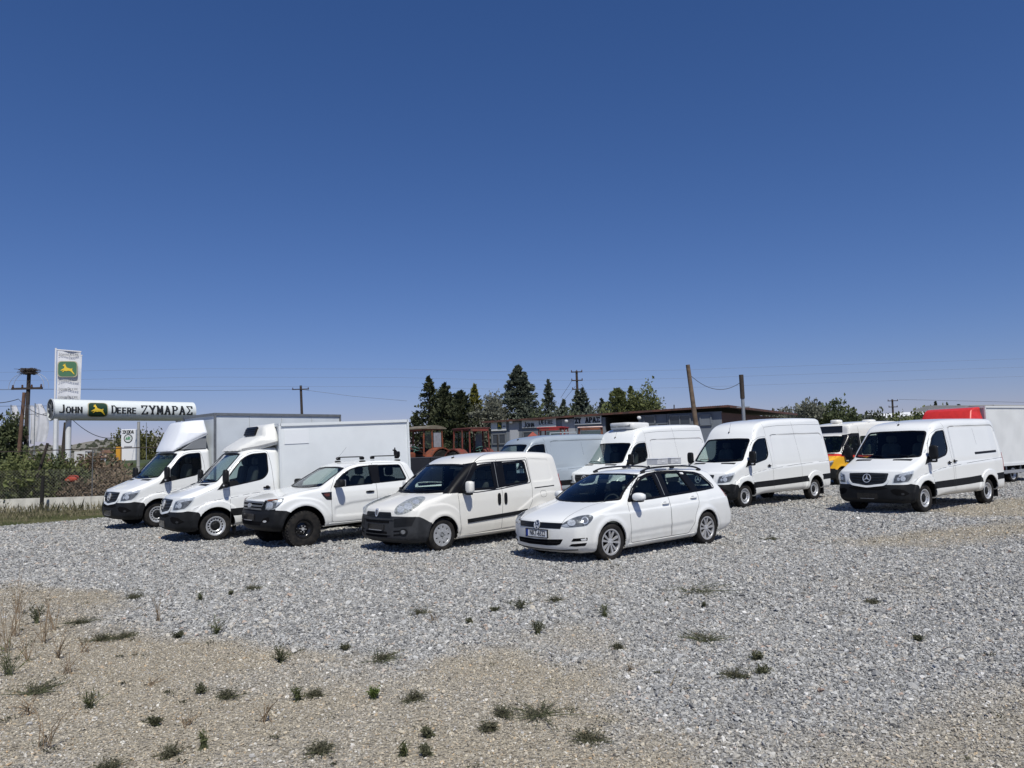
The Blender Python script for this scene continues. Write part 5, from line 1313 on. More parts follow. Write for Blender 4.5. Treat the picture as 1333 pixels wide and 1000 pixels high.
def minibus():
    x, y, a, z = POSE['Y']
    top = [(-.60, 2.10), (-.62, 2.20), (-.64, 2.42), (-.72, 2.50), (-1.0, 2.56), (-1.5, 2.60), (-2.4, 2.63), (-3.4, 2.63)]
    e = -4.665
    back = [(e + .4, 2.62), (e + .22, 2.5), (e + .1, 1.8), (e, 1.2), (e, .7), (e + .08, .38), (e + .08, .38), (-1.2, .34), (-.6, .34)]
    sh = Shell(spline(FRONT + top + back, 5, closed=True), [(1.0, .83), (.85, .88), (.6, .93), (.3, .965), (0, .985), (-.6, .995), (-4.6, .97)],
               [(.2, .05), (.35, .02), (.5, .0), (1.1, .0), (1.3, .012), (1.5, .035), (2.0, .08), (2.3, .10), (2.65, .17)], [(1.2, .20), (.9, .20), (.5, .20), (.1, .17), (-.5, .13), (-1.0, .03), (-1.3, 0), (-4, 0)], .05, [(1, .1), (-1, .11), (-3, .13)], (), [(0, .37, .415), (-3.665, .37, .415)], .02)
    sh.zc = 1.6; sh.cav = (-4.2, .35, .72); sh.side_cut(SP_WIN); sh.front_cut(SP_WS, -.95)
    rear_w = round_poly([(-1.38, 1.22), (-1.38, 1.98), (-4.3, 2.02), (-4.4, 1.25)], .08); sh.side_cut(rear_w)
    low = [(1.4, .66), (1.4, 1.28), (.3, 1.235), (-.1, 1.19), (-1.2, 1.16), (-5, 1.12), (-5, .66)]
    red = [(1.4, 1.22), (1.4, 1.31), (.12, 1.30), (-.2, 1.225), (-1.2, 1.20), (-5, 1.16), (-5, 1.10), (-1.2, 1.12), (-.2, 1.14), (.12, 1.20)]
    bump = [(.36, .1), (.36, .64), (.45, .70), (.72, .71), (1.4, .70), (1.4, .1)]
    skirt = [(1.4, .1), (1.4, .66), (-5, .66), (-5, .1)]
    parts = split_shell(sh, [('door_frame', 'xz', [(.02, 1.20), (-.55, 2.04), (-.80, 2.12), (-1.34, 2.12), (-1.36, 1.20)], lambda c, n: np.abs(c[:, 1]) > .62), ('front_bumper', 'xz', bump, anyw), ('red_band', 'xz', red, anyw), ('lower_body', 'xz', low, anyw), ('skirt', 'xz', skirt, anyw)], .033)
    YEL = dirty_paint('yellow_paint', (.80, .42, .02)); REDP = dirty_paint('red_stripe', (.60, .04, .02)); CRM = dirty_paint('cream_white', (.80, .79, .74))
    root = thing('minibus', 'white and yellow minibus with a red stripe, seen between the two white vans', 'minibus', (x, y, z), a)
    m = {'door_frame': GLOSSBLK, 'front_bumper': BLACKPL, 'red_band': REDP, 'lower_body': YEL, 'skirt': mat('grey_skirt', (.09, .092, .10), .6, noise=.2), 'liner': DARKIN, 'body_shell': CRM}
    for k, d in parts.items(): part_from({'red_band': 'stripe'}.get(k, k), d, m[k], root)
    windows(root, sh, [SP_WIN, rear_w], SP_WS)
    cab_features(root, sh, 'bus', YEL)
    put('destination_display', patch(sh, Proj('yz'), round_poly([(-.62, 2.16), (-.62, 2.44), (.62, 2.44), (.62, 2.16)], .03, 2), .006, .03, .08), GLOSSBLK, root)
    for sg in (1, -1): van_mirror(root, sg)
    add_wheels(root, 'steel', .350, .225, .215, [(0, (1, -1)), (-3.665, (1, -1))], .935)
    add_cabin(root, -.08, 1.33, -.72, .98, .80, h=.66)
    for bx in (-2.0, -2.8, -3.6): 
        for sg in (-1, 1): add_seat(root, bx, sg * .5, .98, .6)
    for bx, rr, nm in ((-1.15, .20, 'roof_hatch'), (-3.4, .24, 'roof_vent')):
        b = MB(); b.add(*superellipsoid((bx, 0, 2.64), (rr * 2.1, rr * 2.1, .16), .6)); b.build(nm, CRM, root, 60)
    L = [strip(sh, Proj('xz', 1), [(-1.30, .4), (-1.33, 1.2), (-1.30, 2.4)], .01, .002)]
    put('panel_line', L, GAP_CREASE, root)

# ---------------------------------------------------------------- old tractors
def tractor(loc, rz, s, label, col, roofcol, frame=True, roofkind='flat', hood=True):
    root = thing('tractor', label, 'tractor', loc, rz, 'old tractors behind the vans'); root.scale = (s, s, s)
    RP = mat('rusty_' + col[0], col[1], .75, noise=.5, nscale=5, col2=(.10, .045, .03), bump=.3)
    RF = mat('roof_' + roofcol[0], roofcol[1], .7, noise=.35, nscale=4)
    DK = mat('tractor_dark', (.03, .028, .026), .8, noise=.3)
    def wheel(x, y, Rr, w, rr):
        b = MB(); b.lathe([(rr, -w / 2), (Rr * .93, -w / 2), (Rr * .97, -w * .3), (Rr * .97, w * .3), (Rr * .93, w / 2), (rr, w / 2)], 28, close=True)
        for k in range(20):
            for sg in (-1, 1):
                t = 2 * math.pi * (k + (.5 if sg > 0 else 0)) / 20
                M = Matrix.Rotation(-t, 4, 'Y') @ Matrix.Translation((Rr * .985, sg * w * .25, 0)) @ Matrix.Rotation(sg * .6, 4, 'X')
                b.box((0, 0, 0), (Rr * .06, w * .5, Rr * .05))
                for q in range(8): b.v[-8 + q] = tuple(M @ Vector(b.v[-8 + q]))
        o = b.build('wheel', RUBBER, root, 30, loc=(x, y, Rr))
        r = MB(); r.lathe([(0, w * .1), (rr * .5, w * .12), (rr * .6, w * .3), (rr * 1.0, w * .34), (rr * 1.02, w * .45), (rr * 1.02, -w * .45), (rr, -w * .3), (0, -w * .1)], 24); r.build('rim', RF, o, 30)
    for sg in (-1, 1): wheel(0, sg * .78, .78, .40, .42); wheel(2.05, sg * .68, .45, .24, .24)
    b = MB(); b.box((1.0, 0, .80), (2.3, .36, .40), bev=.04); b.build('chassis', DK, root)
    if hood:
        b = MB(); b.box((1.75, 0, 1.22), (1.5, .62, .50), bev=.07); h = b.build('hood', RP, root, 40)
        b = MB(); b.box((2.51, 0, 1.20), (.03, .50, .40)); b.build('grille', DK, h)
        b = MB(); b.tube([(1.9, .18, 1.45), (1.9, .18, 2.2)], .04, 8); b.build('exhaust', DK, root, 40)
    for sg in (-1, 1):
        b = MB(); pts = [(.88 * math.cos(t), .78 + .88 * math.sin(t)) for t in np.linspace(-.1, 2.6, 12)]
        inner = [(.82 * math.cos(t), .78 + .82 * math.sin(t)) for t in np.linspace(2.6, -.1, 12)]
        for i in range(11):
            q = [pts[i], pts[i + 1], inner[10 - i], inner[11 - i]]; b.prism(q, sg * .52, sg * .98)
        b.build('fender', RP, root, 40)
    b = MB(); b.add(*superellipsoid((.05, 0, 1.20), (.45, .5, .14), .4)); b.add(*superellipsoid((-.15, 0, 1.42), (.12, .5, .40), .4)); b.build('seat', DK, root, 50)
    b = MB(); b.lathe([(.17, -.012), (.20, -.012), (.20, .012), (.17, .012)], 20, Matrix.Translation((.72, 0, 1.62)) @ Matrix.Rotation(-.5, 4, 'Y') @ Matrix.Rotation(math.pi / 2, 4, 'X'), close=True); b.tube([(.72, 0, 1.6), (.95, 0, 1.3)], .025, 6); b.build('steering_wheel', mat('wheel_green', (.05, .14, .11), .6), root, 40)
    zr = 2.52
    posts = [(-.50, .60), (.25, .62), (.78, .56)]
    for (px, py) in posts:
        for sg in (-1, 1):
            b = MB(); b.bar((px * (1.0 if px < 1 else 1.08), sg * py, 1.15), (px * .92, sg * py * .93, zr), .05); b.build('cab_post', RP, root)
    b = MB()
    for sg in (-1, 1): b.bar((-.52, sg * .60, 1.32), (.82, sg * .57, 1.32), .06, .08); b.bar((-.48, sg * .56, zr - .03), (.74, sg * .52, zr - .03), .05, .06)
    for px in (-.48, .74): b.bar((px, -.54, zr - .03), (px, .54, zr - .03), .05, .06)
    b.build('cab_rail', RP, root)
    b = MB()
    if roofkind == 'arched':
        pr = [(-.72 + 1.6 * t, zr + .02 + .13 * math.sin(math.pi * min(1, t * 1.1))) for t in np.linspace(0, 1, 9)]
        b.prism(pr + [(.88, zr - .02), (-.72, zr - .02)], -.64, .64)
    else: b.box((.12, 0, zr + .03), (1.42, 1.22, .07), bev=.03)
    b.build('cab_roof', RF, root, 40)
    b = MB(); b.box((.79, 0, zr - .05), (.05, 1.0, .12), bev=.01); b.build('roof_band', RP, root)
    for k_ in range(5):
        b = MB(); b.bar((random.uniform(-.9, .2), random.uniform(-.9, .9), random.uniform(.9, 1.3)), (random.uniform(.2, 1.3), random.uniform(-.9, .9), random.uniform(1.2, 2.2)), random.uniform(.03, .06)); b.build('strut', RP if k_ % 2 else DK, root)
    g = MB(); g.box((-.48, 0, 2.0), (.012, 1.0, .8)); g.build('cab_window', GLASS, root)
    g = MB(); g.box((-.12, .59, 2.0), (.50, .012, .66)); g.build('side_panel', mat('milky_panel', (.30, .31, .34), .5, noise=.2), root)
    return root
def tractors():
    p = at(555, 588, 40); tractor((p.x, p.y, 0.25), -2.2, 1.13, 'orange rusty tractor with arched tan roof, leftmost of the old tractors', ('orange', (.25, .062, .025)), ('tan', (.20, .17, .12)), roofkind='arched')
    p = at(612, 588, 39); tractor((p.x, p.y, 0.2), -.9, 1.10, 'dark red tractor with an open flat-roofed cab frame, second old tractor from left', ('darkred', (.20, .035, .025)), ('darkredroof', (.09, .025, .02)))
    p = at(722, 588, 39.5); tractor((p.x, p.y, 0.15), -1.9, 1.09, 'bright red tractor cab seen over the blue-grey van roof', ('red', (.34, .025, .025)), ('redroof', (.33, .022, .022)))
    p = at(770, 590, 41); tractor((p.x, p.y, 0.15), -1.7, 1.09, 'rusty tractor with bleached pale roof under the building\'s lettered sign', ('rust', (.22, .07, .03)), ('bleached', (.75, .55, .48)))
    # spreader hopper and a grey tube frame
    p = at(694, 580, 37); t = thing('spreader_hopper', 'faded red cone-shaped spreader hopper over the blue-grey van roof', 'hopper', (p.x, p.y, 0))
    b = MB(); q = .62
    b.add([(-q, -q, 2.15), (q, -q, 2.15), (q, q, 2.15), (-q, q, 2.15), (0, 0, 2.72), (-q, -q, 2.02), (q, -q, 2.02), (q, q, 2.02), (-q, q, 2.02), (0, 0, 1.1)],
          [(0, 1, 4), (1, 2, 4), (2, 3, 4), (3, 0, 4), (0, 5, 6, 1), (1, 6, 7, 2), (2, 7, 8, 3), (3, 8, 5, 0), (5, 9, 6), (6, 9, 7), (7, 9, 8), (8, 9, 5)])
    b.build('hopper', mat('faded_red', (.30, .06, .04), .75, noise=.3), t)
    for sx in (-1, 1):
        for sy in (-1, 1):
            b = MB(); b.bar((sx * .55, sy * .55, 0), (sx * .55, sy * .55, 2.05), .06); b.build('leg', mat('faded_red', (.3, .06, .04)), t)
    p = at(733, 580, 36.5); t = thing('metal_stand', 'pale grey metal tube frame standing in front of the red tractor', 'frame', (p.x, p.y, 0), -.2)
    for k, (a_, b_) in enumerate((((-.65, 0, 0), (-.60, 0, 2.62)), ((.65, 0, 0), (.65, 0, 2.62)), ((0, 0, 1.2), (0, 0, 2.62)), ((-.62, 0, 2.62), (.67, 0, 2.62)), ((-.62, 0, 1.2), (.67, 0, 1.2)))):
        b = MB(); b.bar(a_, b_, .05); b.build('tube', mat('tube_grey', (.35, .40, .43), .5), t)
    b = MB(); b.bar((-.55, -.12, 2.35), (-.05, -.12, 1.85), .09, .03); b.build('plank', mat('pale_wood', (.55, .36, .24), .7), t)
# ---------------------------------------------------------------- noise in numpy
_rng = np.random.default_rng(7)
_lat = _rng.random((256, 256))
def vnoise(x, y):
    xi = np.floor(x).astype(int); yi = np.floor(y).astype(int); fx = x - xi; fy = y - yi
    fx = fx * fx * (3 - 2 * fx); fy = fy * fy * (3 - 2 * fy)
    g = lambda i, j: _lat[i & 255, j & 255]
    return (g(xi, yi) * (1 - fx) * (1 - fy) + g(xi + 1, yi) * fx * (1 - fy) + g(xi, yi + 1) * (1 - fx) * fy + g(xi + 1, yi + 1) * fx * fy)
def fbm(x, y, o=4):
    s = 0; a = .5; n = 0
    for k in range(o): s = s + a * vnoise(x * 2 ** k + 17.3 * k, y * 2 ** k + 9.1 * k); n += a; a *= .5
    return s / n
# ---------------------------------------------------------------- ground
def gpoly(pts): return [tuple(on_ground(*p)[:2]) for p in pts]
TAN = gpoly([(-200, 775), (0, 772), (90, 778), (130, 790), (195, 815), (260, 838), (330, 852), (385, 868), (440, 880), (520, 872), (600, 850), (700, 856), (790, 862), (822, 875), (815, 905), (822, 940), (880, 970), (930, 990), (960, 1060), (960, 1300), (-400, 1300), (-400, 900)])
TAN2 = gpoly([(1112, 702), (1180, 693), (1260, 685), (1400, 674), (1400, 692), (1300, 700), (1200, 707), (1125, 709)])
TAN5 = gpoly([(1215, 664), (1300, 652), (1480, 634), (1480, 668), (1330, 674), (1235, 674)])
TAN3 = gpoly([(1010, 985), (1100, 955), (1220, 930), (1333, 905), (1500, 900), (1500, 1300), (960, 1300), (950, 1000)])
TAN4 = gpoly([(700, 830), (760, 815), (800, 835), (740, 850)])
def height(x, y):
    num = 0; den = .35
    for k, (px, py, a, z) in POSE.items():
        if k in ('Y', 'T'): continue
        cx, cy = px + 1.4 * -math.cos(a), py - 1.4 * math.sin(a)
        w = np.exp(-((x - cx) ** 2 + (y - cy) ** 2) / 5.0); num = num + w * z; den = den + w
    return num / den + .02 * (fbm(x * .35, y * .35, 3) - .5) * np.clip((y - 2) / 5, 0, 1)
def tan_mask(x, y):
    n = (fbm(x * .55 + 3, y * .55, 5) - .5) * 2.6 * np.clip(y / 12, .45, 3)
    n2 = (fbm(x * 2.2, y * 2.2 + 8, 4) - .5) * .7
    d = poly_sd(TAN, x, y) + n * .9 + n2
    m = np.clip(.5 - d / .6, 0, 1)
    d2 = np.minimum(np.minimum(poly_sd(TAN2, x, y) * .8, poly_sd(TAN3, x, y)), poly_sd(TAN4, x, y)) + n * .7 + n2
    m = np.maximum(m, .75 * np.clip(.5 - d2 / .9, 0, 1))
    m = m * np.clip(.85 + (fbm(x * .9 + 60, y * .9, 4) - .42) * 1.6, .68, 1)
    d3 = np.minimum(poly_sd(TAN2, x, y), poly_sd(TAN5, x, y)) + n * .12 + n2; m = np.maximum(m, .9 * np.clip(.5 - d3 / .8, 0, 1))
    spots = np.clip((fbm(x * .8 + 40, y * .5 + 11, 4) - .66) * 5, 0, .22)
    return np.maximum(m, spots * (y < 30))
def field_mask(x, y):
    """0 on the gravel lot, 1 on rough grass and soil"""
    n = (fbm(x * .4, y * .4, 4) - .5) * 2.0
    L = [tuple(on_ground(px, py)[:2]) for px, py in ((-300, 700), (0, 686), (140, 674), (260, 664))]
    edge = np.interp(x, [L[0][0], L[1][0], L[2][0], L[3][0], 0, 60], [L[0][1], L[1][1], L[2][1], L[3][1], 47, 70])
    edge = np.interp(x, [-60, L[1][0], L[2][0], -9, 0, 60], [L[0][1], L[1][1], L[2][1], 34, 50, 90])
    return np.clip(.5 + (y - edge + n * .6) / .8, 0, 1)
def build_ground():
    xs = np.concatenate([-np.geomspace(30, 4000, 26)[::-1], np.arange(-29.5, 29.6, .16), np.geomspace(30, 4000, 26)])
    ys = np.concatenate([[-60, -20, -8, -3, 0, 2], np.arange(3, 12, .10), np.arange(12, 34, .17), np.arange(34.2, 60, .6), np.geomspace(61, 6000, 40)])
    X, Y = np.meshgrid(xs, ys, indexing='ij'); Z = height(X, Y)
    Z = Z - np.clip((Y - 150) / 2000, 0, 1) * 4
    n0, n1 = X.shape
    V = np.stack([X.ravel(), Y.ravel(), Z.ravel()], 1)
    i = np.arange(n0 * n1).reshape(n0, n1)
    F_ = np.stack([i[:-1, :-1].ravel(), i[1:, :-1].ravel(), i[1:, 1:].ravel(), i[:-1, 1:].ravel()], 1)
    me = mesh_np('ground', V, F_)
    for nm, fn in (('tan', tan_mask), ('field', field_mask)):
        a = me.attributes.new(nm, 'FLOAT', 'POINT'); a.data.foreach_set('value', fn(X.ravel(), Y.ravel()).astype(np.float32))
    m = bpy.data.materials.new('ground_gravel'); m.use_nodes = True; nt = m.node_tree; N = nt.nodes; L = nt.links; b = N['Principled BSDF']; b.inputs['Roughness'].default_value = .95; b.inputs['Specular IOR Level'].default_value = .15
    tc = N.new('ShaderNodeTexCoord')
    def attr(n):
        a = N.new('ShaderNodeAttribute'); a.attribute_name = n; return a.outputs['Fac']
    def vor(scale):
        v = N.new('ShaderNodeTexVoronoi'); v.inputs['Scale'].default_value = scale; L.new(tc.outputs['Object'], v.inputs['Vector']); return v
    def mix(f, a, b_):
        x = N.new('ShaderNodeMix'); x.data_type = 'RGBA'
        for s_, v in ((x.inputs['Factor'], f), (x.inputs['A'], a), (x.inputs['B'], b_)):
            if hasattr(v, 'links'): L.new(v, s_)
            elif isinstance(v, tuple): s_.default_value = (*v, 1)
            else: s_.default_value = v
        return x.outputs['Result']
    def ramp(src, stops):
        r = N.new('ShaderNodeValToRGB'); r.color_ramp.elements.remove(r.color_ramp.elements[0]); r.color_ramp.elements[0].position = stops[0][0]; r.color_ramp.elements[0].color = (*stops[0][1], 1)
        for p, c in stops[1:]: e = r.color_ramp.elements.new(p); e.color = (*c, 1)
        L.new(src, r.inputs[0]); return r.outputs[0]
    v1, v2 = vor(30), vor(85)
    grey = ramp(v1.outputs['Color'], [(.0, (.15, .15, .15)), (.35, (.27, .27, .268)), (.7, (.38, .38, .372)), (1, (.52, .515, .50))])
    tanc = ramp(v2.outputs['Color'], [(.0, (.18, .157, .12)), (.4, (.31, .275, .215)), (.75, (.41, .365, .285)), (1, (.58, .53, .43))])
    ns = N.new('ShaderNodeTexNoise'); ns.inputs['Scale'].default_value = 1.1; ns.inputs['Detail'].default_value = 8; L.new(tc.outputs['Object'], ns.inputs['Vector'])
    col = mix(attr('tan'), grey, tanc)
    dust = N.new('ShaderNodeMapRange'); dust.inputs['From Min'].default_value = .48; dust.inputs['From Max'].default_value = .75; dust.inputs['To Max'].default_value = .15; L.new(ns.outputs['Fac'], dust.inputs['Value'])
    col = mix(dust.outputs[0], col, (.33, .30, .25))
    n3 = N.new('ShaderNodeTexNoise'); n3.inputs['Scale'].default_value = .5; n3.inputs['Detail'].default_value = 9; L.new(tc.outputs['Object'], n3.inputs['Vector'])
    grass = ramp(n3.outputs['Fac'], [(.3, (.05, .065, .02)), (.5, (.10, .105, .045)), (.65, (.20, .17, .10)), (.8, (.26, .22, .14))])
    col = mix(attr('field'), col, grass)
    L.new(col, b.inputs['Base Color'])
    bp = N.new('ShaderNodeBump'); bp.inputs['Strength'].default_value = .9; bp.inputs['Distance'].default_value = .03; L.new(v1.outputs['Distance'], bp.inputs['Height'])
    bp2 = N.new('ShaderNodeBump'); bp2.inputs['Strength'].default_value = .6; bp2.inputs['Distance'].default_value = .01; L.new(v2.outputs['Distance'], bp2.inputs['Height']); L.new(bp.outputs[0], bp2.inputs['Normal'])
    L.new(bp2.outputs[0], b.inputs['Normal'])
    tag(newobj('ground', me, None, m), kind='structure')
# ---------------------------------------------------------------- gravel as real stones
def stone_material():
    m = bpy.data.materials.new('stones'); m.use_nodes = True; nt = m.node_tree; N = nt.nodes; L = nt.links; b = N['Principled BSDF']
    b.inputs['Roughness'].default_value = .8; b.inputs['Specular IOR Level'].default_value = .3
    def attr(n):
        a = N.new('ShaderNodeAttribute'); a.attribute_type = 'INSTANCER'; a.attribute_name = n; return a
    t, g = attr('tone').outputs['Fac'], attr('tan').outputs['Fac']
    def ramp(stops):
        r = N.new('ShaderNodeValToRGB'); r.color_ramp.interpolation = 'LINEAR'; r.color_ramp.elements.remove(r.color_ramp.elements[0]); r.color_ramp.elements[0].position = stops[0][0]; r.color_ramp.elements[0].color = (*stops[0][1], 1)
        for p, c in stops[1:]: e = r.color_ramp.elements.new(p); e.color = (*c, 1)
        L.new(t, r.inputs[0]); return r.outputs[0]
    a = ramp([(0, (.155, .155, .155)), (.25, (.285, .285, .28)), (.6, (.395, .394, .385)), (.86, (.50, .498, .48)), (.93, (.50, .46, .39)), (.955, (.38, .27, .21)), (.965, (.60, .59, .57)), (1, (.68, .67, .65))])
    c = ramp([(0, (.205, .182, .145)), (.3, (.36, .325, .262)), (.65, (.48, .435, .352)), (.82, (.57, .50, .375)), (.88, (.52, .38, .23)), (.92, (.42, .42, .42)), (.96, (.62, .59, .53)), (1, (.72, .69, .62))])
    x = N.new('ShaderNodeMix'); x.data_type = 'RGBA'; L.new(g, x.inputs['Factor']); L.new(a, x.inputs['A']); L.new(c, x.inputs['B'])
    tc = N.new('ShaderNodeTexCoord'); n = N.new('ShaderNodeTexNoise'); n.inputs['Scale'].default_value = 1.6; n.inputs['Detail'].default_value = 5; L.new(tc.outputs['Object'], n.inputs['Vector'])
    h = N.new('ShaderNodeHueSaturation'); r2 = N.new('ShaderNodeMapRange'); r2.inputs['To Min'].default_value = .8; r2.inputs['To Max'].default_value = 1.2; L.new(n.outputs['Fac'], r2.inputs['Value']); L.new(r2.outputs[0], h.inputs['Value']); L.new(x.outputs['Result'], h.inputs['Color'])
    L.new(h.outputs[0], b.inputs['Base Color'])
    return m
def scatter_nodes(m, kinds=5):
    ng = bpy.data.node_groups.new('stone_scatter', 'GeometryNodeTree')
    ng.interface.new_socket('Geometry', in_out='INPUT', socket_type='NodeSocketGeometry'); ng.interface.new_socket('Geometry', in_out='OUTPUT', socket_type='NodeSocketGeometry')
    N = ng.nodes; L = ng.links; gi = N.new('NodeGroupInput'); go = N.new('NodeGroupOutput')
    g2i = N.new('GeometryNodeGeometryToInstance')
    for k in range(kinds):
        ico = N.new('GeometryNodeMeshIcoSphere'); ico.inputs['Radius'].default_value = .5; ico.inputs['Subdivisions'].default_value = 2
        nz = N.new('ShaderNodeTexNoise'); nz.inputs['Scale'].default_value = 1.7; nz.inputs['Detail'].default_value = 1.5
        po = N.new('GeometryNodeInputPosition'); ad = N.new('ShaderNodeVectorMath'); ad.operation = 'ADD'; ad.inputs[1].default_value = (k * 7.3, k * 3.1, 0)
        L.new(po.outputs[0], ad.inputs[0]); L.new(ad.outputs[0], nz.inputs['Vector'])
        sb = N.new('ShaderNodeVectorMath'); sb.operation = 'SUBTRACT'; sb.inputs[1].default_value = (.5, .5, .5); L.new(nz.outputs['Color'], sb.inputs[0])
        ms = N.new('ShaderNodeVectorMath'); ms.operation = 'SCALE'; ms.inputs['Scale'].default_value = 1.35; L.new(sb.outputs[0], ms.inputs[0])
        sp = N.new('GeometryNodeSetPosition'); L.new(ico.outputs['Mesh'], sp.inputs['Geometry']); L.new(ms.outputs[0], sp.inputs['Offset'])
        tr = N.new('GeometryNodeTransform'); tr.inputs['Scale'].default_value = ((1, .72, .5), (1, .85, .6), (1.1, .6, .45), (1, .9, .42), (1.2, .75, .7))[k % 5]; L.new(sp.outputs[0], tr.inputs['Geometry'])
        sm = N.new('GeometryNodeSetMaterial'); sm.inputs['Material'].default_value = m; L.new(tr.outputs[0], sm.inputs['Geometry'])
        L.new(sm.outputs[0], g2i.inputs[0])
    iop = N.new('GeometryNodeInstanceOnPoints'); L.new(gi.outputs[0], iop.inputs['Points']); L.new(g2i.outputs[0], iop.inputs['Instance']); iop.inputs['Pick Instance'].default_value = True
    def na(n, t):
        a = N.new('GeometryNodeInputNamedAttribute'); a.data_type = t; a.inputs['Name'].default_value = n; return a.outputs['Attribute']
    L.new(na('kind', 'INT'), iop.inputs['Instance Index'])
    er = N.new('FunctionNodeEulerToRotation'); L.new(na('rot', 'FLOAT_VECTOR'), er.inputs[0]); L.new(er.outputs[0], iop.inputs['Rotation'])
    L.new(na('size', 'FLOAT'), iop.inputs['Scale'])
    L.new(iop.outputs[0], go.inputs[0])
    return ng
def build_stones():
    m = stone_material(); ng = scatter_nodes(m)
    P = []
    def band(y0, y1, dens, s0):
        n = int(dens * (.8 * (y1 + y0) + 4.4) * (y1 - y0))
        y = np.sqrt(_rng.random(n) * (y1 ** 2 - y0 ** 2) + y0 ** 2); x = (_rng.random(n) * 2 - 1) * (y * .8 + 2.2)
        P.append((x, y, np.full(n, s0)))
    band(3.3, 8, 3500, .0165); band(8, 14, 1950, .021); band(14, 22, 850, .028); band(22, 34, 330, .038)
    x = np.concatenate([p[0] for p in P]); y = np.concatenate([p[1] for p in P]); s0 = np.concatenate([p[2] for p in P])
    n_ = 170000; yy = np.sqrt(_rng.random(n_) * (8.5 ** 2 - 3.9 ** 2) + 3.9 ** 2); xx = (_rng.random(n_) * 2 - 1) * (yy * .75 + 1); ok_ = _rng.random(n_) < tan_mask(xx, yy) * .9
    x = np.concatenate([x, xx[ok_]]); y = np.concatenate([y, yy[ok_]]); s0 = np.concatenate([s0, np.full(ok_.sum(), .014)])
    tn = tan_mask(x, y); fd = field_mask(x, y); r = _rng.random(len(x))
    keep = (r > tn * .34) & (fd < .5); x, y, s0, tn = x[keep], y[keep], s0[keep], tn[keep]
    n = len(x)
    s = s0 * np.exp(_rng.normal(0, .38, n)) * (1 - .42 * tn); s = np.clip(s, .006, .07)
    big = _rng.random(n) < .003; s = np.where(big, s * 1.5, s)
    V = np.stack([x, y, height(x, y) + s * .24], 1)
    me = bpy.data.meshes.new('gravel'); me.vertices.add(n); me.vertices.foreach_set('co', V.astype(np.float32).ravel())
    def put_attr(nm, t, v, f='value'):
        a = me.attributes.new(nm, t, 'POINT'); a.data.foreach_set(f, v)
    put_attr('size', 'FLOAT', s.astype(np.float32)); put_attr('tone', 'FLOAT', _rng.random(n).astype(np.float32)); put_attr('tan', 'FLOAT', np.clip(tn + _rng.normal(0, .15, n), 0, 1).astype(np.float32))
    put_attr('kind', 'INT', _rng.integers(0, 5, n).astype(np.int32))
    rot = np.stack([_rng.normal(0, .45, n), _rng.normal(0, .45, n), _rng.random(n) * 6.283], 1).astype(np.float32); put_attr('rot', 'FLOAT_VECTOR', rot.ravel(), 'vector')
    o = newobj('gravel', me); tag(o, 'loose grey gravel with tan patches covering the yard', 'gravel', kind='stuff')
    md = o.modifiers.new('scatter', 'NODES'); md.node_group = ng
    print('stones', n)
# ---------------------------------------------------------------- hills
def build_hills():
    prof = [(-500, 588), (-200, 586), (-60, 588), (0, 586), (35, 582), (55, 579), (69, 580), (94, 579.5), (112, 575), (130, 573), (150, 572), (175, 570), (200, 569), (235, 568), (300, 570), (380, 580), (520, 586), (700, 582), (900, 570), (1000, 563), (1100, 553), (1180, 548), (1240, 538), (1270, 535), (1333, 533), (1500, 531), (1900, 530)]
    D = 1700.; n = 220; m = 26; V = []; F_ = []
    pxs = np.linspace(-700, 2100, n); pys = np.interp(pxs, [p[0] for p in prof], [p[1] for p in prof])
    for i in range(n):
        q = at(pxs[i], pys[i], D); top = q.z + 3.5 * (fbm(np.array([i * .31]), np.array([3.]), 4)[0] - .5)
        for j in range(m):
            t = j / (m - 1); dd = 420 + (D - 420) * t
            x = q.x / D * dd; zz = -3 + (top + 3) * (t ** 1.7) + (fbm(np.array([x * .01]), np.array([dd * .01]), 4)[0] - .5) * 9 * math.sin(math.pi * t)
            V.append((x, dd, zz))
        for j in range(1, 4): V.append((q.x * (1 + .25 * j), D * (1 + .25 * j), top - 12 * j))
    M_ = m + 3
    for i in range(n - 1):
        for j in range(M_ - 1): F_.append((i * M_ + j, (i + 1) * M_ + j, (i + 1) * M_ + j + 1, i * M_ + j + 1))
    me = bpy.data.meshes.new('hills'); me.from_pydata(V, [], F_); me.shade_smooth()
    hm = mat('hill_scrub', (.20, .185, .15), .95, nscale=.012, col2=(.13, .125, .095)); 
    o = newobj('hills', me, None, hm); tag(o, kind='structure')
    # scattered bushes on the slopes
    b = MB(); rnd = random.Random(5)
    Va = np.array(V).reshape(n, M_, 3)
    for k in range(2600):
        i = rnd.uniform(0, n - 1.01); j = rnd.uniform(6, m - 1.01)
        i0, j0 = int(i), int(j); p = Va[i0, j0] * (1 - (i - i0)) + Va[i0 + 1, j0] * (i - i0); p = p + (Va[i0, j0 + 1] - Va[i0, j0]) * (j - j0)
        r = rnd.uniform(2.0, 5.5); 
        vs = [(p[0] + r * math.cos(t) * rnd.uniform(.7, 1.2), p[1] + r * math.sin(t) * .8, p[2]) for t in np.linspace(0, 6.28, 7)[:-1]]; top = (p[0] + rnd.uniform(-1, 1), p[1], p[2] + r * rnd.uniform(.9, 1.5))
        mid = [(p[0] + (v[0] - p[0]) * .8, p[1] + (v[1] - p[1]) * .8, p[2] + r * .7) for v in vs]
        b.add(vs + mid + [top], [(q, (q + 1) % 6, (q + 1) % 6 + 6, q + 6) for q in range(6)] + [(q + 6, (q + 1) % 6 + 6, 12) for q in range(6)])
    o = b.build('hill_bushes', mat('hill_bush', (.045, .05, .03), .9, noise=.4, nscale=.05), None); tag(o, 'dark scrub bushes dotted over the far hills', 'bushes', kind='stuff')
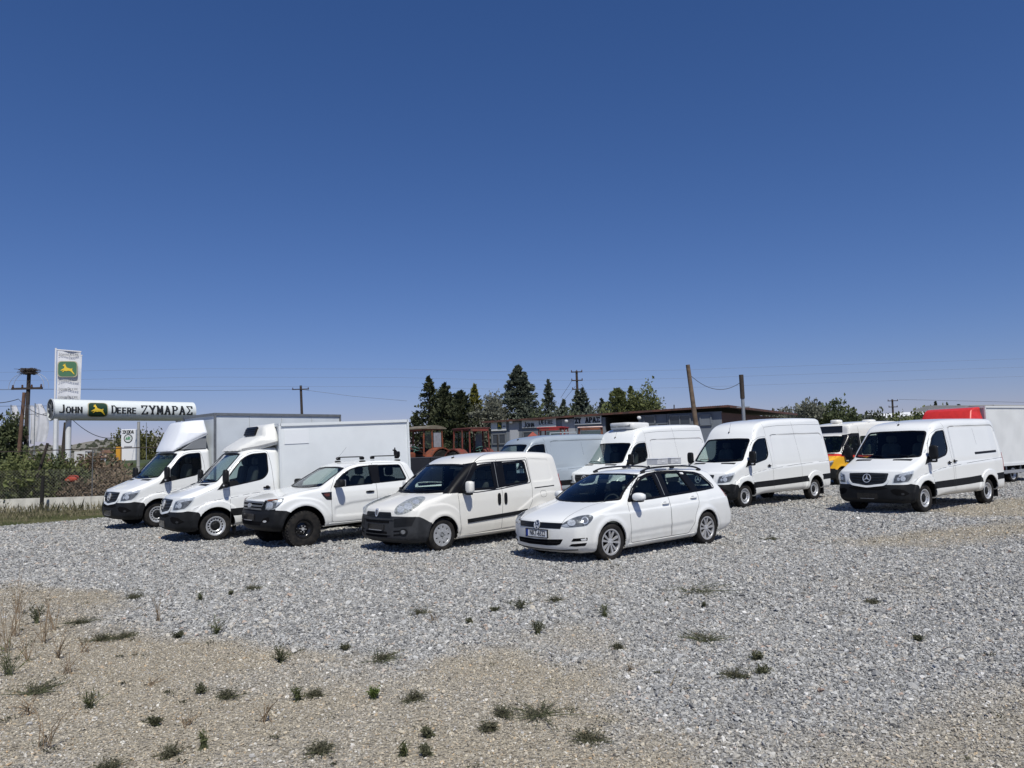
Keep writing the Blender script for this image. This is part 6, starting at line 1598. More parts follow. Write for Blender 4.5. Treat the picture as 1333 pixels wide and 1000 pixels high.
# ---------------------------------------------------------------- plants
def leaf_mat(name, c1, c2, c3=None, trans=.25):
    """leaf colours vary from clump to clump by a per-face attribute"""
    if name in MATS: return MATS[name]
    m = bpy.data.materials.new(name); m.use_nodes = True; nt = m.node_tree; N = nt.nodes; L = nt.links; b = N['Principled BSDF']
    b.inputs['Roughness'].default_value = .65; b.inputs['Specular IOR Level'].default_value = .25
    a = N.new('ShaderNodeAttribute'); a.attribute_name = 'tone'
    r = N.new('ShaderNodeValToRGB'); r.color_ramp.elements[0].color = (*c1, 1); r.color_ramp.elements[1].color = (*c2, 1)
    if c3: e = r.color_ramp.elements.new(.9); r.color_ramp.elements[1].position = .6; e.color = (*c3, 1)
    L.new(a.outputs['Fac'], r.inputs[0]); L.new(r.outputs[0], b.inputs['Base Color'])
    t = N.new('ShaderNodeBsdfTranslucent'); L.new(r.outputs[0], t.inputs[0]); x = N.new('ShaderNodeMixShader'); x.inputs[0].default_value = trans
    L.new(b.outputs[0], x.inputs[1]); L.new(t.outputs[0], x.inputs[2]); L.new(x.outputs[0], N['Material Output'].inputs[0])
    MATS[name] = m
    return m
def leaf_cloud(name, C_, D_, size, tone, m, parent=None, rng=None, aspect=.5, spread=.9):
    """quads at C_ pointing roughly along D_; arrays (n,3)"""
    rng = rng or _rng; n = len(C_)
    D_ = D_ + rng.normal(0, spread, (n, 3)) * .6; D_ /= np.linalg.norm(D_, axis=1)[:, None] + 1e-9
    A = np.cross(D_, rng.normal(0, 1, (n, 3))); A /= np.linalg.norm(A, axis=1)[:, None] + 1e-9
    s = (size * np.exp(rng.normal(0, .3, n)))[:, None]
    p0 = C_ - D_ * s * .5; p2 = C_ + D_ * s * .5; w = A * s * aspect * .5
    B = np.cross(D_, A) * s * .12
    V = np.stack([p0, C_ + w + B, p2, C_ - w + B], 1).reshape(-1, 3)
    F_ = np.arange(4 * n).reshape(n, 4)
    me = mesh_np(name, V, F_); 
    for p in (me.polygons,): p.foreach_set('use_smooth', np.zeros(n, bool))
    a = me.attributes.new('tone', 'FLOAT', 'POINT'); a.data.foreach_set('value', np.repeat(np.clip(tone, 0, 1), 4).astype(np.float32))
    return newobj(name, me, parent, m)
BARK = mat('bark', (.09, .07, .055), .9, noise=.4, nscale=6, bump=.4)
def conifer(loc, h, r, label, m, n=3200, leaf=.26, power=1.0, seed=1, up=.5, base=.06, double=None, group=None):
    r *= 1.5 if r > 1 else 1.15; n = int(n * 2.2)
    """cone-shaped tree: tiers of drooping or rising boughs carrying many small sprays"""
    rng = np.random.default_rng(seed); root = thing('conifer_tree', label, 'tree', loc, rng.uniform(0, 6), group)
    tops = double or [(0, 0, 1.0, 1.0)]
    C_, D_, T_ = [], [], []; tr = MB()
    for (ox, oy, hs, rs) in tops:
        H = h * hs; Rr = r * rs; nb = int(26 + H * 7) * 3; tr.tube([(ox, oy, 0), (ox * .98, oy, H * .5), (ox, oy, H * .97)], [.03 * H, .018 * H, .01], 6)
        per = max(6, int(n * hs / len(tops) / nb * 1.1))
        for k in range(nb):
            t = base + (1 - base) * (k + rng.random()) / nb; z = t * H
            rad = Rr * (1 - t) ** power * rng.uniform(.62, 1.10) + .06 * Rr * (1 - t)
            if t < base + .12: rad *= .6 + .4 * (t - base) / .12
            a = rng.uniform(0, 2 * math.pi); bt = rng.uniform(0, 1)
            m_ = per; q = rng.random(m_) ** .6
            al = a + rng.normal(0, .32, m_) * (1.1 - q * .5)
            px = ox + np.cos(al) * rad * q; py = oy + np.sin(al) * rad * q
            pz = z + rad * q * (up * .5 - .12) + rng.normal(0, .10, m_) * (.35 + rad * .3)
            C_.append(np.stack([px, py, np.maximum(pz, .1)], 1)); D_.append(np.stack([np.cos(al), np.sin(al), np.full(m_, up)], 1))
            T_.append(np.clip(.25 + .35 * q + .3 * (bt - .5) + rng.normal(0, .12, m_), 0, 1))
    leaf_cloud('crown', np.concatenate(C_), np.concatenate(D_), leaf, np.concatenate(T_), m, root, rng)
    tr.build('trunk', BARK, root, 40)
    return root
def broadleaf(loc, h, w, label, m, n=2600, leaf=.22, seed=1, trunk=.3, blobs=9, flat=1.0, group=None, name='tree', cat='tree', gap=.0):
    n = int(n * 2.0); w *= 1.12; low = .12 if trunk < .2 else .25
    """rounded, uneven crown made of several leafy masses on a forked trunk"""
    rng = np.random.default_rng(seed); root = thing(name, label, cat, loc, 0, group)
    tr = MB(); C_, D_, T_ = [], [], []
    zc = h * trunk; tr.tube([(0, 0, 0), (rng.normal(0, .03) * h, 0, zc * .6), (0, 0, zc)], [.035 * h, .028 * h, .024 * h], 7)
    for k in range(blobs):
        a = 2 * math.pi * k / blobs + rng.uniform(-.4, .4); q = rng.uniform(.25, .62) if k else 0
        c = np.array([math.cos(a) * w * q * .8, math.sin(a) * w * q * .8, zc + (h - zc) * (rng.uniform(low, .74) if k else .64)])
        rr = np.array([w * rng.uniform(.24, .38), w * rng.uniform(.24, .38), (h - zc) * rng.uniform(.22, .34) * flat]); rr[2] = min(rr[2], h - c[2])
        tr.tube([(0, 0, zc * .9), tuple(c * np.array([.5, .5, .85])), tuple(c)], [.02 * h, .012 * h, .005 * h], 5)
        m_ = n // blobs; v = rng.normal(0, 1, (m_, 3)); v /= np.linalg.norm(v, axis=1)[:, None]; q = rng.random(m_) ** .45
        lump = 1 + .28 * np.sin(v[:, 0] * 6 + k) * np.cos(v[:, 1] * 5 + k * 2) + .2 * np.sin(v[:, 2] * 8 + k)
        p = c + v * rr * (q * lump)[:, None]
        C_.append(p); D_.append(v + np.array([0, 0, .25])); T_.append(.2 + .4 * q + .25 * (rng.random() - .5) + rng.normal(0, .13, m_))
    C_ = np.concatenate(C_); C_[:, 2] *= h / np.percentile(C_[:, 2], 99.3); ok = C_[:, 2] > .02
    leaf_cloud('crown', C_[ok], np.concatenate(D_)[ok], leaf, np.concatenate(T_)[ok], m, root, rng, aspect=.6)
    tr.build('trunk', BARK, root, 40)
    return root
def placed(px, py_top, dist, zg=0.):
    """height of something whose top is seen at a pixel, and where it stands"""
    p = at(px, py_top, dist); return (p.x, p.y, zg), p.z - zg
def build_trees():
    DKG = leaf_mat('leaf_dark', (.018, .028, .014), (.05, .07, .032), (.085, .095, .05))
    GRN = leaf_mat('leaf_green', (.028, .045, .018), (.075, .105, .045), (.12, .14, .07))
    BLU = leaf_mat('leaf_bluegreen', (.03, .045, .034), (.085, .11, .082), (.14, .16, .12))
    YEL = leaf_mat('leaf_yellowgreen', (.05, .065, .018), (.15, .165, .045), (.25, .24, .06))
    OLV = leaf_mat('leaf_olive', (.055, .062, .045), (.13, .14, .105), (.20, .205, .16))
    LGT = leaf_mat('leaf_light', (.045, .065, .022), (.12, .15, .05), (.19, .21, .085))
    G = 'conifers behind the workshop'
    L, h = placed(558, 491, 66); conifer(L, h, 2.3, 'dark grey-green conifer with bare grey inner twigs, leftmost of the conifers', DKG, 4200, .28, .75, 11, .35, group=G, double=[(0, 0, 1, .9), (-1.2, .4, .62, .8), (.9, 0, .74, .8)])
    L, h = placed(580, 500, 64); conifer(L, h, 2.0, 'very dark bushy cypress with several tips, second conifer from left', DKG, 4200, .30, .62, 12, .9, group=G, double=[(-.3, 0, 1, .75), (.75, .3, .98, .7), (1.7, 0, .90, .7), (-1.0, 0, .85, .6)])
    L, h = placed(600, 510, 62); conifer(L, h, 1.6, 'very dark low cypress beside the yellow-green cone tree', DKG, 2600, .28, .6, 13, .9, group=G)
    L, h = placed(617.5, 501, 63); conifer(L, h, 1.15, 'narrow yellow-green cone-shaped tree among the dark conifers', YEL, 2600, .22, .75, 14, .9, group=G)
    L, h = placed(634, 519, 62); broadleaf(L, h, 2.6, 'silvery olive-green bush left of the big blue-green conifer', OLV, 3000, .22, 15, .15, group='olive bushes behind the workshop')
    L, h = placed(648, 518, 64); broadleaf(L, h, 1.9, 'narrow silvery olive bush touching the big blue-green conifer', OLV, 2200, .22, 16, .15, group='olive bushes behind the workshop')
    L, h = placed(674.5, 477, 66); conifer(L, h, 2.35, 'tallest conifer, broad blue-green cone behind the workshop roof', BLU, 6500, .27, .62, 17, .25, base=.02, group=G)
    L, h = placed(713.5, 495, 68); conifer(L, h, 2.1, 'pointed grey-green conifer right of the tallest conifer', BLU, 4200, .26, .85, 18, .5, group=G, double=[(0, 0, 1, .7), (-1.3, 0, .68, .8), (1.1, .3, .66, .8)])
    L, h = placed(734, 521, 67); conifer(L, h, 1.5, 'short grey-green conifer left of the power pole', BLU, 2200, .26, .9, 19, .5, group=G)
    L, h = placed(758, 506, 70); conifer(L, h, 2.2, 'grey-green conifer just behind the power pole', BLU, 4200, .26, .8, 20, .5, group=G, double=[(0, 0, 1, .8), (.9, .3, .99, .7)])
    L, h = placed(783, 520, 69); conifer(L, h, 1.2, 'short conifer with a leaning tip right of the power pole', BLU, 2000, .25, .8, 21, .8, group=G)
    L, h = placed(804, 507, 62); conifer(L, h, 1.5, 'light green cypress, left one of the light green group', LGT, 3200, .22, .5, 22, .9, base=.0, group=G)
    L, h = placed(821, 504, 63); conifer(L, h, .9, 'slim dark-tipped cypress between two light green ones', LGT, 2000, .22, .6, 23, .9, group=G)
    L, h = placed(840, 508, 61); broadleaf(L, h, 2.5, 'wide round light green cypress bush above the workshop roof', LGT, 4600, .20, 24, .05, 8, 1.5, group='light green bushes above the roof')
    for k, (px, py, d, w, m, lab) in enumerate(((694, 532, 63, 2.6, BLU, 'low dark bush at the right foot of the tallest conifer'), (706, 536, 62, 2.4, GRN, 'low bush in front of the pointed grey-green conifer'), (727, 535, 62, 2.6, BLU, 'low bush between the pointed conifer and the power pole'), (746, 532, 63, 2.4, GRN, 'low bush left of the foot of the power pole'), (772, 529, 62, 2.8, BLU, 'low bush right of the foot of the power pole'), (790, 530, 62, 2.0, LGT, 'low light bush left of the light green cypress'))):
        L, h = placed(px, py, d); broadleaf(L, h, w, lab, m, 1100, .24, 140 + k, .08, 8, 1.2, group='low bushes between the conifers')
    # right side
    L, h = placed(1020, 533, 90); broadleaf(L, h, 4.2, 'low grey-green tree at the right end of the workshop roof', OLV, 1500, .32, 31)
    L, h = placed(1047, 523, 78); broadleaf(L, h, 3.6, 'loose grey-green tree with gaps, right of the workshop', OLV, 1300, .30, 32, .3, 8)
    L, h = placed(1091, 523, 80); broadleaf(L, h, 3.6, 'dark green spiky tree over the minibus roof', GRN, 1700, .30, 33, .25, 7)
    L, h = placed(1108, 533, 78); broadleaf(L, h, 2.6, 'dark green low tree right of the spiky one, over the minibus', GRN, 1100, .30, 34, .25, 6)
    for k, (px, py, d, w, lab) in enumerate(((1074, 547, 82, 4.0, 'dark hedge bush behind the high-roof van tail'), (1132, 541, 84, 4.4, 'brownish green bush between minibus and far power pole'), (1143, 537, 95, 4.5, 'round dark bush left of the far power pole'), (1170, 541, 84, 4.6, 'low green bush right of the far power pole'), (1190, 541, 86, 4.0, 'olive green bush below the white warehouse roofs'), (1203, 532, 80, 4.2, 'taller bright green bush left of the red deflector'), (1214, 545, 82, 2.6, 'small bush touching the red deflector'))):
        L, h = placed(px, py, d); broadleaf(L, h, w, lab, (GRN, OLV, DKG, LGT, OLV, LGT, GRN)[k], 1200, .32, 40 + k, .12, 7, group='bushes along the far side')
    for k, (px, py, lab) in enumerate(((1217.5, 523, 'tallest thin dark cypress on the right horizon'), (1222, 530, 'short thin cypress just right of the tallest horizon cypress'), (1225, 530, 'third thin cypress of the group on the right horizon'), (1233, 527, 'dark cypress left of the grey shed roof'), (1248, 527, 'small cypress tip behind the grey shed roof'))):
        L, h = placed(px, py, 200); conifer(L, h, .9, lab, DKG, 500, .6, .7, 60 + k, 1.0, group='thin cypresses on the horizon')
    # left side
    L, h = placed(-3, 541, 45); broadleaf(L, h, 1.9, 'dark green tree cut by the left edge of the picture', GRN, 3600, .24, 71, .1, 10, 1.2)
    L, h = placed(184, 563, 80); broadleaf(L, h, 3.7, 'dark yellow-green round tree beside the white pylon sign', leaf_mat('leaf_mix', (.02, .03, .012), (.06, .07, .025), (.15, .15, .05)), 3200, .26, 72, .12, 11, 1.4)
def build_bushes():
    GRN = MATS['leaf_green']; YEL = MATS['leaf_yellowgreen']; LGT = MATS['leaf_light']; DKG = MATS['leaf_dark']
    DRY = leaf_mat('leaf_dry', (.07, .045, .03), (.17, .115, .075), (.26, .20, .14))
    S = [(-6, 603, 33.5, 2.4, LGT), (8, 608, 33, 2.0, GRN), (22, 600, 32.8, 1.9, LGT), (33, 590, 33.2, 1.0, LGT), (40, 612, 32.3, 1.5, GRN), (52, 608, 32.4, 1.3, LGT), (62, 598, 34, 1.3, DRY), (70, 600, 33, 1.6, GRN), (80, 598, 33.3, 1.5, LGT), (97, 617, 33, 1.7, DKG), (110, 616, 34, 1.6, GRN), (125, 592, 35, 1.3, DRY), (137, 607, 34.4, 1.7, DRY), (118, 625, 32.8, 1.6, DRY), (150, 618, 35, 2.0, DRY)]
    labs = ['tall green bush at the far left behind the fence', 'dark leafy bush left of the wooden poles', 'tall feathery green bush in front of the wooden poles', 'thin tall shrub between the two wooden poles and flags', 'low green bush right of the wooden poles', 'bright green bush with orange flowers by the fence post', 'dry brown-topped shrub left of the white sign posts', 'green creeper bush around the thinner white sign post', 'pale green creeper around the thicker white sign post', 'dark green bush right of the white sign posts', 'green bush below the small white board', 'tall reddish brown dry shrub left of the white pylon', 'wide brown dry shrub behind the wire fence', 'low dry brush at the foot of the wire fence', 'brown dry bush behind the leftmost truck hood']
    for k, (px, py, d, w, m) in enumerate(S):
        L, h = placed(px, py, d); broadleaf(L, h, w * 1.12, labs[k], m, 2000, .15, 80 + k, .05, 12, 1.3, 'wild bushes along the fence', 'bush', 'bush')
    # tall grass verge
    rng = np.random.default_rng(3); n = 15000
    x = rng.uniform(-30, -9, n)
    e0 = np.interp(x, [-60, -16.1, -14.4, -9], [24, 24.1, 27.1, 34]); y = e0 + rng.random(n) ** 1.3 * 6.5
    dens = fbm(x * .7, y * .7, 3); ok = (rng.random(n) < .35 + dens) & (y < 31.2); x, y, dens = x[ok], y[ok], dens[ok]; n = len(x)
    hh = (.08 + .24 * np.clip((y - e0[ok]) / 3, 0, 1)) * rng.uniform(.5, 1.5, n)
    C_ = np.stack([x, y, hh * .5], 1); D_ = np.stack([rng.normal(0, .25, n), rng.normal(0, .25, n), np.ones(n)], 1)
    s = 1.0
    o = leaf_cloud('verge_grass', C_, D_, 1.0, np.clip(dens * .9 + rng.normal(0, .2, n), 0, 1), leaf_mat('verge', (.05, .06, .022), (.11, .115, .048), (.30, .26, .17)), None, rng, .09, .25)
    co = np.empty(len(o.data.vertices) * 3, np.float32); o.data.vertices.foreach_get('co', co); co = co.reshape(-1, 4, 3)
    c = C_[:, None, :]; co = c + (co - c) * (hh[:, None, None] * .8); co[:, :, 2] = np.maximum(co[:, :, 2], 0); o.data.vertices.foreach_set('co', co.astype(np.float32).ravel()); o.data.update()
    tag(o, 'rough weedy grass verge with dry stalks in front of the white wall', 'grass', kind='stuff')
def weed(px, py, w, h, label, kind='green', seed=1, group=None):
    """one weed on the gravel: leaves or thin stalks fanning out from a foot; sizes in photo pixels"""
    rng = np.random.default_rng(seed); p = on_ground(px, py); z = float(height(np.array([p.x]), np.array([p.y]))[0]); k = p.y / 993.
    W, H = w * k * .58, h * k * (.8 if kind in ('grass', 'green') else 1)
    ms = {'green': leaf_mat('weed_green', (.022, .028, .015), (.07, .08, .04), (.15, .15, .09)), 'grass': leaf_mat('weed_grass', (.03, .045, .015), (.075, .095, .035), (.13, .14, .06)), 'dry': leaf_mat('weed_dry', (.09, .06, .035), (.20, .14, .085), (.32, .26, .17)), 'mat': leaf_mat('weed_mat', (.028, .034, .02), (.07, .078, .045), (.15, .14, .09)), 'bright': leaf_mat('weed_bright', (.03, .055, .012), (.08, .13, .03), (.15, .2, .05))}
    root = thing('weed', label, 'weed', (p.x, p.y, z), 0, group)
    st = MB(); C_, D_, T_ = [], [], []
    ns = {'green': 18, 'grass': 30, 'dry': 8, 'mat': 36, 'bright': 20}[kind]; a0 = rng.uniform(0, 6.283)
    for i in range(ns):
        a = (a0 + rng.normal(0, 1.1)) if rng.random() < .55 else rng.uniform(0, 6.283); q = rng.uniform(.1, 1) ** .8 * (1.45 if rng.random() < .12 else 1)
        flat = kind == 'mat'
        hz = H * rng.uniform(.35, 1.15) * (.5 if flat else 1) * (1.25 if kind == 'dry' else 1); ex = math.cos(a) * W * q * (.85 if not flat else 1.2); ey = math.sin(a) * W * q * (.8 if not flat else 1.3)
        if kind == 'dry': ex *= 1.5; ey *= 1.3
        pts = [(0, 0, 0), (ex * .45, ey * .45, hz * .65), (ex, ey, hz)]
        r0 = .0035 if kind != 'grass' else .002
        st.tube([(pts[0][0] + rng.normal(0, .01) * 2, pts[0][1] + rng.normal(0, .01) * 2, 0)] + pts[1:], [r0, r0 * .8, r0 * .3], 4, False)
        nl = {'green': 17, 'grass': 4, 'dry': 4, 'mat': 17, 'bright': 22}[kind]
        for j in range(nl):
            t = rng.uniform(.15, 1); A = np.array(pts[1]) * (2 * t * (1 - t)) + np.array(pts[2]) * t * t
            C_.append(A + rng.normal(0, .009, 3) * (1 if not flat else 2.0)); D_.append(np.array([ex, ey, hz]) / (abs(ex) + abs(ey) + hz + 1e-6) + rng.normal(0, .4, 3)); T_.append(rng.random() * .8 + .2 * t)
    C_ = np.array(C_); C_[:, 2] = np.maximum(C_[:, 2], .004) + .014
    leaf_cloud('leaves', C_, np.array(D_), .024 if kind not in ('grass', 'dry') else (.05 if kind == 'grass' else .022), np.array(T_), ms[kind], root, rng, {'grass': .1, 'mat': .2, 'dry': .3}.get(kind, .32), .6)
    st.build('stems', mat('stem_dry', (.22, .16, .10), .8) if kind == 'dry' else mat('stem_green', (.07, .08, .035), .8), root)
def build_weeds():
    W = [(678, 793, 48, 19, 'dense dark green weed clump, biggest on the gravel below the estate car', 'green'), (700, 826, 22, 22, 'dark green sprawling weed just below the biggest clump', 'green'), (787, 804, 22, 20, 'thin spiky green weed tuft right of the biggest clump', 'grass'),
         (546, 799, 30, 5, 'flat dark weed left of centre on the grey gravel', 'mat'), (645, 796, 18, 5, 'tiny dark weed left of the biggest clump', 'green'), (721, 783, 20, 6, 'faint flat weed above right of the biggest clump', 'mat'),
         (901, 769, 92, 10, 'wide flat green patch on gravel right of the estate car', 'mat'), (920, 835, 58, 13, 'dark flat weed clump on the right-hand gravel', 'mat'), (983, 860, 24, 9, 'small dark weed, upper one of three at lower right', 'green'), (992, 878, 34, 9, 'dark weed, lower right one of three', 'green'), (957, 882, 30, 9, 'loose weed, left one of three at lower right', 'mat'),
         (1137, 786, 18, 5, 'small flat green weed on the right-hand gravel', 'mat'), (917, 791, 8, 6, 'tiny weed below the wide flat patch', 'green'), (365, 862, 32, 24, 'upright leafy green weed at left centre', 'green'), (492, 860, 60, 12, 'wide loose dark weed mat at left centre', 'mat'), (449, 847, 18, 7, 'small weed left of the wide loose mat', 'green'),
         (325, 768, 34, 5, 'flat dark weed in front of the left box truck', 'mat'), (300, 776, 8, 6, 'tiny round weed beside the flat one, left', 'green'), (260, 783, 14, 14, 'thin low weed on gravel at left', 'grass'), (282, 826, 30, 24, 'branching thin weed at the gravel edge, left', 'grass'), (160, 831, 34, 7, 'dark flat weed at the tan soil edge, left', 'mat'),
         (176, 780, 22, 9, 'small scattered weed on grey gravel, far left', 'mat'), (205, 812, 12, 30, 'tall thin single-stalk weed at left', 'dry'), (232, 832, 20, 9, 'little grey-green weed beside the gravel edge', 'green'), (298, 908, 30, 11, 'brownish dark weed tuft on tan soil', 'mat'), (262, 903, 18, 11, 'small green weed left of the brownish tuft', 'green'),
         (388, 912, 22, 20, 'thin upright weed on tan soil, centre left', 'grass'), (412, 907, 20, 8, 'low green weed beside the thin upright one', 'mat'), (487, 910, 16, 10, 'bright green little weed on tan soil', 'bright'), (538, 912, 34, 7, 'flat grey-green weed right of the bright one', 'mat'), (345, 940, 30, 22, 'dark weed with long lying stalks on tan soil', 'dry'),
         (420, 980, 42, 10, 'long dark fern-like weed near the bottom edge', 'mat'), (703, 932, 78, 13, 'long dark green weed mat on tan soil, centre', 'mat'), (652, 934, 30, 8, 'small weed mat left of the long centre mat', 'mat'), (636, 951, 26, 7, 'flat weed below the long centre mat', 'mat'), (558, 960, 26, 9, 'green weed tuft low centre', 'green'),
         (525, 985, 18, 16, 'thin green weed near the bottom edge, centre', 'grass'), (556, 985, 24, 12, 'dark brown-green weed near the bottom edge, centre', 'green'), (770, 965, 50, 8, 'faint dry weed mat low right of centre', 'mat'), (116, 922, 32, 20, 'upright grass tuft on tan soil, lower left', 'grass'), (202, 944, 26, 12, 'dark green weed, lower left', 'green'), (220, 985, 26, 9, 'dark weed at the bottom edge, left', 'mat'),
         (20, 830, 40, 66, 'tall thin dead stalk with seed heads at the left edge', 'dry'), (58, 838, 44, 46, 'tall branching dry weed near the left edge', 'dry'), (75, 858, 54, 36, 'reddish brown dry weed bush at left', 'dry'), (12, 880, 60, 50, 'dark tufted weed against the left picture edge', 'grass'), (40, 905, 80, 18, 'grey-green low plant patch at lower left', 'mat'),
         (105, 812, 40, 10, 'low weeds on the soil edge, upper left', 'mat'), (48, 812, 26, 34, 'thin dark branching weed, upper left', 'green'), (130, 835, 40, 12, 'low dark weed on soil behind the brown bush', 'mat'), (195, 893, 40, 5, 'orange dry grass tuft lying on tan soil', 'dry'), (243, 945, 40, 12, 'rusty orange dry tuft on tan soil', 'dry'), (40, 930, 40, 20, 'thin dry twig cluster at lower left', 'dry'), (58, 975, 46, 44, 'dead pale stalk standing in the lower left corner', 'dry'), (265, 975, 12, 26, 'small thin dark weed at bottom left', 'grass'), (140, 1003, 44, 12, 'dark weed cut by the bottom edge', 'mat'),
         (5, 850, 50, 60, 'pale straw-coloured weed cut by the left edge', 'dry'), (34, 862, 36, 40, 'straw-coloured weed between the dead stalk and the brown bush', 'dry'), (88, 878, 34, 22, 'low reddish dry weed right of the brown bush', 'dry'), (70, 822, 30, 40, 'thin grey dry weed behind the brown bush', 'dry'), (22, 800, 24, 30, 'dry weed on the soil edge at far left', 'dry'), (110, 850, 26, 16, 'small dry tuft right of the brown weed bush', 'dry'), (820, 874, 10, 6, 'tiny twig weed on tan soil, right of centre', 'dry'), (612, 812, 12, 7, 'tiny dark weed right of the centre', 'green'), (565, 812, 22, 12, 'small reddish brown twig weed left of centre', 'dry'), (1195, 835, 14, 6, 'tiny weed on the right-hand gravel', 'green'), (1003, 703, 20, 5, 'faint flat weed near the high-roof van wheel', 'mat'), (805, 845, 14, 5, 'small flat weed on the gravel edge right of centre', 'mat')]
    for k, (px, py, w, h, lab, kd) in enumerate(W): weed(px, py, w, h, lab, kd, 200 + k, 'weeds on the gravel yard')

def build_litter():
    """dead stalks, straw and seedlings too small to count"""
    rng = np.random.default_rng(77); n = 5200; y = np.sqrt(rng.random(n) * (16 ** 2 - 3.9 ** 2) + 3.9 ** 2); x = (rng.random(n) * 1.45 - .725) * y
    t = tan_mask(x, y); c = fbm(x * 1.3 + 9, y * 1.3, 3); left = np.clip((-x / y - .28) * 4, 0, 1.4)
    ok = rng.random(n) < np.clip((c - .42) * 3, 0, 1) * (t * .45 + .05) + left * t * .7; x, y = x[ok], y[ok]; n = len(x)
    up = rng.random(n) < .35; D_ = np.stack([rng.normal(0, 1, n), rng.normal(0, 1, n), np.where(up, rng.uniform(.4, 2.2, n), .05)], 1); L_ = rng.uniform(.03, .11, n)
    C_ = np.stack([x, y, height(x, y) + np.where(up, L_ * .4, .012)], 1)
    o = leaf_cloud('dry_litter', C_, D_, 1.0, rng.random(n), leaf_mat('litter', (.06, .045, .03), (.22, .165, .10), (.42, .34, .22)), None, rng, .07, .12)
    co = np.empty(len(o.data.vertices) * 3, np.float32); o.data.vertices.foreach_get('co', co); co = co.reshape(-1, 4, 3); c = C_[:, None, :]; co = c + (co - c) * L_[:, None, None]; o.data.vertices.foreach_set('co', co.astype(np.float32).ravel()); o.data.update()
    tag(o, 'dead straw and stalks strewn over the tan soil', 'litter', kind='stuff')
    n = 420; y = np.sqrt(rng.random(n) * (15 ** 2 - 4 ** 2) + 4 ** 2); x = (rng.random(n) * 1.4 - .7) * y; ok = rng.random(n) < .10 + .6 * tan_mask(x, y) + .2 * (x < -y * .3); x, y = x[ok], y[ok]
    C_, T_ = [], []
    for a, b in zip(x, y):
        m = rng.integers(6, 26); r = rng.uniform(.01, .05); C_.append(np.stack([a + rng.normal(0, r, m), b + rng.normal(0, r, m), np.full(m, .012) + rng.random(m) * r * .5], 1)); T_.append(rng.random(m))
    C_ = np.concatenate(C_); o = leaf_cloud('seedlings', C_, np.stack([rng.normal(0, 1, len(C_)), rng.normal(0, 1, len(C_)), rng.uniform(.1, 1, len(C_))], 1), .024, np.concatenate(T_), leaf_mat('weed_mat', (0, 0, 0), (0, 0, 0)), None, rng, .3)
    tag(o, 'tiny scattered seedlings between the stones', 'seedlings', kind='stuff')
# ---------------------------------------------------------------- signs, workshop, poles, fences
def frame_at(P, d, up=(0, 0, 1)):
    """matrix whose local x runs along d, local z up, local -y towards the viewer"""
    x = Vector(d).normalized(); z = Vector(up); y = z.cross(x)
    return Matrix.Translation(P) @ Matrix((x, y, z)).transposed().to_4x4()
STROKES = {'Z': [((0, 1), (1, 1)), ((1, 1), (0, 0)), ((0, 0), (1, 0)), ((0, 1), (0, .8)), ((1, 0), (1, .2))],
           'Y': [((0, 1), (.5, .48)), ((1, 1), (.5, .48)), ((.5, .48), (.5, 0)), ((-.12, 1), (.16, 1)), ((.84, 1), (1.12, 1)), ((.3, 0), (.7, 0))],
           'M': [((.05, 0), (.05, 1)), ((.05, 1), (.5, .25)), ((.5, .25), (.95, 1)), ((.95, 1), (.95, 0)), ((-.1, 0), (.2, 0)), ((.8, 0), (1.1, 0)), ((-.1, 1), (.1, 1)), ((.9, 1), (1.1, 1))],
           'A': [((.05, 0), (.5, 1)), ((.95, 0), (.5, 1)), ((.22, .35), (.78, .35)), ((-.08, 0), (.2, 0)), ((.8, 0), (1.08, 0))],
           'P': [((.15, 0), (.15, 1)), ((.15, 1), (.7, 1)), ((.7, 1), (.92, .85)), ((.92, .85), (.92, .65)), ((.92, .65), (.7, .5)), ((.7, .5), (.15, .5)), ((0, 0), (.32, 0)), ((0, 1), (.2, 1))],
           'S': [((0, 1), (1, 1)), ((0, 0), (1, 0)), ((0, 1), (.55, .5)), ((.55, .5), (0, 0)), ((1, 1), (1, .8)), ((1, 0), (1, .2))],
           'J': [((.75, 1), (.75, .2)), ((.75, .2), (.6, .02)), ((.6, .02), (.2, 0)), ((.2, 0), (-.15, .05))],
           'O': [((.25, 0), (.75, 0)), ((.75, 0), (1, .28)), ((1, .28), (1, .72)), ((1, .72), (.75, 1)), ((.75, 1), (.25, 1)), ((.25, 1), (0, .72)), ((0, .72), (0, .28)), ((0, .28), (.25, 0))],
           'H': [((.05, 0), (.05, 1)), ((.95, 0), (.95, 1)), ((.05, .5), (.95, .5))],
           'N': [((.05, 0), (.05, 1)), ((.05, 1), (.95, 0)), ((.95, 0), (.95, 1))],
           'D': [((.05, 0), (.05, 1)), ((.05, 1), (.6, 1)), ((.6, 1), (1, .75)), ((1, .75), (1, .25)), ((1, .25), (.6, 0)), ((.6, 0), (.05, 0))],
           'E': [((.05, 0), (.05, 1)), ((.05, 1), (.95, 1)), ((.05, .52), (.8, .52)), ((.05, 0), (.95, 0))],
           'R': [((.05, 0), (.05, 1)), ((.05, 1), (.7, 1)), ((.7, 1), (.92, .8)), ((.92, .8), (.7, .5)), ((.7, .5), (.05, .5)), ((.5, .5), (.95, 0))],
           'K': [((.05, 0), (.05, 1)), ((.9, 1), (.05, .45)), ((.3, .6), (.95, 0))]}
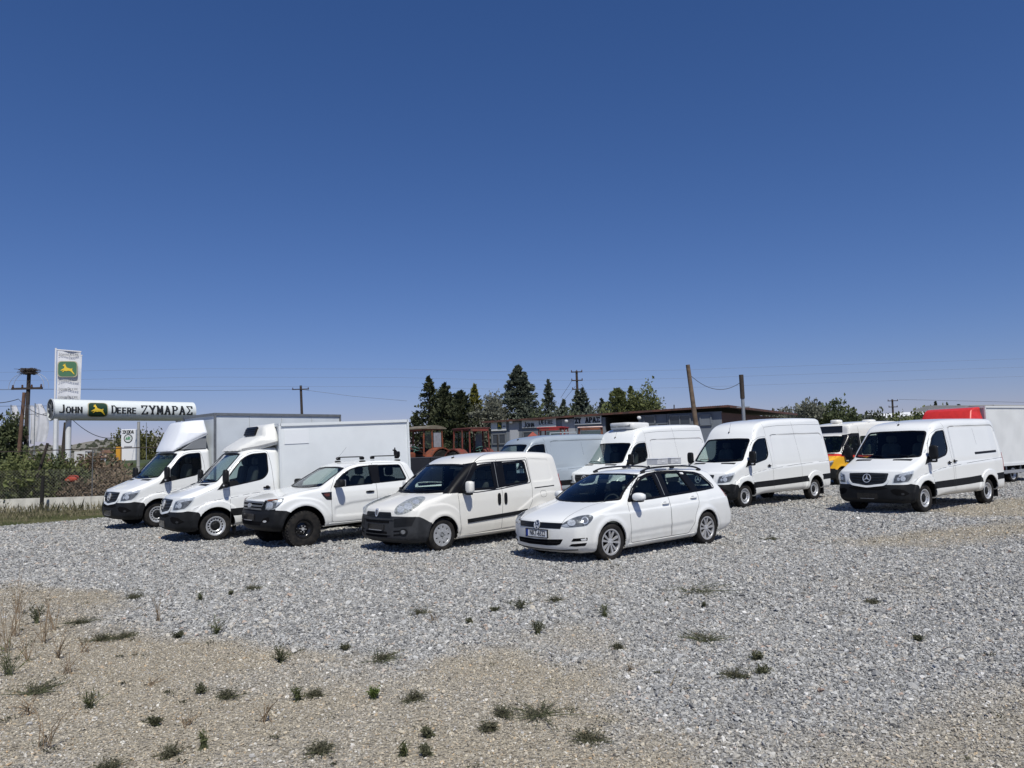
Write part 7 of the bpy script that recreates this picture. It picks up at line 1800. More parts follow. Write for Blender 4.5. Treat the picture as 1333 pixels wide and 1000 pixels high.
def letters(txt, x0, pitch, h, w, base, st):
    """flat stroke polygons [(four corners)] in the plane (u, v)"""
    out = []; x = x0
    for i, ch in enumerate(txt):
        hh = h if ch.isupper() or True else h
        if ch == ' ': x += pitch; continue
        small = ch.islower(); c = ch.upper(); H = h * (.72 if small else 1); W = w * (.92 if small else 1.05)
        for (a, b) in STROKES.get(c, []):
            p = Vector((x + a[0] * W, base + a[1] * H)); q = Vector((x + b[0] * W, base + b[1] * H)); d = (q - p)
            if d.length < 1e-6: continue
            d.normalize(); n = Vector((-d.y, d.x)) * st * .5 * (1.35 if abs(d.x) < .5 else .8); e = d * st * .4
            out.append([tuple(p - e + n), tuple(q + e + n), tuple(q + e - n), tuple(p - e - n)])
        x += pitch * (1 if not small else .95)
    return out
DEER = [(-1.0, -.18), (-.82, -.05), (-.60, .10), (-.45, .18), (-.42, .42), (-.60, .50), (-.66, .60), (-.50, .66), (-.55, .88), (-.42, .72), (-.30, .92), (-.30, .68), (-.22, .55), (-.12, .30), (.10, .20), (.38, .12), (.58, .10), (.66, .24), (.70, .08), (.64, -.05), (.74, -.30), (.95, -.62), (1.0, -.80), (.88, -.72), (.60, -.42), (.40, -.25), (.10, -.22), (-.15, -.28), (-.38, -.22), (-.60, -.42), (-.78, -.40), (-.62, -.30), (-.52, -.12), (-.75, -.20)]
def flat_poly(b, poly, f, thick=.01, grid=0):
    """poly in (u, v); f maps (u, v, out) to a point"""
    n = len(poly); ex = []
    if grid:
        poly = dense(poly, grid); n = len(poly); a = np.array(poly); lo, hi = a.min(0), a.max(0); gx, gy = np.meshgrid(np.arange(lo[0], hi[0], grid), np.arange(lo[1], hi[1], grid))
        g = np.stack([gx.ravel(), gy.ravel()], 1); ex = [Vector(q) for q in g[poly_sd(poly, g[:, 0], g[:, 1]) < -grid * .3]]
    v2, _, fs, _, _, _ = delaunay_2d_cdt([Vector(p) for p in poly] + ex, [], [list(range(n))], 1, 1e-6)
    V = [f(p.x, p.y, thick) for p in v2] + [f(p.x, p.y, 0) for p in v2]; m = len(v2)
    b.add(V, [tuple(q) for q in fs] + ([(i, (i + 1) % m, (i + 1) % m + m, i + m) for i in range(n)] if not grid else []))
BLK = mat('sign_black', (.012, .014, .016), .5); SGREEN = mat('sign_green', (.010, .040, .018), .45); SGREEN2 = mat('sign_green_faded', (.06, .16, .08), .6); SYEL = mat('sign_yellow', (.75, .52, .04), .5)
SWHITE = mat('sign_white', (.72, .76, .75), .35, noise=.05, coat=.2)
WOOD = mat('pole_wood', (.16, .115, .08), .9, noise=.45, nscale=5, bump=.5); WOODD = mat('pole_wood_dark', (.05, .038, .032), .9, noise=.4, nscale=5, bump=.4)
CONC = mat('pole_concrete', (.36, .36, .35), .85, noise=.2); STEELG = mat('galvanised', (.30, .32, .34), .5, metal=.4, noise=.2)
def logo(root, f, cu, cv, w, h, name='emblem', green=None):
    """rounded green badge with a leaping deer"""
    def g(s): return round_poly([(cu - w / 2 * s, cv - h / 2 * s * .92), (cu + w / 2 * s, cv - h / 2 * s * .92), (cu + w / 2 * s, cv + h / 2 * s * .92), (cu - w / 2 * s, cv + h / 2 * s * .92)], w * .22, 5)
    b = MB(); flat_poly(b, g(1.06), f, .012, .08); e = b.build(name, mat('badge_rim', (.45, .42, .30), .5), root)
    b = MB(); flat_poly(b, g(.97), f, .020, .08); b.build('badge_field', green or SGREEN, e)
    b = MB(); flat_poly(b, [(cu + p[0] * w * .38, cv - .02 * h + p[1] * h * .40) for p in DEER], f, .034, .08); b.build('deer', SYEL, e)
def tube_sign():
    A = at(66, 533.5, 34.5); B = at(250, 536, 39.3); L = (B - A).length; d = (B - A).normalized(); Rr = .485
    n = Vector((d.y, -d.x, 0)).normalized(); n = n if n.dot(Vector((0, 0, 0)) - A) > 0 else -n; up = n.cross(d) * (1 if n.cross(d).z > 0 else -1)
    root = thing('tube_sign', 'long white cylinder sign with black lettering and green deer badge on white posts', 'sign', (A.x, A.y, 0))
    O = Vector((A.x, A.y, 0))
    def f(u, v, o):
        t = v / Rr; r = Rr + o; return (A + d * u + n * math.cos(t) * r + up * math.sin(t) * r) - O
    def ucoord(px):
        v = ray(px, 535); k = v.x / v.y; return (A.x - k * A.y) / (k * d.y - d.x)
    b = MB(); m = 40; V = []
    for u in (0, L):
        for k in range(m):
            t = 2 * math.pi * k / m; V.append(A + d * u + n * math.cos(t) * Rr + up * math.sin(t) * Rr - O)
    b.add(V, [(k, (k + 1) % m, (k + 1) % m + m, k + m) for k in range(m)] + [tuple(range(m, 2 * m))])
    b.build('cylinder', SWHITE, root, 60)
    e = MB(); V = [A + d * .06 + n * math.cos(2 * math.pi * k / m) * Rr * .93 + up * math.sin(2 * math.pi * k / m) * Rr * .93 - O for k in range(m)]; e.add(V, [tuple(range(m))]); 
    for k in range(0, 4): e.bar(A - O + n * math.cos(k * .785) * .46 + up * math.sin(k * .785) * .46 + d * .03, A - O - n * math.cos(k * .785) * .46 - up * math.sin(k * .785) * .46 + d * .03, .04)
    e.build('end_cap', mat('cap_grey', (.10, .11, .12), .6), root)
    r_ = MB(); r_.tube([tuple(A - O + n * math.cos(t) * (Rr + .005) + up * math.sin(t) * (Rr + .005)) for t in np.linspace(0, 2 * math.pi, 40)], .03, 6, False); r_.build('end_ring', mat('ring_grey', (.42, .44, .46), .5), root)
    def word(txt, pa, pb, h, st, wide, base):
        ua, ub = ucoord(pa), ucoord(pb); k = len(txt); pitch = (ub - ua) / (k - .1); b = MB()
        for q in letters(txt, ua, pitch, h, pitch * wide, base, st): flat_poly(b, dense(q, .12), f, .012)
        b.build('lettering', BLK, root)
    word('John', 74, 104.5, .34, .055, .70, -.14)
    word('Deere', 141, 174.5, .34, .055, .70, -.14)
    word('ZYMAPAS', 180, 246.5, .40, .066, .62, -.17)
    logo(root, f, (ucoord(110) + ucoord(135)) / 2, .0, (ucoord(135) - ucoord(110)), .74)
    for px, dd, r in ((89.5, None, .12), (232, None, .12)):
        u = ucoord(px); P = A + d * u - O
        b = MB(); b.tube([(P.x, P.y, 0), (P.x, P.y, A.z - Rr * .9)], r, 16); b.build('post', mat('post_white', (.72, .73, .73), .45, noise=.08, nscale=3), root, 50)
    P = at(72.5, 560, 33.4) - O; b = MB(); b.tube([(P.x, P.y, 0), (P.x, P.y, A.z - Rr)], .085, 12); b.build('banner_post', mat('post_white', (.7, .7, .7)), root, 50)
def banner_sign():
    for k, (pa, pb, d, ytop, lab) in enumerate(((71.5, 105, 36.5, 456, 'tall white banner with green deer badge standing behind the cylinder sign'), (76, 106.5, 38.3, 461, 'second white banner peeking out behind the tall one'))):
        P = at(pa, 520, d); Q = at(pb, 520, d + .35); T = at(pa, ytop, d)
        w = math.hypot(Q.x - P.x, Q.y - P.y); root = thing('banner', lab, 'banner', (P.x, P.y, 0), math.atan2(Q.y - P.y, Q.x - P.x), 'white banners above the cylinder sign'); H = T.z; z0 = P.z - .8
        b = MB(); nx, nz = 12, 16; V = []; F_ = []
        for i in range(nx + 1):
            for j in range(nz + 1):
                u, v = i / nx, j / nz; V.append((w * (.06 + u * .92 - (.06 * (1 - v) * u)), .03 * math.sin(u * 7 + v * 4) + .015 * math.sin(v * 15), z0 + (H - z0) * v - .05 * u))
        for i in range(nx):
            for j in range(nz): q = i * (nz + 1) + j; F_.append((q, q + nz + 1, q + nz + 2, q + 1))
        b.add(V, F_); b.build('cloth', mat('banner_white', (.66, .67, .70), .7, noise=.08, nscale=2), root, 60)
        b = MB(); b.tube([(0, 0, 0), (0, 0, H + .1)], .045, 10); b.build('pole', mat('pole_white', (.7, .7, .72), .4), root, 50)
        b = MB(); b.bar((0, 0, H + .03), (w, 0, H - .06), .06, .05); b.build('top_arm', mat('pole_white', (.7, .7, .72)), root)
        f = lambda u, v, o: Vector((u, -.055 - o, v))
        if k == 0:
            s = 36.5 / 993; f = lambda u, v, o: Vector((u, -.075 - o, v))
            logo(root, f, w * .48, at(90, 480.5, 36.6).z, w * .74, .80, green=SGREEN2)
            for py in (463, 496, 508, 518.5):
                zz = at(90, py, 36.6).z; b = MB()
                for q in letters('John', w * .12, w * .10, .13, w * .062, zz, .014) + letters('Deere', w * .51, w * .088, .13, w * .062, zz, .014): flat_poly(b, q, f, .008)
                b.build('lettering', mat('letter_grey', (.15, .16, .17), .6), root)
def pylon_sign():
    d = 62.; P = at(157, 605, d); Q = at(176, 605, d); T = at(166, 559, d); w = (Q.x - P.x)
    root = thing('pylon_sign', 'white pylon sign with ring badge and green winged arrow, beside the round tree', 'sign', (P.x, P.y, 0)); H = T.z
    b = MB(); b.box((w / 2, .15, H / 2), (w, .3, H), bev=.03); b.build('pylon', mat('pylon_white', (.75, .76, .78), .4), root, 30)
    f = lambda u, v, o: Vector((u, -o, v))
    zt = at(166, 562.8, d).z; b = MB()
    for q in letters('SKODA', w * .12, w * .158, .24, w * .105, zt - .1, .045): flat_poly(b, q, f, .012)
    b.build('lettering', BLK, root)
    cz = at(166, 571, d).z; r = .36
    b = MB(); ring = [(w / 2 + r * math.cos(t), cz + r * math.sin(t)) for t in np.linspace(0, 2 * math.pi, 28, endpoint=False)]; flat_poly(b, ring, f, .012); e = b.build('badge_ring', mat('badge_black', (.02, .022, .022), .4), root)
    b = MB(); flat_poly(b, [(w / 2 + r * .8 * math.cos(t), cz + r * .8 * math.sin(t)) for t in np.linspace(0, 2 * math.pi, 28, endpoint=False)], f, .018); b.build('badge_disc', mat('badge_silver', (.62, .64, .64), .4), e)
    b = MB()
    for q in ([(-.6, -.25), (.55, -.25), (.55, -.10), (-.6, -.10)], [(-.15, -.1), (.1, -.1), (.2, .55), (-.05, .35)], [(.1, -.05), (.35, -.05), (.6, .45), (.3, .35)], [(-.45, -.1), (-.2, -.1), (-.25, .4), (-.5, .1)]): flat_poly(b, [(w / 2 + p[0] * r, cz + p[1] * r) for p in q], f, .024)
    b.build('winged_arrow', mat('arrow_green', (.05, .25, .10), .4), e)
    b = MB(); zz = at(166, 581.5, d).z; b.box((w / 2, -.006, zz), (w * .55, .012, .10)); b.build('small_print', mat('print_grey', (.3, .3, .32), .6), root)
    P = at(154.5, 600, 61); o = MB(); o.box((0, 0, 1.55), (.34, .3, 3.1), bev=.02); 
    o = o.build('orange_pillar', mat('pillar_orange', (.62, .30, .03), .5), None, loc=(P.x, P.y, 0)); tag(o, 'narrow orange pillar touching the left side of the white pylon sign', 'pillar')
def small_board():
    d = 35.; P = at(97.5, 600, d); t = thing('notice_board', 'small white notice board with illegible rows, right of the white sign posts', 'board', (P.x, P.y, 0))
    z0, z1 = at(97, 610, d).z, at(97, 588, d).z; w = .50
    b = MB(); b.box((.22, 0, (z0 + z1) / 2), (w, .03, z1 - z0), bev=.005); b.build('panel', mat('board_white', (.6, .6, .58), .6), t)
    b = MB()
    for k in range(4): b.box((.22, -.018, z1 - .14 - k * .16), (w * (.45 + .12 * (k % 3)), .006, .05))
    b.build('lettering', mat('print_dark', (.12, .10, .09), .6), t)
    for s_ in (0, .44):
        b = MB(); b.bar((s_, .03, 0), (s_, .03, z1), .035); b.build('leg', STEELG, t)
def wood_pole(pxt, pyt, pxb, pyb, d, r, label, m, arms=(), group=None, nest=False, db=None, name='utility_pole', cat='pole', extra=None):
    T = at(pxt, pyt, d); Bm = at(pxb, pyb, db or d); s = Bm + (Bm - T) * ((Bm.z - 0) / (T.z - Bm.z))
    root = thing(name, label, cat, (s.x, s.y, 0), 0, group); V = T - s; V.z = T.z
    b = MB(); b.tube([(0, 0, -.2), tuple(V * .5), tuple(V)], [r * 1.15, r, r * .85], 10); b.build('pole', m, root, 50)
    for (py, wa, ins) in arms:
        z = at(pxt, py, d).z; c = V * (z / T.z); b = MB(); b.box((c.x, c.y - r, z), (wa, .10, .12)); a = b.build('cross_arm', WOODD, root)
        b = MB()
        for k in range(ins):
            x = c.x + wa * (-.46 + .92 * k / max(1, ins - 1)); b.lathe([(0, 0), (.05, .0), (.07, .06), (.04, .10), (.06, .16), (0, .2)], 8, Matrix.Translation((x, c.y - r, z + .05)) @ Matrix.Rotation(math.pi / 2, 4, 'X'))
        b.build('insulator', mat('insulator_brown', (.10, .05, .03), .3), a, 50)
    if nest:
        rnd = random.Random(4); b = MB()
        for k in range(170):
            a = rnd.uniform(0, 6.28); q = rnd.uniform(.05, .42); z = T.z + rnd.uniform(-.06, .28) ; p = Vector((V.x + q * math.cos(a), V.y + q * math.sin(a), z)); dd = Vector((-math.sin(a) + rnd.uniform(-.9, .9), math.cos(a) + rnd.uniform(-.7, .7), rnd.uniform(-.25, .3))) * rnd.uniform(.12, .32)
            b.bar(p - dd, p + dd, .022)
        b.build('stick_nest', mat('nest_sticks', (.07, .055, .045), .95), root)
        for k, (ra, hh) in enumerate(((1.25, 0), (.95, .1), (-1.25, 0), (-.95, .1))):
            b = MB(); z1 = at(pxt, 506, d).z; b.tube([(V.x + ra * math.sin(t) * 1.0, V.y, z1 + (T.z - z1 + .05) * math.cos(t) ** .8 if math.cos(t) > 0 else z1) for t in np.linspace(.15, 1.57, 9)], .012, 5); b.build('jumper_wire', mat('wire_pale', (.35, .36, .38), .5), root)
    return root, V, s
def wire(pts, r, label, m=None, sag=0., group=None):
    P = [Vector(p) for p in pts]; out = []
    for i in range(len(P) - 1):
        for k in range(14):
            t = k / 14; q = P[i].lerp(P[i + 1], t); q.z -= sag * 4 * t * (1 - t); out.append(tuple(q))
    out.append(tuple(P[-1])); b = MB(); b.tube(out, r, 4, False)
    o = b.build('power_line', m or mat('wire_dark', (.05, .05, .055), .6), None); tag(o, label, 'cable', group); return o
def poles_and_wires():
    wood_pole(37.8, 486, 33.6, 580, 47, .13, 'dark utility pole carrying a stick nest above its cross arm, far left', WOODD, [(506, 1.9, 4)], nest=True)
    wood_pole(31.5, 511, 25.5, 580, 42, .105, 'leaning bare wooden post just left of the nest pole', mat('pole_brown', (.15, .085, .06), .9, noise=.4, nscale=5))
    wood_pole(85.5, 550, 82.5, 585, 46, .12, 'dark wooden post behind the thick white sign post', WOODD)
    wood_pole(391.5, 502, 393, 540, 95, .17, 'utility pole with one cross arm above the box trucks', WOODD, [(507, 2.1, 3)])
    wood_pole(750.5, 483, 752, 520, 88, .16, 'tall power pole with three short cross arms behind the conifers', WOODD, [(484.5, 1.3, 3), (495.5, 1.3, 3), (507, 1.2, 3)])
    wood_pole(1161.5, 520, 1163, 548, 120, .16, 'far dark power pole with two cross arms right of the minibus', WOODD, [(522, 1.6, 3), (530, 1.4, 3)])
    wood_pole(895.3, 475, 906, 553, 36.5, .115, 'weathered leaning wooden post in front of the workshop', WOOD)
    r, V, s = wood_pole(964.8, 488, 968.5, 550, 36.5, .085, 'upright post, dark above and galvanised below, right of the leaning wooden post', STEELG)
    b = MB(); z1 = at(966, 519, 36.5).z; b.tube([tuple(V * (z1 / V.z)), tuple(V)], .105, 10); b.build('dark_sleeve', WOODD, r, 50)
    b = MB(); z2 = at(967, 530, 36.5).z; c = V * (z2 / V.z); b.box((c.x, c.y, z2), (.62, .06, .05)); b.build('cross_arm', STEELG, r)
    wood_pole(877.5, 527, 877.5, 533, 60, .05, 'thin short mast behind the workshop roof', WOODD, name='mast', cat='mast')
    wood_pole(1104.5, 527, 1104.5, 540, 100, .10, 'thin far pole left of the far power pole', WOODD)
    wood_pole(180.5, 549, 180, 603, 50, .10, 'grey concrete lamp post in front of the round tree', CONC, name='lamp_post', cat='pole')
    wood_pole(190.5, 550, 190.5, 566, 62, .025, 'thin pale mast rising behind the round tree', STEELG, name='mast', cat='mast')
    G = 'long power lines across the sky'
    base = [(-60, 486), (270, 480), (520, 480.5), (640, 483.6), (751, 484.3), (895, 481.5), (980, 478.5), (1333, 467), (1500, 461)]
    for k, dy in enumerate((0, 11, 23)):
        wire([at(px, py + dy * (1 if px > 400 else 1.0), 88) for px, py in base], .010, ('topmost', 'middle', 'lowest')[k] + ' of the three thin power lines crossing the whole sky', mat('wire_faint', (.17, .20, .26), .6), 0, G)
    wire([at(-40, 507.5, 47), at(38, 506.5, 47), at(270, 508.5, 75), at(391, 507, 95)], .017, 'thin line from the nest pole to the pole above the trucks', mat('wire_faint', (.12, .14, .18)))
    wire([at(391, 507, 95), at(460, 516, 95), at(530, 522, 95)], .02, 'line sloping down to the right of the pole above the trucks', mat('wire_faint', (.12, .14, .18)))
    wire([at(-20, 523.5, 42), at(24, 519.5, 42)], .02, 'black cable running to the leaning post from the left edge', None, .12)
    wire([at(24, 519.5, 42), at(66, 541, 37)], .016, 'black cable from the leaning post towards the cylinder sign', None, .25)
    wire([at(-20, 529, 45), at(66, 528.5, 45)], .010, 'upper thin cable behind the white flags')
    wire([at(-20, 541.5, 45), at(66, 538.5, 45)], .014, 'lower thin cable behind the white flags')
    wire([at(95, 547, 44), at(158, 567.5, 52)], .022, 'slack black cable hanging below the cylinder sign', None, .5)
    wire([at(898, 488, 36.5), at(964.5, 497.5, 36.5)], .013, 'slack cable between the two posts in front of the workshop', None, .52)
    wire([at(897.5, 489, 36.5), at(905, 530, 36.6)], .008, 'thin wire hanging down beside the leaning wooden post')
    for k, (a, b_) in enumerate((((745, 495), (730, 518)), ((749, 503), (735, 520)), ((757, 500), (766, 516)))):
        wire([at(*a, 88), at(*b_, 88)], .018, ('long', 'short', 'right-hand')[k] + ' guy wire slanting down from the power pole behind the conifers')
    wire([at(1170, 520, 120), at(1333, 524, 120), at(1500, 527, 120)], .02, 'faint line running right from the far power pole')
def flags():
    for k, (px, d, pt, pb, lab) in enumerate(((13.5, 46, 529, 575, 'limp white flag nearest the left edge of the picture'), (29.5, 47, 529, 576, 'limp white flag half hidden by the leaning post'), (37.5, 46.5, 529, 577, 'limp white flag behind the nest pole'), (45, 45, 527, 574, 'limp white flag right of the nest pole'))):
        P = at(px, 560, d); H = at(px, pt - 2, d).z; zb = at(px, pb, d).z
        t = thing('flag', lab, 'flag', (P.x, P.y, 0), 0, 'limp white flags on poles')
        b = MB(); b.tube([(0, 0, 0), (0, 0, H)], .03, 8); b.build('pole', STEELG, t, 50)
        V = []; F_ = []; nx, nz = 10, 14; w = (.75, .45, .55, .95)[k]
        for i in range(nx + 1):
            for j in range(nz + 1):
                u, v = i / nx, j / nz; q = math.sin(math.pi * min(1, v * .9 + .1)) ** .6 * (1 - .55 * (1 - v) ** 3)
                V.append((.04 + u * w * (.35 + .85 * v * (1.25 - v) * 1.6), .10 * math.sin(u * 9 + v * 2) * (1 - u * .3), H - .05 - (H - zb) * v * (1 - .10 * u) - u * .25 * v))
        for i in range(nx):
            for j in range(nz): q = i * (nz + 1) + j; F_.append((q, q + nz + 1, q + nz + 2, q + 1))
        b = MB(); b.add(V, F_); b.build('cloth', mat('flag_cloth', (.62, .63, .67), .75, noise=.25, nscale=1.5), t, 60)
def fence_and_wall():
    # low white wall
    pts = [(-30, 31.5), (-22, 31.3), (-17.3, 31.4), (-8, 33.5)]; wm = mat('whitewash', (.62, .60, .54), .9, noise=.25, nscale=3, bump=.3)
    b = MB()
    for (x0, y0), (x1, y1) in zip(pts[:-1], pts[1:]): b.bar((x0, y0, .24), (x1, y1, .24), .18, .56)
    o = b.build('low_wall', wm, None); tag(o, 'low whitewashed wall behind the weedy verge at left', 'wall')
    root = thing('wire_fence', 'chain-link fence on posts with a top rail standing on the low white wall', 'fence', (-30, 31.5, 0))
    O = Vector((-30, 31.5, 0)); H = 2.45; path = [Vector((x, y, 0)) - O for x, y in pts]
    posts = []
    for a, c in zip(path[:-1], path[1:]):
        n = max(1, int((c - a).length / 2.5))
        for k in range(n): posts.append(a.lerp(c, k / n))
    for k, p in enumerate(posts):
        b = MB(); b.tube([(p.x, p.y, .3), (p.x, p.y, H)], .024, 7); b.build('post', mat('post_dull', (.11, .11, .11), .7) if k % 3 else WOODD, root, 50)
    b = MB()
    for a, c in zip(path[:-1], path[1:]): b.bar((a.x, a.y, H), (c.x, c.y, H), .04, .04); b.bar((a.x, a.y, H * .68), (c.x, c.y, H * .68), .012, .012)
    b.build('rail', WOODD, root)
    V = []; F_ = []; w = .004; s = .13
    b = MB()
    for a, c in zip(path[:-1], path[1:]):
        L = (c - a).length; d = (c - a).normalized(); nn = Vector((-d.y, d.x, 0)) * .004; H0, H1 = .52, 1.66; hh = H1 - H0; n = int((L + hh) / s)
        for k in range(n):
            for sg in (1, -1):
                u0 = k * s - hh if sg > 0 else k * s; u1 = u0 + sg * hh; z0, z1 = H0, H1
                if u0 < 0: z0 = H0 + (-u0); u0 = 0
                if u1 > L: z1 = H1 - (u1 - L); u1 = L
                if u1 < 0: z1 = H0 + u0; u1 = 0
                if u0 > L: z0 = H0 + (u0 - L); u0 = L
                if z1 - z0 < .02: continue
                p, q = a + d * u0, a + d * u1
                b.add([(p.x, p.y, z0 - w), (q.x, q.y, z1 - w), (q.x, q.y, z1 + w), (p.x, p.y, z0 + w)], [(0, 1, 2, 3)])
    o = b.build('mesh_wire', mat('mesh_wire', (.22, .21, .18), .6), root); o['kind'] = 'stuff'
    wood_pole(62, 577, 57.5, 592, 31.8, .065, 'dark stake leaning against the wire fence', WOODD, name='stake', cat='stake')
    wood_pole(56, 620, 54.5, 652, 30.6, .07, 'charred black post in front of the low white wall', mat('charred', (.012, .011, .01), .9), name='wooden_post', cat='post')
    p = at(95, 623, 32.2); b = MB(); b.add(*superellipsoid((0, 0, .0), (.46, .3, .28), .7)); b.add(*superellipsoid((-.22, 0, -.06), (.2, .2, .2), .8)); o = b.build('red_container', mat('red_plastic', (.45, .06, .03), .5), None, 60, loc=(p.x, p.y, p.z)); tag(o, 'small red plastic container in the bushes by the thick white sign post', 'container')
    # field beyond: grassy bank and tiny houses
    b = MB(); P0, P1 = at(120, 607, 56), at(250, 607, 60)
    n = 20
    for k in range(n):
        t = k / n; P = P0.lerp(P1, t); 
    b.prism([(-3, -.2), (-1.5, 1.75), (2.5, 2.0), (6, -.2)], 0, 16, axis=0)
    o = b.build('grass_bank', mat('bank_grass', (.055, .075, .025), .95, noise=.5, nscale=2, bump=.6, bscale=8), None, loc=(P0.x, P0.y, 0)); tag(o, 'green grassy bank behind the leftmost truck hood', 'bank')
    H = [(104, 600, 300, 7, 2.6), (117, 598, 340, 8, 3), (128, 596, 320, 6, 3), (134, 601, 260, 5, 2.6), (146, 590, 420, 12, 3.2), (112, 588, 600, 9, 3.2), (139, 587.5, 620, 8, 3), (10, 602, 260, 14, 3.4), (48, 603, 240, 10, 3), (94, 603, 250, 5, 2.4), (200, 604, 110, 7, 3.0)]
    labs = ['small pale house left of the centre of the distant village', 'pinkish house in the distant village', 'tiny white house among far trees', 'low cream house right in the far village', 'long pale shed below the hill', 'far white farm building high on the plain, left', 'far white building high on the plain, right', 'grey tiled roof house at the far left behind bushes', 'distant grey house behind the leaning stake', 'tiny far house beside the notice board', 'pale low building with windows below the round tree']
    for k, (px, py, d, w, h) in enumerate(H):
        g = on_ground(px, 640); P = at(px, py, d); z0 = -1.0
        t = thing('house', labs[k], 'house', (P.x, P.y, z0), .3 * math.sin(k * 2.1), 'small houses in the far village'); hh = max(P.z - z0, 2.2)
        b = MB(); b.box((0, 0, hh / 2), (w, w * .7, hh)); b.build('wall', mat('house_wall%d' % (k % 3), ((.55, .52, .47), (.52, .42, .36), (.60, .60, .58))[k % 3], .8), t)
        b = MB(); b.prism([(-w * .55, hh), (0, hh + w * .14), (w * .55, hh)], -w * .4, w * .4, axis=1); b.build('roof', mat('roof_tile%d' % (k % 2), ((.22, .12, .085), (.32, .31, .30))[k % 2], .85), t)
        for q in range(3): b = MB(); b.box((-w * .3 + q * w * .3, -w * .352, hh * .6), (w * .12, .05, hh * .3)); b.build('window', mat('house_window', (.05, .06, .07), .3), t)
    # far scattered trees on the plain as one mass
    rng = np.random.default_rng(9); C_ = []; T_ = []
    for k in range(150):
        d = rng.uniform(130, 520); px = rng.uniform(-120, 330) if k < 100 else rng.uniform(330, 1500); x = (px - 666) / 993 * d; r = rng.uniform(1.2, 2.6); m_ = 46
        v = rng.normal(0, 1, (m_, 3)); v /= np.linalg.norm(v, axis=1)[:, None]; C_.append(np.array([x, d, r * .9]) + v * r * np.array([1.4, 1, .8]) * (rng.random(m_) ** .4)[:, None]); T_.append(np.full(m_, rng.random()) * .6 + rng.random(m_) * .3)
    C_ = np.concatenate(C_); o = leaf_cloud('far_trees', C_, rng.normal(0, 1, C_.shape), .9, np.concatenate(T_), leaf_mat('far_leaf', (.03, .04, .022), (.075, .085, .05)), None, rng, .8); tag(o, 'far scattered trees and hedges on the plain', 'trees', kind='stuff')
def black_fence():
    A, B = at(518, 600, 24.3), at(640, 600, 25.6); root = thing('panel_fence', 'black panel fence between the pickup and the old tractors', 'fence', (A.x, A.y, 0), math.atan2(B.y - A.y, B.x - A.x)); L = math.hypot(B.x - A.x, B.y - A.y)
    m = mat('black_sheet', (.012, .013, .017), .45, noise=.3, nscale=2); n = 3
    for k in range(n):
        b = MB(); b.box((L * (k + .5) / n, 0, .86), (L / n - .02, .04, 1.68), bev=.006); b.build('panel', m, root)
    for k in range(n + 1):
        b = MB(); b.box((L * k / n, .05, .86), (.06, .06, 1.74)); b.build('post', mat('black_post', (.02, .02, .024), .5), root)
    b = MB(); b.box((L / 2, 0, 1.715), (L, .06, .03)); b.build('top_rail', mat('rail_grey', (.06, .06, .07), .4), root)
    q = at(551, 609, 24.6); M = root.matrix_world
    b = MB(); b.tube([(.95, -.025, 1.40), (1.05, -.025, 1.45), (1.12, -.025, 1.40), (1.2, -.025, 1.46)], .012, 5); b.build('white_mark', mat('mark_white', (.6, .6, .6), .6), root)
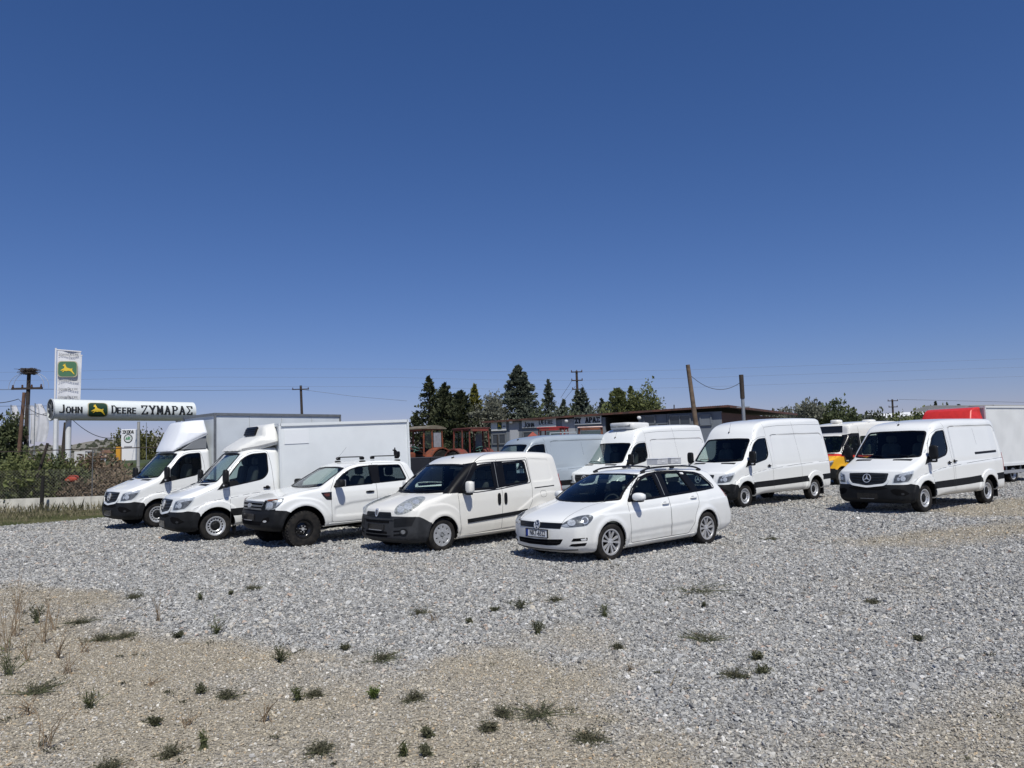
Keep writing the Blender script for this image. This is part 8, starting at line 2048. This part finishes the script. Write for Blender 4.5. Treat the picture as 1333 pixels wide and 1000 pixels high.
def workshop():
    P0, P1, P2 = Vector((-1.55, 52, 0)), Vector((12.3, 45, 0)), Vector((21.5, 60, 0))
    L = (P1 - P0).length; d = (P1 - P0).normalized(); ang = math.atan2(d.y, d.x); L2 = (P2 - P1).length
    root = thing('workshop', 'long low grey workshop with rusty brown roof edge and dark openings', 'building', P0, ang)
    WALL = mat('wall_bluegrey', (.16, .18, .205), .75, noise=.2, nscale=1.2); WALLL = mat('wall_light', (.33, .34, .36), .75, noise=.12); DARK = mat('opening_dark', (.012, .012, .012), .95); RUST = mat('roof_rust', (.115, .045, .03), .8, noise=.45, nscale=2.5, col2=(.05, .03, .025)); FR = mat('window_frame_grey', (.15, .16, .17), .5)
    WG = mat('workshop_glass', (.03, .04, .05), .08, spec=.8)
    def U(px):
        v = ray(px, 550); k = v.x / v.y; return (P0.x - k * P0.y) / (k * d.y - d.x)
    def Zp(px, py): 
        u = U(px); p = P0 + d * u; return at(px, py, p.y).z
    H = 3.75; inv = Matrix.Rotation(-ang, 4, 'Z'); n2 = inv @ (P2 - P1); a2 = math.atan2(n2.y, n2.x)
    # main walls, with a deep open bay between
    ub0, ub1 = U(788), U(831)
    for k, (a, b_, m) in enumerate(((0, U(662), WALL), (U(662), U(675.5), WALLL), (U(675.5), U(731), WALL), (U(731), U(748.5), WALLL), (U(748.5), ub0, WALL), (ub1, U(868), WALL), (U(868), L, WALL))):
        b = MB(); b.box(((a + b_) / 2, .12, H / 2), (b_ - a - .02, .24, H)); b.build('wall_panel', m, root)
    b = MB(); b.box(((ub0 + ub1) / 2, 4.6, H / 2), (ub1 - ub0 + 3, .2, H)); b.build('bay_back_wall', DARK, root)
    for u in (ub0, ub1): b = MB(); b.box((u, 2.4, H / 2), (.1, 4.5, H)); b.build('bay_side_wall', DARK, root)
    M2 = Matrix.Translation((L, 0, 0)) @ Matrix.Rotation(a2, 4, 'Z')
    b = MB(); b.box((L2 / 2, .12, 1.5), (L2, .24, 3.0), None); b.v = [tuple(M2 @ Vector(v)) for v in b.v]; b.build('side_wall', WALL, root)
    b = MB(); b.box((L2 / 2, .10, 3.35), (L2, .2, .66)); b.v = [tuple(M2 @ Vector(v)) for v in b.v]; b.build('upper_band', mat('band_brown', (.11, .05, .03), .8, noise=.3), root)
    for k in range(4):
        b = MB(); b.box((1.6 + k * 3.6, -.02, 2.55), (3.0, .06, .9)); b.v = [tuple(M2 @ Vector(v)) for v in b.v]; w = b.build('window', WG, root)
        b = MB()
        for x_, z_, dx, dz in ((0, .47, 3.1, .07), (0, -.47, 3.1, .07), (-1.5, 0, .07, .95), (1.5, 0, .07, .95), (0, 0, .06, .9)): b.box((1.6 + k * 3.6 + x_, -.05, 2.55 + z_), (dx, .05, dz))
        b.v = [tuple(M2 @ Vector(v)) for v in b.v]; b.build('window_frame', FR, w)
    # roof slab with a corrugated rusty edge
    b = MB(); ez = 3.80; ov = .30
    c1 = inv @ (P1 - P0); c2 = inv @ (P2 - P0)
    dir2 = (c2 - c1).normalized(); out2 = Vector((dir2.y, -dir2.x, 0))
    F0, F1 = Vector((-.5, -ov, 0)), Vector((L + .55, -ov, 0)); F2 = c2 + out2 * .8; B0 = Vector((-.5, 9, 0)); B2 = c2 + Vector((-6, 6, 0)) 
    pts = [F0, F1, F2, B2, B0]; zt = [3.80, 4.02, 3.95, 4.2, 4.15]
    V = [(p.x, p.y, z) for p, z in zip(pts, zt)] + [(p.x, p.y, z + .05) for p, z in zip(pts, zt)]
    b.add(V, [(4, 3, 2, 1, 0), (5, 6, 7, 8, 9)] + [(i, (i + 1) % 5, (i + 1) % 5 + 5, i + 5) for i in range(5)]); b.build('roof', mat('roof_sheet', (.09, .075, .07), .8, noise=.4, nscale=1.5), root)
    b = MB(); b.bar((F0.x, F0.y - .02, 3.80), (F1.x, F1.y - .02, 4.02), .05, .10); b.bar((F1.x, F1.y, 4.0), (F2.x, F2.y, 3.92), .05, .14); b.build('fascia', RUST, root)
    b = MB(); n = 120
    for k in range(n): 
        t = k / n; b.bar((F0.x + (F1.x - F0.x) * t, F0.y - .05, 3.855 + .22 * t), (F0.x + (F1.x - F0.x) * t, F0.y + .5, 3.862 + .22 * t), .07, .035)
    o = b.build('roof_ribs', RUST, root); o['kind'] = 'stuff'
    # doors, windows, lamps
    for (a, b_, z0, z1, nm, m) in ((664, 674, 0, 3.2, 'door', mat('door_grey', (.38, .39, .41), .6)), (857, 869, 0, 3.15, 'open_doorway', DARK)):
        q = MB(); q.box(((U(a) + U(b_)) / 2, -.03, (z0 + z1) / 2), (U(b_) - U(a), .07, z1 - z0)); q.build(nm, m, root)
    for (a, b_, pt, pb, mull) in ((839, 853, 541.5, 552, 0), (872, 899, 541, 553.5, 1), (681, 694, 562, 574, 0), (641, 658, 565, 578, 1), (912, 926, 540, 553, 0)):
        ua, ub = U(a), U(b_); zt_, zb_ = Zp((a + b_) / 2, pt), Zp((a + b_) / 2, pb); zc = (zt_ + zb_) / 2
        q = MB(); q.box(((ua + ub) / 2, -.02, zc), (ub - ua, .06, zt_ - zb_)); w = q.build('window', WG if a != 912 else WALL, root)
        q = MB(); cx = (ua + ub) / 2
        for x_, z_, dx, dz in ((cx, zt_, ub - ua + .08, .08), (cx, zb_, ub - ua + .08, .08), (ua, zc, .08, zt_ - zb_), (ub, zc, .08, zt_ - zb_)) + (((cx, zc, .06, zt_ - zb_),) if mull else ()): q.box((x_, -.06, z_), (dx, .05, dz))
        q.build('window_frame', FR if a != 912 else WALL, w)
    for px, py in ((666.5, 549.5), (739, 548), (833.5, 544)):
        q = MB(); q.add(*superellipsoid((U(px), -.18, Zp(px, py)), (.26, .22, .22), .8)); q.build('wall_lamp', mat('lamp_white', (.7, .7, .68), .4), root, 60)
    # sign boards
    def board(a, b_, pt, pb, label, fn, col=(.58, .59, .58)):
        ua, ub = U(a), U(b_); zt_, zb_ = Zp((a + b_) / 2, pt), Zp((a + b_) / 2, pb)
        Pw = P0 + d * ua; t = thing('sign_board', label, 'sign', (Pw.x, Pw.y, zb_), ang, 'sign boards on the workshop front')
        q = MB(); w, h = ub - ua, zt_ - zb_; q.box((w / 2, -.08, h / 2), (w, .06, h), bev=.01); q.build('board', mat('board_' + label[:6], col, .6, noise=.1), t)
        fn(t, w, h, lambda u, v, o: Vector((u, -.112 - o, v))); return t
    def s1(t, w, h, f):
        logo(t, f, w * .58, h * .55, w * .30, h * .80)
        q = MB(); 
        for g in letters('John', w * .80, w * .045, h * .12, w * .03, h * .42, .02): flat_poly(q, g, f, .01)
        q.build('lettering', mat('letter_grey', (.15, .16, .17)), t)
    board(640, 659.5, 549, 561, 'grey-white sign board with green deer badge at the left end of the workshop', s1)
    def s2(t, w, h, f):
        for tx, a, b_, bz in (('John', .07, .40, .10), ('Deere', .52, .96, .32)):
            q = MB(); k = len(tx)
            for g in letters(tx, w * a, w * (b_ - a) / k, h * .55, w * (b_ - a) / k * .7, h * bz, .045): flat_poly(q, g, f, .012)
            q.build('lettering', BLK, t)
        q = MB(); q.tube([(w * .15, -.13, h * .9), (w * .5, -.13, h * .82), (w * .9, -.13, h * .93)], .04, 5); q.build('red_trim', mat('trim_red', (.20, .03, .02), .7), t)
    board(680, 724.5, 544.5, 556.5, 'pale sign board with thin black two-word lettering above the old tractors', s2)
    def s3(t, w, h, f):
        for tx, a, b_ in (('ZY', .04, .27), ('APAS', .43, .97)):
            q = MB(); k = len(tx)
            for g in letters(tx, w * a, w * (b_ - a) / k, h * .58, w * (b_ - a) / k * .66, h * .22, .07): flat_poly(q, g, f, .012)
            q.build('lettering', BLK, t)
    board(748.5, 783.5, 542, 552.5, 'pale sign board with heavy black letters, one missing, right end of the front', s3, (.54, .54, .52))
def right_background():
    for k, (a, b_, pt, d, lab) in enumerate(((1150, 1200, 538, 260, 'white warehouse roof left of the taller bush'), (1196, 1240, 535.5, 280, 'white warehouse roof between bush and red deflector'), (1060, 1150, 545, 300, 'long white warehouse low behind the dark trees'))):
        A, B = at(a, pt, d), at(b_, pt, d); w = B.x - A.x; t = thing('warehouse', lab, 'building', (A.x, d, 0), 0, 'white warehouses in the distance'); h = A.z
        b = MB(); b.box((w / 2, 12, h * .42), (w, 24, h * .84)); b.build('wall', mat('warehouse_wall', (.55, .56, .57), .7), t)
        b = MB(); b.prism([(-2, h * .84), (12, h + .2), (26, h * .84)], -1, w + 1, axis=0); b.build('roof', mat('warehouse_roof', (.78, .78, .78), .6), t)
    # grey shed with tarpaulin
    A, B, Cc = at(1238, 537, 62), at(1292, 528, 60), at(1420, 530, 64); t = thing('shed', 'grey shed roof with tarpaulin behind the red-deflector truck', 'shed', (A.x, A.y, 0)); O = Vector((A.x, A.y, 0))
    p = [A - O, at(1262, 528.5, 61) - O, B - O, Cc - O]; b = MB(); dep = Vector((1.5, 9, .5))
    V = [tuple(q) for q in p] + [tuple(q + dep) for q in p] + [(q.x, q.y, 0) for q in p]
    b.add(V[:4] + V[4:8], [(0, 1, 5, 4), (1, 2, 6, 5), (2, 3, 7, 6)]); b.build('roof', mat('shed_roof', (.22, .22, .21), .8, noise=.3), t)
    for k in range(3):
        b = MB(); a_, c_ = p[k], p[k + 1]; b.add([tuple(a_), tuple(c_), (c_.x, c_.y, 0), (a_.x, a_.y, 0), (a_.x, a_.y + .1, 0), (c_.x, c_.y + .1, 0), (c_.x, c_.y + .1, c_.z), (a_.x, a_.y + .1, a_.z)], [(0, 1, 2, 3), (4, 5, 6, 7), (0, 3, 4, 7), (1, 6, 5, 2)]); b.build('wall', mat('shed_wall%d' % (k == 2), ((.17, .17, .15), (.42, .41, .38))[k == 2], .85, noise=.25, nscale=1), t)
        b = MB(); b.tube([tuple(a_ + Vector((0, -.06, 0))), tuple(c_ + Vector((0, -.06, 0)))], .07, 6); b.build('eave', mat('eave_grey', (.3, .3, .29), .7), t)
# ---------------------------------------------------------------- put it together
build_ground(); build_hills(); build_stones()
workshop(); right_background(); fence_and_wall(); black_fence()
build_trees(); build_bushes()
tube_sign(); banner_sign(); pylon_sign(); small_board(); poles_and_wires(); flags()
box_trucks(); more_trucks(); build_ford(); build_fiat(); build_golf(); tractors()
build_weeds(); build_litter()
